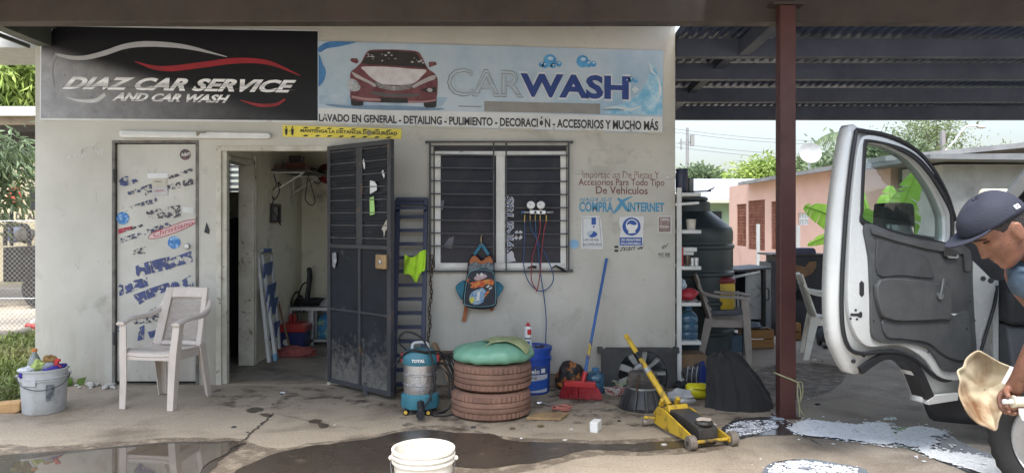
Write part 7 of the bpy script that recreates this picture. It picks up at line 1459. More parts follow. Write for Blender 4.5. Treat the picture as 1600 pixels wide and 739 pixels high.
def foam_scatter(name, px, mat, z, n, seed, spread=.10, rmax=.022):
    """bubbly froth: many small low domes, thinning out past the outline"""
    pts = [G(*q) for q in px]; poly = [(p.x, p.y) for p in spline(pts, 5, True)]; rng = random.Random(seed); m = MB()
    x0, x1 = min(p[0] for p in poly)-spread, max(p[0] for p in poly)+spread; y0, y1 = min(p[1] for p in poly)-spread, max(p[1] for p in poly)+spread; k = 0
    def inside(x, y):
        c_ = False
        for a, b in zip(poly, poly[1:]+poly[:1]):
            if (a[1] > y) != (b[1] > y) and x < (b[0]-a[0])*(y-a[1])/(b[1]-a[1])+a[0]: c_ = not c_
        return c_
    while k < n:
        x, y = rng.uniform(x0,x1), rng.uniform(y0,y1); d = min((a[0]-x)**2+(a[1]-y)**2 for a in poly)**.5; ins = inside(x, y)
        if (ins and d > .12 and rng.random() > .15) or (not ins and rng.random() > math.exp(-d/(spread*.28))): continue
        if mnoise.noise(Vector((x*7, y*7, seed))) < -.12 and not ins: continue
        k += 1; r = rng.uniform(.003, rmax)*(1 if ins else .55); o = len(m.v); q = 7
        for t_, zz in ((1, 0), (.75, .16)): m.v += [Vector((x+r*t_*math.cos(2*PI*j/q)*rng.uniform(.8,1.2), y+r*t_*math.sin(2*PI*j/q)*rng.uniform(.8,1.2), z+r*zz)) for j in range(q)]
        m.v.append(Vector((x, y, z+r*.26)))
        for j in range(q): m.f += [[o+j, o+(j+1)%q, o+q+(j+1)%q, o+q+j], [o+q+j, o+q+(j+1)%q, o+2*q]]
    kind(m.build(name, mat, None, smooth=80, recalc=False), "stuff")
M_froth = pm("soap_froth", (.90,.92,.95), (.80,.83,.88), sc=30, rough=.3, spec=.7)
for sd_, px in ((51, [(1238,668),(1262,658),(1300,661),(1345,665),(1382,662),(1396,680),(1395,692),(1372,694),(1330,688),(1290,684),(1250,679)]), (52, [(1398,684),(1430,668),(1474,676),(1468,682),(1450,683),(1466,692),(1448,702),(1480,708),(1520,712),(1562,722),(1600,730),(1600,760),(1540,742),(1490,726),(1450,714),(1436,700),(1418,697)])):
    foam_scatter("soap_foam", px, M_froth, .009, 1500, sd_)
foam_scatter("soap_film", [(1205,732),(1225,724),(1258,722),(1300,728),(1340,734),(1330,745),(1250,748),(1205,745)], M_froth, .009, 420, 53, .06, .014)
foam_scatter("soap_film", [(1136,668),(1160,660),(1200,658),(1215,668),(1190,676),(1150,682),(1134,680)], M_froth, .007, 260, 54, .05, .012)
# damp margins round the wet patches, grime along the wall foot and oil spots
M_damp = pm("damp_margin", (.17,.135,.10), (.13,.10,.075), sc=5, rough=.6, alpha=True, asc=10, alo=.36, ahi=.66)
floorpoly("damp_patch", [(-20,700),(60,698),(120,694),(200,688),(260,684),(330,684),(385,686),(398,694),(440,700),(480,693),(560,684),(600,676),(665,665),(730,670),(790,682),(880,686),(960,688),(1060,682),(1110,680),(1140,690),(1120,704),(1010,712),(930,712),(850,730),(780,745),(640,770),(300,790),(-60,800)], M_damp, .002, seed=31)
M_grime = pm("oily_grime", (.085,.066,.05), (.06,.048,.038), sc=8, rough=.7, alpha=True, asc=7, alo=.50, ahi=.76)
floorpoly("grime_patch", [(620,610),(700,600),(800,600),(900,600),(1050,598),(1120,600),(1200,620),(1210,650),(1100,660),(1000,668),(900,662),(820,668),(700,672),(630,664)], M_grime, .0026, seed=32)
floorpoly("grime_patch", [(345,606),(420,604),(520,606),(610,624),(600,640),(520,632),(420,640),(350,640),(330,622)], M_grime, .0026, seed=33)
floorpoly("grime_patch", [(1190,575),(1270,566),(1320,580),(1300,610),(1230,625),(1180,600)], M_damp, .0026, seed=34)
rng = random.Random(71)
for k in range(70):
    px, py = rng.uniform(690,1110), 603+abs(rng.gauss(0,26)); p = G(px, min(py, 690)); s_ = rng.uniform(.008,.024); a = rng.uniform(0,2*PI); m = MB(); c_, n_ = math.cos(a)*s_, math.sin(a)*s_
    m.add([p+Vector((-c_,-n_,.006)), p+Vector((n_*.4,-c_*.4,.008)), p+Vector((c_,n_,.006+s_*.4)), p+Vector((-n_*.4,c_*.4,.009))], [[0,1,2,3]])
    tag(m.build("litter_scrap", [flat("leaf_brown", (.12,.08,.04)), flat("leaf_dark", (.06,.045,.03)), MATS["pale_stone"]][k % 3], None, recalc=False), "tiny scraps of litter scattered over the concrete", "litter", "litter scraps on the concrete")
# cracks and joints in the slab
def crack(px, w, seed):
    pts = spline([G(*q) for q in px], 7); rng = random.Random(seed); L_, R_ = [], []
    for i, p in enumerate(pts):
        t = (pts[min(i+1,len(pts)-1)]-pts[max(i-1,0)]).normalized(); n_ = Vector((-t.y, t.x, 0)); j = n_*rng.uniform(-.012,.012); ww = w*rng.uniform(.3,1.2)*(1 if 0 < i < len(pts)-1 else .1); L_.append(p+j+n_*ww/2); R_.append(p+j-n_*ww/2)
    m = MB(); o = 0
    for a, b in zip(L_, R_): m.v += [Vector((a.x,a.y,.0045)), Vector((b.x,b.y,.0045))]
    for i in range(len(L_)-1): m.f.append([2*i,2*i+1,2*i+3,2*i+2])
    kind(m.build("floor_crack", flat("crack_dark", (.045,.038,.03)), None), "structure")
crack([(428,645),(412,660),(395,675),(380,688)], .020, 1); crack([(380,688),(372,693),(355,712)], .012, 2); crack([(1255,682),(1268,688),(1280,695)], .02, 3); crack([(1255,600),(1290,612),(1330,622),(1400,640)], .006, 4); crack([(640,640),(560,650),(500,660),(428,645)], .004, 5)
# specks of litter
rng = random.Random(17)
for k in range(26):
    px, py = rng.choice([(rng.uniform(520,1150), rng.uniform(640,700)), (rng.uniform(350,640), rng.uniform(600,690)), (rng.uniform(1140,1300), rng.uniform(560,650))]); p = G(px, py); s_ = rng.uniform(.006,.018); m = MB(); o = Vector((k,0,0)); m.sphere(p+Vector((0,0,s_*.4)), s_*1.4, s_, s_*.5, 7, 5, lambda d: 1+.4*mnoise.noise(d+o))
    tag(m.build("litter_scrap", [M_white, M_ink, MATS["pale_stone"], flat("leaf_brown", (.12,.08,.04))][k % 4]), "tiny scraps of litter scattered over the concrete", "litter", "litter scraps on the concrete")
c = G(1212,655); m = MB(); m.prism([(c.x-.03,c.y-.02),(c.x+.05,c.y-.03),(c.x+.05,c.y+.04),(c.x-.02,c.y+.05)], lambda x, y, z: Vector((x, y, z)), .014, .005)
tag(m.build("paper_card", flat("pale_blue_card", (.42,.46,.52))), "small pale card on the wet floor beside the maroon post", "card")
# ================================================================== van with the open door
vA = Vector((1.87, 4.17, 0)); vd = Vector((.92, .39, 0)).normalized(); vn = Vector((vd.y, -vd.x, 0))      # vn faces the camera
def DP(px, py, d=0.0):
    r = Vector(((px-800)/F, 1, -(py-HY)/F)); o = Vector((0,0,EYE)); q = vA+vn*d; t = (q-o).dot(vn)/r.dot(vn); return o+r*t
van = thing("white_van", "white cab over van with its driver door wide open", "van", (3.2, 4.2, 0))
M_vw = pm("van_white", (.54,.555,.55), (.50,.515,.51), sc=3, rough=.28, coat=.3, dirt=(.40,.38,.34), dsc=6, dlo=.66, dhi=.85)
M_trim = pm("grey_door_trim", (.075,.079,.082), (.062,.065,.068), sc=9, rough=.55, bump=.12, bsc=160, dirt=(.16,.155,.145), dsc=7, dlo=.62, dhi=.9)
M_seal = flat("rubber_seal", (.018,.019,.022), rough=.5)
def dprism(parent, name, pts, mat, d0, d1, bev=0, n=0, smooth=30):
    m = MB(); pl = sp2(pts, n) if n else pts; m.prism(pl, lambda x, y, d: DP(x, y, 0)+vn*d, d0, d1); return m.build(name, mat, parent, bevel=bev, smooth=smooth)
def dring(parent, name, outer, inner, mat, d0, d1, bev=0, smooth=30):
    m = MB(); m.ring_prism(outer, inner, lambda x, y, d: DP(x, y, 0)+vn*d, d0, d1); return m.build(name, mat, parent, bevel=bev, smooth=smooth)
def smoothpath(pts, n=6): return sp2(pts, n)
OUT = [(1334,198),(1346,199),(1372,205),(1405,216),(1438,236),(1462,262),(1482,300),(1497,345),(1512,392),(1536,420),(1556,440),(1556,462),(1548,490),(1534,528),(1528,552),(1524,562),(1512,600),(1495,624),(1449,631),(1446,620),(1440,602),(1433,588),(1424,574),(1413,565),(1403,562),(1393,561),(1380,562),(1364,570),(1348,582),(1336,584),(1322,560),(1310,530),(1306,480),(1307,420),(1312,340),(1322,260)]
WIN = [(1349,224),(1354,221),(1375,224),(1402,233),(1428,248),(1450,272),(1468,300),(1481,330),(1484,345),(1482,379),(1462,378),(1428,372),(1390,362),(1346,347),(1344,330),(1345,290),(1347,250)]
def dense(pts, n=4): return sp2(pts, n)
def bridge_fill(parent, name, outer, inner, mat, d0, d1, **k):
    # plate with a hole, cut by a fine triangulated sheet
    bm = bmesh.new()
    def loop(pts): 
        vs = [bm.verts.new((x, y, 0)) for x, y in pts]; return [bm.edges.new((vs[i], vs[(i+1) % len(vs)])) for i in range(len(vs))]
    e = loop(outer)+(loop(inner) if inner else []); bmesh.ops.triangle_fill(bm, use_beauty=True, use_dissolve=False, edges=e)
    bm.verts.index_update(); V = [(v.co.x, v.co.y) for v in bm.verts]; Fc = [[v.index for v in f.verts] for f in bm.faces]; bm.free()
    m = MB(); o = len(V); m.v = [DP(x, y)+vn*d0 for x, y in V]+[DP(x, y)+vn*d1 for x, y in V]; m.f = Fc+[[i+o for i in reversed(f)] for f in Fc]
    for lp in ([outer]+([inner] if inner else [])):
        s_ = len(m.v); q = len(lp); m.v += [DP(x, y)+vn*d0 for x, y in lp]+[DP(x, y)+vn*d1 for x, y in lp]; m.f += [[s_+i, s_+(i+1) % q, s_+q+(i+1) % q, s_+q+i] for i in range(q)]
    o_ = m.build(name, mat, parent, smooth=30, **k); weld(o_); return o_
outp = dense(OUT, 3); winp = dense(WIN, 4)
dr_ = bridge_fill(van, "door", outp, winp, M_vw, -.10, -.02)
# inner flange: raised white pan
INN = [(1352,212),(1372,214),(1402,224),(1430,240),(1456,270),(1476,310),(1486,345),(1505,392),(1536,425),(1552,444),(1550,465),(1540,500),(1530,530),(1524,556),(1508,584),(1490,594),(1462,586),(1444,562),(1420,545),(1400,538),(1378,540),(1352,540),(1334,520),(1324,480),(1324,420),(1328,330),(1336,250),(1342,222)]
bridge_fill(dr_, "inner_pan", dense(INN, 3), dense([(x+(1.5 if x < 1400 else -1.5), y+(1.5 if y < 300 else 0)) for x, y in WIN], 4), M_vw, -.02, .012, bevel=.004)
def dtube(parent, name, pts, r, mat, d=.0, closed=False, n=6):
    m = MB(); m.tube(spline([DP(x, y, 0)+vn*d for x, y in pts], n, closed), r, 8, closed=closed); return m.build(name, mat, parent, smooth=60)
dtube(dr_, "rubber_seal", [(1338,204),(1332,240),(1325,300),(1320,360),(1316,430),(1315,480),(1318,520),(1328,545),(1346,552),(1372,550),(1400,550),(1424,558),(1442,572),(1460,588),(1478,594),(1495,588)], .012, M_seal, .0)
dtube(dr_, "rubber_seal", [(1338,204),(1352,206),(1378,210),(1406,220),(1434,238),(1458,266),(1479,305),(1492,345)], .013, M_seal, .002)
dtube(dr_, "rubber_seal", [(1557,446),(1555,470),(1547,500),(1538,530),(1530,556),(1518,588)], .010, M_seal, .0)
bridge_fill(dr_, "window_channel", dense([(x+(-2.5 if x < 1400 else 3), y-(2.5 if y < 340 else -4)) for x, y in WIN], 4), dense([(x+(2 if x < 1400 else -3), y+(2.5 if y < 330 else -3)) for x, y in WIN], 4), M_seal, .0125, .017)
gl = bridge_fill(dr_, "window_glass", dense(WIN, 4), None, None or pm("door_glass", (.80,.88,.86), (.78,.86,.84), sc=3, rough=.02, trans=1.0, ior=1.02, spec=.5), -.052, -.050)
gm = MATS["door_glass"].node_tree; _tr = gm.nodes.new("ShaderNodeBsdfTransparent"); _tr.inputs[0].default_value = (.80,.86,.84,1); _gs = gm.nodes.new("ShaderNodeBsdfGlossy"); _gs.inputs["Roughness"].default_value = .03
_mx = gm.nodes.new("ShaderNodeMixShader"); _mx.inputs[0].default_value = .06; gm.links.new(_tr.outputs[0], _mx.inputs[1]); gm.links.new(_gs.outputs[0], _mx.inputs[2]); gm.links.new(_mx.outputs[0], gm.nodes["Material Output"].inputs[0])
TRM = [(1346,350),(1390,364),(1430,374),(1484,382),(1500,384),(1509,392),(1511,405),(1513,408),(1513,440),(1516,500),(1519,550),(1514,572),(1498,578),(1470,578),(1458,562),(1444,544),(1420,536),(1395,535),(1376,535),(1362,530),(1356,518),(1355,470),(1352,400)]
tp = bridge_fill(dr_, "trim_panel", dense(TRM, 3), None, M_trim, .012, .030, bevel=.006)
dprism(tp, "trim_upper", [(1352,356),(1400,371),(1450,382),(1500,388),(1507,396),(1507,424),(1498,424),(1496,398),(1440,390),(1392,378),(1354,366)], M_trim, .031, .044, .006)
dprism(tp, "speaker_panel", [(1362,378),(1372,378),(1420,392),(1440,404),(1448,424),(1447,434),(1400,430),(1363,428)], pm("dark_trim", (.062,.065,.069), (.052,.055,.058), sc=9, rough=.6), .031, .040, .005, 4)
dprism(tp, "armrest", [(1362,436),(1440,440),(1466,445),(1472,452),(1472,494),(1456,498),(1400,500),(1378,497),(1364,486)], M_trim, .030, .062, .016, 4)
dprism(tp, "door_pocket", [(1376,492),(1470,490),(1500,484),(1506,500),(1506,550),(1490,562),(1464,552),(1440,534),(1400,528),(1376,524)], M_trim, .030, .042, .008, 3)
dprism(tp, "lever_recess", [(1466,388),(1484,391),(1487,396),(1486,403),(1472,404),(1464,399)], M_black, .045, .047, .001, 4)
dprism(tp, "inner_handle", [(1467,399),(1480,400),(1483,396),(1485,400),(1482,404),(1468,403)], pm("satin_grey", (.22,.23,.24), rough=.3, metal=.6), .047, .058, .003)
for x, y in ((1360,372),(1358,500),(1500,512),(1506,470),(1440,548)): dprism(tp, "trim_screw", circ(x, y, 1.6, 8), M_ink, .0425 if x > 1490 or y > 520 else .0302, .0445 if x > 1490 or y > 520 else .032)
m = MB(); m.tube([DP(1452,460)+vn*.075, DP(1454,434)+vn*.085], .009, 8); m.lathe([(0,-.01),(.022,-.01),(.022,.01),(0,.01)], (0,0,0), 16, Matrix.Translation(DP(1452,460)+vn*.066) @ vn.to_track_quat('Z','Y').to_matrix().to_4x4()); m.build("window_crank", MATS["satin_grey"], tp, smooth=40)
dprism(tp, "trim_gap", [(1470,488),(1480,488),(1475,491)], M_white, .063, .064)
for (x, y, w_, h_) in ((1343.5,451,3.6,13),): dprism(dr_, "latch_slot", [(x-w_,y-h_+4),(x,y-h_),(x+w_,y-h_+4),(x+w_,y+h_-4),(x,y+h_),(x-w_,y+h_-4)], M_ink, .0122, .0135)
dprism(dr_, "latch", [(1326,489),(1338,489),(1342,486),(1344,488),(1344,494),(1341,496),(1336,493),(1326,493)], M_ink, .0122, .0150)
for x, y, r in ((1334,484,1.8),(1326,497,1.8),(1336,498,1.8),(1337,565,3.2),(1353,557,1.6),(1548,407,4.5),(1533,435,4),(1545,438,4.5),(1519,500,2)): dprism(dr_, "drain_plug", circ(x, y, r, 14), M_ink, .0125 if y < 520 and x > 1400 or y < 499 else -.0195, .0145 if y < 520 and x > 1400 or y < 499 else -.012)
# wheel arch lip on the door
m = MB(); a_in = spline([(x, y, 0) for x, y in ((1348,584),(1364,572),(1380,563),(1393,562),(1413,566),(1424,575),(1434,590),(1447,624))], 4); a_out = spline([(x, y, 0) for x, y in ((1344,574),(1360,563),(1376,554),(1392,552),(1417,556),(1431,566),(1443,582),(1459,618))], 4)
m.loft([[DP(q.x, q.y)+vn*d for q, d in ((p, .004), (o_, .004), (o_, -.09), (p, -.09))] for p, o_ in zip(a_in, a_out)]); m.build("arch_lip", M_seal, dr_, smooth=40)
dprism(dr_, "sill_cover", [(1461,617),(1496,613),(1495,625),(1449,632),(1448,626)], M_vw, -.019, .008, .003)
# mirror on the far side of the door, seen through the glass
m = MB(); mq = [(1432,322),(1440,316),(1472,316),(1480,324),(1481,372),(1474,377),(1438,374),(1431,366)]
m.prism(sp2(mq, 4), lambda x, y, d: DP(x, y)+vn*d, -.30, -.22); mi = m.build("door_mirror", M_black, dr_, bevel=.012, smooth=40)
dprism(mi, "mirror_glass", [(1433,350),(1478,354),(1477,372),(1440,369),(1434,364)], pm("mirror_silver", (.75,.78,.80), rough=.03, metal=1.0), -.215, -.2185)
m = MB(); m.bar(DP(1478,372)+vn*-.25, DP(1490,380)+vn*-.06, .04, .05); m.build("mirror_arm", M_black, mi)
# cab body: body axis runs away from the camera, slightly to the right
bd = Vector((.26, .965, 0)).normalized(); bo = Vector((2.99, 4.66, 0)); bs = Vector((bd.y, -bd.x, 0))       # bs points into the van
VB = lambda l, s, z: bo+bd*l+bs*s+Vector((0,0,z))
def vprism(name, pts, mat, s0, s1, bev=.01, parent=None, smooth=30):
    m = MB(); m.prism(pts, lambda l, z, s: VB(l, s, z), s0, s1); return m.build(name, mat, parent or van, bevel=bev, smooth=smooth)
M_int = flat("cab_dark", (.035,.036,.04), rough=.7); M_int2 = flat("cab_grey", (.08,.085,.09), rough=.6)
def slab(name, pts, mat, th, bev=.006):
    m = MB(); pts = [Vector(p) for p in pts]; n_ = (pts[1]-pts[0]).cross(pts[-1]-pts[0]).normalized()*th; k = len(pts); m.v = pts+[p+n_ for p in pts]; m.f = [list(range(k)), [k+i for i in reversed(range(k))]]+[[i,(i+1)%k,k+(i+1)%k,k+i] for i in range(k)]; return m.build(name, mat, van, bevel=bev)
slab("front_pillar", [P(1530,352,4.72), P(1548,352,4.68), P(1660,222,4.10), P(1640,212,4.12)], pm("pillar_white", (.55,.57,.58), (.5,.52,.53), sc=4, rough=.3), .05)
slab("pillar_trim", [P(1549,354,4.70), P(1560,356,4.68), P(1668,236,4.10), P(1661,224,4.12)], M_seal, .05)
slab("pillar_foot", [P(1500,400,4.74), P(1530,351,4.74), P(1562,356,4.72), P(1572,440,4.72), P(1510,440,4.74)], M_int, .05)
vprism("roof", [(-.62,1.862),(-.58,1.93),(-1.2,2.02),(-4.2,2.02),(-4.2,1.96),(-1.2,1.95)], M_vw, .0, 1.6)
vprism("front_panel", [(.16,.45),(.30,.45),(.28,1.04),(.16,1.04)], M_vw, .0, 1.6)
vprism("dashboard", [(-.10,.78),(.155,.78),(.155,1.03),(.0,1.05),(-.12,.98)], M_int, .03, 1.55, .03)
vprism("scuttle", [(-.18,.42),(.155,.42),(.155,.775),(-.05,.775)], M_int2, .035, 1.55, .02)
vprism("cab_floor", [(-1.1,.50),(-.19,.42),(-.19,.46),(-1.1,.56)], M_int, .02, 1.6, .005)
vprism("sill", [(-.34,.36),(.155,.36),(.155,.415),(-.34,.415)], M_vw, -.0, .30)
vprism("hinge_post", [(.06,.42),(.155,.42),(.155,1.04),(.06,1.04)], M_vw, -.0, .033, .006)
vprism("seat_base", [(-1.15,.57),(-.55,.57),(-.52,.86),(-1.15,.86)], M_int, .08, .65, .03)
vprism("seat_back", [(-1.25,.87),(-1.05,.87),(-1.22,1.5),(-1.34,1.5)], M_int, .08, .65, .04)
vprism("rear_body", [(-4.2,.45),(-1.45,.45),(-1.45,1.945),(-4.2,1.955)], M_vw, .0, 1.6, .03)
vprism("bumper", [(.165,.16),(.33,.20),(.36,.44),(.305,.44),(.165,.44)], M_black, -.03, 1.63, .03)
vprism("wheel_housing", [(-.30,.36),(-.36,.62),(-.62,.80),(-1.1,.82),(-1.42,.66),(-1.44,.40),(-1.36,.40),(-1.33,.62),(-1.06,.74),(-.64,.72),(-.44,.58),(-.38,.36)], M_rubber, .02, .40, .004)
# black mud guard sweeping down under the door
m = MB(); gd = [(1440,618),(1452,652),(1480,685),(1520,705),(1566,722)]
gp = []
for i, (x, y) in enumerate(gd): gp.append(P(x, y, 4.84-.05*i))
m.grid(lambda u, v: (lambda p: Vector((p.x+.12*v*u, p.y-.02*v, max(.15, p.z)+(.40-.05*u)*v)))(gp[min(3,int(u*4))]*(1-(u*4-min(3,int(u*4))))+gp[min(3,int(u*4))+1]*(u*4-min(3,int(u*4)))), 16, 6); m.build("mud_guard", M_rubber, van, smooth=60, solid=.02)
# near front wheel
wc = P(1654,700,3.70); wc.z = .315; wax = Vector((-.93,-.37,0)).normalized(); WM = wax.to_track_quat('Z','Y').to_matrix().to_4x4()
wh = MB(); tyre_mesh(wh, wc, .318, .195, .185, WM, 64); whl = wh.build("wheel", pm("black_tyre", (.020,.020,.021), (.032,.031,.030), sc=8, rough=.75), van, smooth=38)
m = MB(); m.lathe([(.196,.06),(.188,.068),(.18,.05),(.17,-.01),(.12,.0),(.09,.045),(.055,.052),(.05,.075),(0,.078)], (0,0,0), 40, Matrix.Translation(wc) @ WM); m.build("rim", pm("silver_rim", (.55,.56,.57), (.45,.46,.47), sc=10, rough=.35, metal=.7), whl, smooth=40)
for k in range(6):
    a = 2*PI*k/6; m = MB(); m.lathe([(0,.0),(.011,0),(.011,.022),(0,.024)], (0,0,0), 8, Matrix.Translation(wc) @ WM @ Matrix.Translation((.075*math.cos(a), .075*math.sin(a), .045))); m.build("wheel_nut", M_alu, whl)
m = MB(); tyre_mesh(m, VB(-3.3,.12,.315), .318, .195, .185, bs.to_track_quat('Z','Y').to_matrix().to_4x4(), 40); m.build("wheel", MATS["black_tyre"], van, smooth=38)
# engine bay bits below the dash, seen past the door
crumple(VB(-.25,.22,.60), .16,.14,.10, 41, .4, M_rubber, "hose_bundle", "dark bundle of hoses in the open footwell of the van", "hose")
# ================================================================== yellowed liner held against the van
LIN = [(1496,580),(1505,573),(1509,562),(1518,553),(1528,548),(1536,551),(1548,558),(1562,566),(1580,574),(1589,584),(1584,592),(1574,598),(1570,612),(1565,622),(1566,640),(1560,656),(1556,672),(1542,667),(1528,661),(1514,648),(1505,632),(1498,614),(1500,596)]
lo_ = sp2(LIN, 4); lc = (1538, 610); m = MB(); rings = 12; nL = len(lo_); rng = random.Random(6)
for k in range(rings+1):
    t_ = k/rings
    for x, y in lo_:
        px, py = lc[0]+(x-lc[0])*max(t_, .001), lc[1]+(y-lc[1])*max(t_, .001); q = Vector((px*.03, py*.03, 0))
        dep = 3.42+.07*(1-t_**2)+.024*mnoise.noise(q*.9)+.006*mnoise.noise(q*2.2)-.0*(px-lc[0])*.001+(.02 if t_ > .93 else 0)*-1-.0009*(py-600)
        m.v.append(P(px, py, dep))
for k in range(rings):
    for j in range(nL): m.f.append([k*nL+j, k*nL+(j+1) % nL, (k+1)*nL+(j+1) % nL, (k+1)*nL+j])
ln = thing("plastic_liner", "yellowed plastic wheel arch liner with brown stains held up beside the van wheel", "liner", P(1540,610,3.4))
m.build("liner_shell", pm("yellowed_plastic", (.44,.385,.28), (.35,.285,.19), sc=3.2, rough=.75, spec=.25, bump=.2, bsc=18, dirt=(.16,.08,.04), dsc=5.0, dlo=.44, dhi=.64), ln, smooth=70, solid=.006)
m = MB(); m.tube([P(1536,642,3.44), P(1537,645,3.435)], .009, 10); m.build("liner_clip", flat("crack_dark", (.045,.038,.03)), ln)
m = MB(); m.bar(P(1570,600,3.36), P(1584,574,3.36), .02, .02); m.build("liner_bracket", M_pvcwhite, ln)
# ================================================================== the man at the van
M_skin = pm("tan_skin", (.21,.098,.062), (.15,.068,.044), sc=22, lo=.38, hi=.62, rough=.45, sss=.06, bump=.22, bsc=190, dirt=(.10,.05,.036), dsc=30, dlo=.58, dhi=.75)
man = thing("person", "man in a dark cap and blue shirt bending forward beside the van", "person", (2.25, 2.6, 0))
HO = P(1566,364,2.5); yaw = R(-4)
hf = Vector((-.72, .05, -.69)).normalized(); hu0 = Vector((-.69, 0, .72)); hl = hu0.cross(hf).normalized(); hu = hf.cross(hl).normalized()
H3 = lambda f, l, u: HO+hf*f+hl*l+hu*u
TAB = [(-.102,.058,.030,.010),(-.097,.068,.005,.024),(-.086,.075,-.02,.038),(-.07,.078,-.035,.049),(-.05,.079,-.055,.057),(-.03,.080,-.072,.063),(0,.082,-.086,.068),(.025,.083,-.094,.071),(.045,.091,-.098,.073),(.06,.094,-.099,.074),(.08,.086,-.096,.072),(.10,.064,-.080,.060),(.114,.034,-.05,.038),(.120,.0,-.012,.008)]
def tab(u):
    for a, b in zip(TAB, TAB[1:]):
        if a[0] <= u <= b[0]:
            k = (u-a[0])/(b[0]-a[0]); return [a[i]+(b[i]-a[i])*k for i in (1,2,3)]
    return TAB[-1][1:]
def headpt(u, a):
    fr_, bk, hw_ = tab(u); cf = (fr_+bk)/2; rf_ = (fr_-bk)/2; ca, sa = math.cos(a), math.sin(a)
    f = cf+rf_*math.copysign(abs(ca)**.85, ca); l = hw_*math.copysign(abs(sa)**.9, sa)
    if ca > 0:
        g_ = lambda l0, u0, sl, su: math.exp(-((l-l0)/sl)**2-((u-u0)/su)**2)
        nose = max(0, 1-abs(l)/(.010+.010*max(0, min(1, (.035-u)/.055))))
        prof = 0 if u > .042 or u < -.034 else ((.042-u)/.060 if u > -.018 else (u+.034)/.016)
        f += .028*nose**.8*max(0, prof)
        f -= .012*(g_(.031,.026,.016,.013)+g_(-.031,.026,.016,.013)); f += .006*(g_(.031,.048,.022,.008)+g_(-.031,.048,.022,.008))
        f += .007*(g_(0,-.043,.020,.006)+.9*g_(0,-.058,.018,.006))-.004*g_(0,-.0505,.022,.0025)+.006*g_(0,-.088,.018,.012); f += .004*(g_(.042,0,.015,.015)+g_(-.042,0,.015,.015)); f += .006*(g_(.010,-.022,.006,.007)+g_(-.010,-.022,.006,.007))
    return f, l
def head_mb():
    m = MB(); secs = []; n = 64; us = [-.102+.222*i/60 for i in range(61)]
    for u in us:
        ring = []
        for j in range(n):
            f, l = headpt(u, 2*PI*j/n); ring.append(H3(f, l, u))
        secs.append(ring)
    m.loft(secs)
    for s in (1, -1):                                  # ears
        ez = []
        for u0, wd in ((-.032,.004),(-.026,.012),(-.012,.015),(.004,.019),(.018,.020),(.028,.015),(.034,.005)):
            ez.append([H3(-.010+.012*u0/.03*-.3+wd*math.cos(t), s*(.068+.009*math.sin(t)+.004*(1 if math.cos(t) < 0 else 0)+.006), u0) for t in [2*PI*i/12 for i in range(12)]])
        m.loft(ez)
    return m
def skin_mesh(verts, edges, radii, root, sub=2):
    me = bpy.data.meshes.new("s"); me.from_pydata([tuple(v) for v in verts], edges, []); ob = bpy.data.objects.new("s", me); COL.objects.link(ob)
    md = ob.modifiers.new("skin", 'SKIN'); md.use_smooth_shade = True; sv = me.skin_vertices[0].data
    for i, r in enumerate(radii): sv[i].radius = (r, r) if not isinstance(r, tuple) else r; sv[i].use_root = (i == root)
    s2 = ob.modifiers.new("sub", 'SUBSURF'); s2.levels = sub; s2.render_levels = sub
    dg = bpy.context.evaluated_depsgraph_get(); r = bpy.data.meshes.new_from_object(ob.evaluated_get(dg)); bpy.data.objects.remove(ob); return r
pelv = Vector((2.22,2.62,.93)); chest = Vector((1.86,2.56,1.27)); nk = H3(-.045,0,-.075)+Vector((.05,0,-.01)); V_ = []; E_ = []; R_ = []
def av(p, r, frm=None):
    V_.append(Vector(p)); R_.append(r); i = len(V_)-1
    if frm is not None: E_.append((frm, i))
    return i
ip = av(pelv, .135); iw = av((2.06,2.60,1.10), .125, ip); ic = av(chest, .14, iw); inb = av((1.76,2.535,1.33), .075, ic); inn = av(nk, .058, inb); ih = av(H3(-.02,0,-.03), .05, inn)
for sy, hx_, hy_ in ((-1, 1.648, 2.50), (1, 1.9, 2.95)):
    s1_ = av((1.88,2.56+sy*.13,1.27), .075, ic); s2_ = av((1.80,2.52+sy*.19,1.22), .062, s1_)
    if sy < 0:
        e_ = av((1.70,2.38,1.10), .043, s2_); w0_ = av((1.668,2.43,.96), .036, e_); wr = av((1.654,2.475,.872), .027, w0_); pm_ = av((1.650,2.497,.838), (.036,.020), wr)
    else:
        e_ = av((2.05,2.80,1.0), .043, s2_); w0_ = av((2.09,2.85,.90), .036, e_); wr = av((2.12,2.88,.83), .027, w0_); pm_ = av((2.13,2.89,.79), (.036,.022), wr)
for sy in (-1, 1):
    h_ = av((2.24,2.62+sy*.10,.86), .095, ip); k_ = av((2.17,2.62+sy*.14,.48), .062, h_); a_ = av((2.27,2.62+sy*.15,.09), .042, k_); av((2.16,2.62+sy*.16,.05), .04, a_)
body = skin_mesh(V_, E_, R_, ip)
bmb = bmesh.new(); bmb.from_mesh(body)
hm = head_mb(); hme = bpy.data.meshes.new("h"); hme.from_pydata([tuple(p) for p in hm.v], [], hm.f); bmb.from_mesh(hme)
def finger(pts, rs):
    me = skin_mesh(pts, [(i, i+1) for i in range(len(pts)-1)], rs, 0, 2); bmb.from_mesh(me)
TX, TY_, TZ = 1.64, 2.455, .818
for i, dx in enumerate((-.030,-.011,.008,.027)):
    x = 1.648+dx*1.05; L_ = (.9,1.0,.97,.8)[i]
    finger([(x*.5+.5*1.650, 2.500, .850), (x, 2.505, .822), (x-.002, 2.496, .822-.032*L_), (x-.004, 2.468, .822-.046*L_), (x-.005, 2.440, .822-.036*L_)], [.011,.0105,.0095,.009,.0075])
finger([(1.640,2.490,.858), (1.618,2.475,.850), (1.606,2.452,.846), (1.600,2.432,.838)], [.013,.012,.0105,.008])
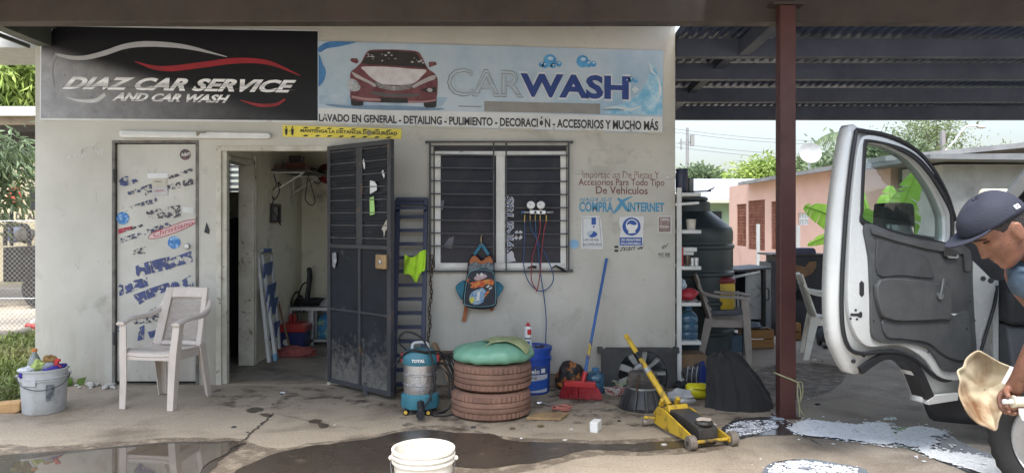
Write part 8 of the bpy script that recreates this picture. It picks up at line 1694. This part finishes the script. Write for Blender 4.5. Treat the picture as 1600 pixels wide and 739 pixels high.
for i, dx in enumerate((-.03,-.01,.01,.03)): finger([(2.13,2.89,.81), (2.13+dx,2.895,.765), (2.128+dx,2.885,.725), (2.122+dx,2.865,.70)], [.011,.010,.009,.0075])
finger([(2.125,2.875,.82), (2.105,2.85,.79), (2.10,2.84,.76)], [.013,.011,.008])
bmesh.ops.recalc_face_normals(bmb, faces=bmb.faces); tmp = bpy.data.meshes.new("tmp"); bmb.to_mesh(tmp); bmb.free()
to = bpy.data.objects.new("tmp", tmp); COL.objects.link(to); rm = to.modifiers.new("r", 'REMESH'); rm.mode = 'VOXEL'; rm.voxel_size = .0038; rm.use_smooth_shade = True
sm_ = to.modifiers.new("s", 'SMOOTH'); sm_.factor = .4; sm_.iterations = 2
bme = bpy.data.meshes.new_from_object(to.evaluated_get(bpy.context.evaluated_depsgraph_get())); bpy.data.objects.remove(to)
for v in bme.vertices: v.co -= Vector((2.25,2.6,0))
bme.materials.clear(); bme.materials.append(M_skin); bme.name = "body"; bo_ = bpy.data.objects.new("body", bme); COL.objects.link(bo_); bo_.parent = man
def cloth(name, verts, edges, radii, mat, root=0):
    me = skin_mesh(verts, edges, radii, root, 2)
    for v in me.vertices:
        d = v.co*14; v.co += v.normal*(.006*mnoise.noise(d)+.004*mnoise.noise(d*2.3)); v.co -= Vector((2.25,2.6,0))
    me.materials.clear(); me.materials.append(mat); me.name = name; o = bpy.data.objects.new(name, me); COL.objects.link(o); o.parent = man; return o
M_shirt = pm("blue_grey_shirt", (.075,.115,.17), (.04,.065,.10), sc=14, rough=.85, bump=.3, bsc=30)
cloth("shirt", [pelv+Vector((0,0,.02)), (2.06,2.60,1.10), chest, (1.77,2.54,1.325), (1.88,2.43,1.27), (1.835,2.34,1.20), (1.825,2.33,1.09), (1.93,2.70,1.26), (1.97,2.79,1.19), (2.0,2.83,1.08), (1.735,2.50,1.205), (1.745,2.50,1.14)], [(0,1),(1,2),(2,3),(2,4),(4,5),(5,6),(2,7),(7,8),(8,9),(2,10),(10,11)], [.152,.142,.158,.085,.092,.082,.074,.092,.08,.072,.10,.085], M_shirt)
cloth("trousers", [pelv+Vector((.01,0,.02)), (2.24,2.51,.86), (2.17,2.475,.48), (2.27,2.465,.08), (2.24,2.73,.86), (2.17,2.765,.48), (2.27,2.775,.08)], [(0,1),(1,2),(2,3),(0,4),(4,5),(5,6)], [.15,.112,.085,.07,.112,.085,.07], flat("dark_denim", (.03,.035,.05), rough=.9))
for y in (2.46, 2.79):
    m = MB(); m.prism(sp2([(2.34,.0),(2.34,.07),(2.27,.10),(2.18,.07),(2.08,.045),(2.06,.0)], 4), lambda x, z, d: Vector((x, y+d, z)), -.05, .05); m.build("shoe", M_rubber, man, bevel=.012, smooth=40)
# hair, eyebrow, eye
m = MB(); n = 48; secs = []
def hairline(a):               # lower edge of the hair round the head, in u
    c_ = math.cos(a); return .058 if c_ > .35 else (.028 if c_ > .05 else (.030 if c_ > -.25 else -.030-.02*(-c_)))
for k in range(9):
    ring = []
    for j in range(n):
        a = 2*PI*j/n; u0 = hairline(a); u = u0+(.112-u0)*k/8; f, l = headpt(u, a); fr_, bk, hw_ = tab(u); cf = (fr_+bk)/2; s_ = 1.0+.05*min(1, k/1.5); ring.append(H3(cf+(f-cf)*s_, l*s_*1.0, u))
    secs.append(ring)
m.loft(secs, False); m.build("hair", pm("black_hair", (.012,.010,.010), (.03,.024,.022), sc=90, rough=.7, bump=.6, bsc=220), man, smooth=60)
for s in (1, -1):
    m = MB(); m.tube([H3(.080+dx, s*l_, u) for dx, l_, u in ((.012,.014,.047),(.012,.028,.052),(.004,.042,.049),(-.010,.052,.043))], [.003,.0045,.004,.002], 6, flat=.7); m.build("eyebrow", MATS["black_hair"], man, smooth=60)
    m = MB(); m.tube([H3(.0735, s*.020, .026), H3(.0745, s*.030, .0265), H3(.066, s*.042, .026)], [.002,.004,.002], 6, flat=.8); m.build("eye", flat("dark_eye", (.02,.012,.01), rough=.3), man, smooth=60)
# cap: crown, sweatband edge, visor, button and a small white tag
M_cap = pm("charcoal_cap", (.016,.018,.030), (.024,.026,.040), sc=8, rough=.9, bump=.2, bsc=160)
capu = lambda a: .058+.012*max(0, math.cos(a))-.036*max(0, -math.cos(a))
m = MB(); secs = []
for k in range(13):
    t_ = k/12; ring = []
    for j in range(48):
        a = 2*PI*j/48; u0 = capu(a); ut = .142; u = u0+(ut-u0)*math.sin(t_*PI/2); r = max(.02, math.cos(t_*PI/2))**.72
        cf = -.004; rx = .106*r; ry = .0845*r; ring.append(H3(cf+rx*math.cos(a)-.004*t_, ry*math.sin(a)*(1+.01*math.sin(6*a)), u+.003*mnoise.noise(Vector((a,t_*3,0)))))
    secs.append(ring)
m.loft(secs, False); m.build("cap_crown", M_cap, man, smooth=60, solid=.004)
m = MB()
def visor(u, v):
    a = (u*2-1)*1.15; r0 = Vector((.100*math.cos(a), .082*math.sin(a), .068+.0)); ext = .068*math.cos(a*.95)**.7*v
    return H3(r0.x-.004+ext, r0.y*(1+.04*v), r0.z+.022*v*math.cos(a)-.55*(r0.y**2)*2.2*v-.002)
m.grid(visor, 20, 8); m.build("cap_visor", M_cap, man, smooth=60, solid=.005)
m = MB(); m.sphere(H3(-.008,0,.143), .007, .007, .004, 10, 6); m.build("cap_button", M_cap, man, smooth=60)
m = MB(); tp_ = [(-.071,.052),(-.052,.060),(-.054,.074),(-.073,.066)]; 
def side(f, u):
    k = min(1, max(0, (u-.04)/.10)); r = max(.02, math.cos(math.asin(min(.999, k))))**.72; l = .0845*r*math.sqrt(max(.02, 1-((f+.004)/(.106*r))**2))+.0045; return H3(f, l, u)
m.poly([side(*q) for q in tp_]); m.build("cap_tag", M_white, man, solid=.001); m = MB(); m.poly([side(*q)+hl*.0012 for q in ((-.066,.058),(-.062,.060),(-.063,.067),(-.067,.065))]); m.build("cap_tag_mark", M_ink, man)
# white sealant gun like tool in his hand
tl = thing("white_tool", "yellowed white plastic tool with a lug gripped in the man's hand", "tool", (TX, TY_, TZ))
M_tool = pm("ivory_plastic", (.60,.54,.42), (.52,.46,.34), sc=8, rough=.4, dirt=(.25,.15,.08), dsc=14, dlo=.6, dhi=.75)
m = MB(); m.tube([(TX-.02,TY_-.012,TZ+.004), (TX+.16,TY_-.02,TZ+.002)], .0165, 18); m.tube([(TX-.022,TY_-.012,TZ+.004), (TX-.014,TY_-.0124,TZ+.004)], .0195, 18); m.build("tool_barrel", M_tool, tl, smooth=40)
m = MB(); m.tube([(TX-.05,TY_-.011,TZ+.004), (TX-.02,TY_-.012,TZ+.004)], .008, 12); m.build("tool_nozzle", M_pvcwhite, tl, smooth=40)
m = MB(); m.prism([(TX-.008,TZ-.016),(TX+.04,TZ-.016),(TX+.034,TZ-.035),(TX+.018,TZ-.055),(TX+.004,TZ-.055),(TX-.006,TZ-.035)], lambda x, z, d: Vector((x, TY_-.022+d, z)), -.004, .004); lg_ = m.build("tool_lug", M_pvcwhite, tl, bevel=.002)
m = MB(); m.lathe([(0,0),(.005,0),(.005,.001),(0,.001)], (0,0,0), 14, Matrix.Translation((TX+.011,TY_-.0262,TZ-.041)) @ Matrix.Rotation(PI/2,4,'X')); m.build("lug_hole", M_ink, lg_)
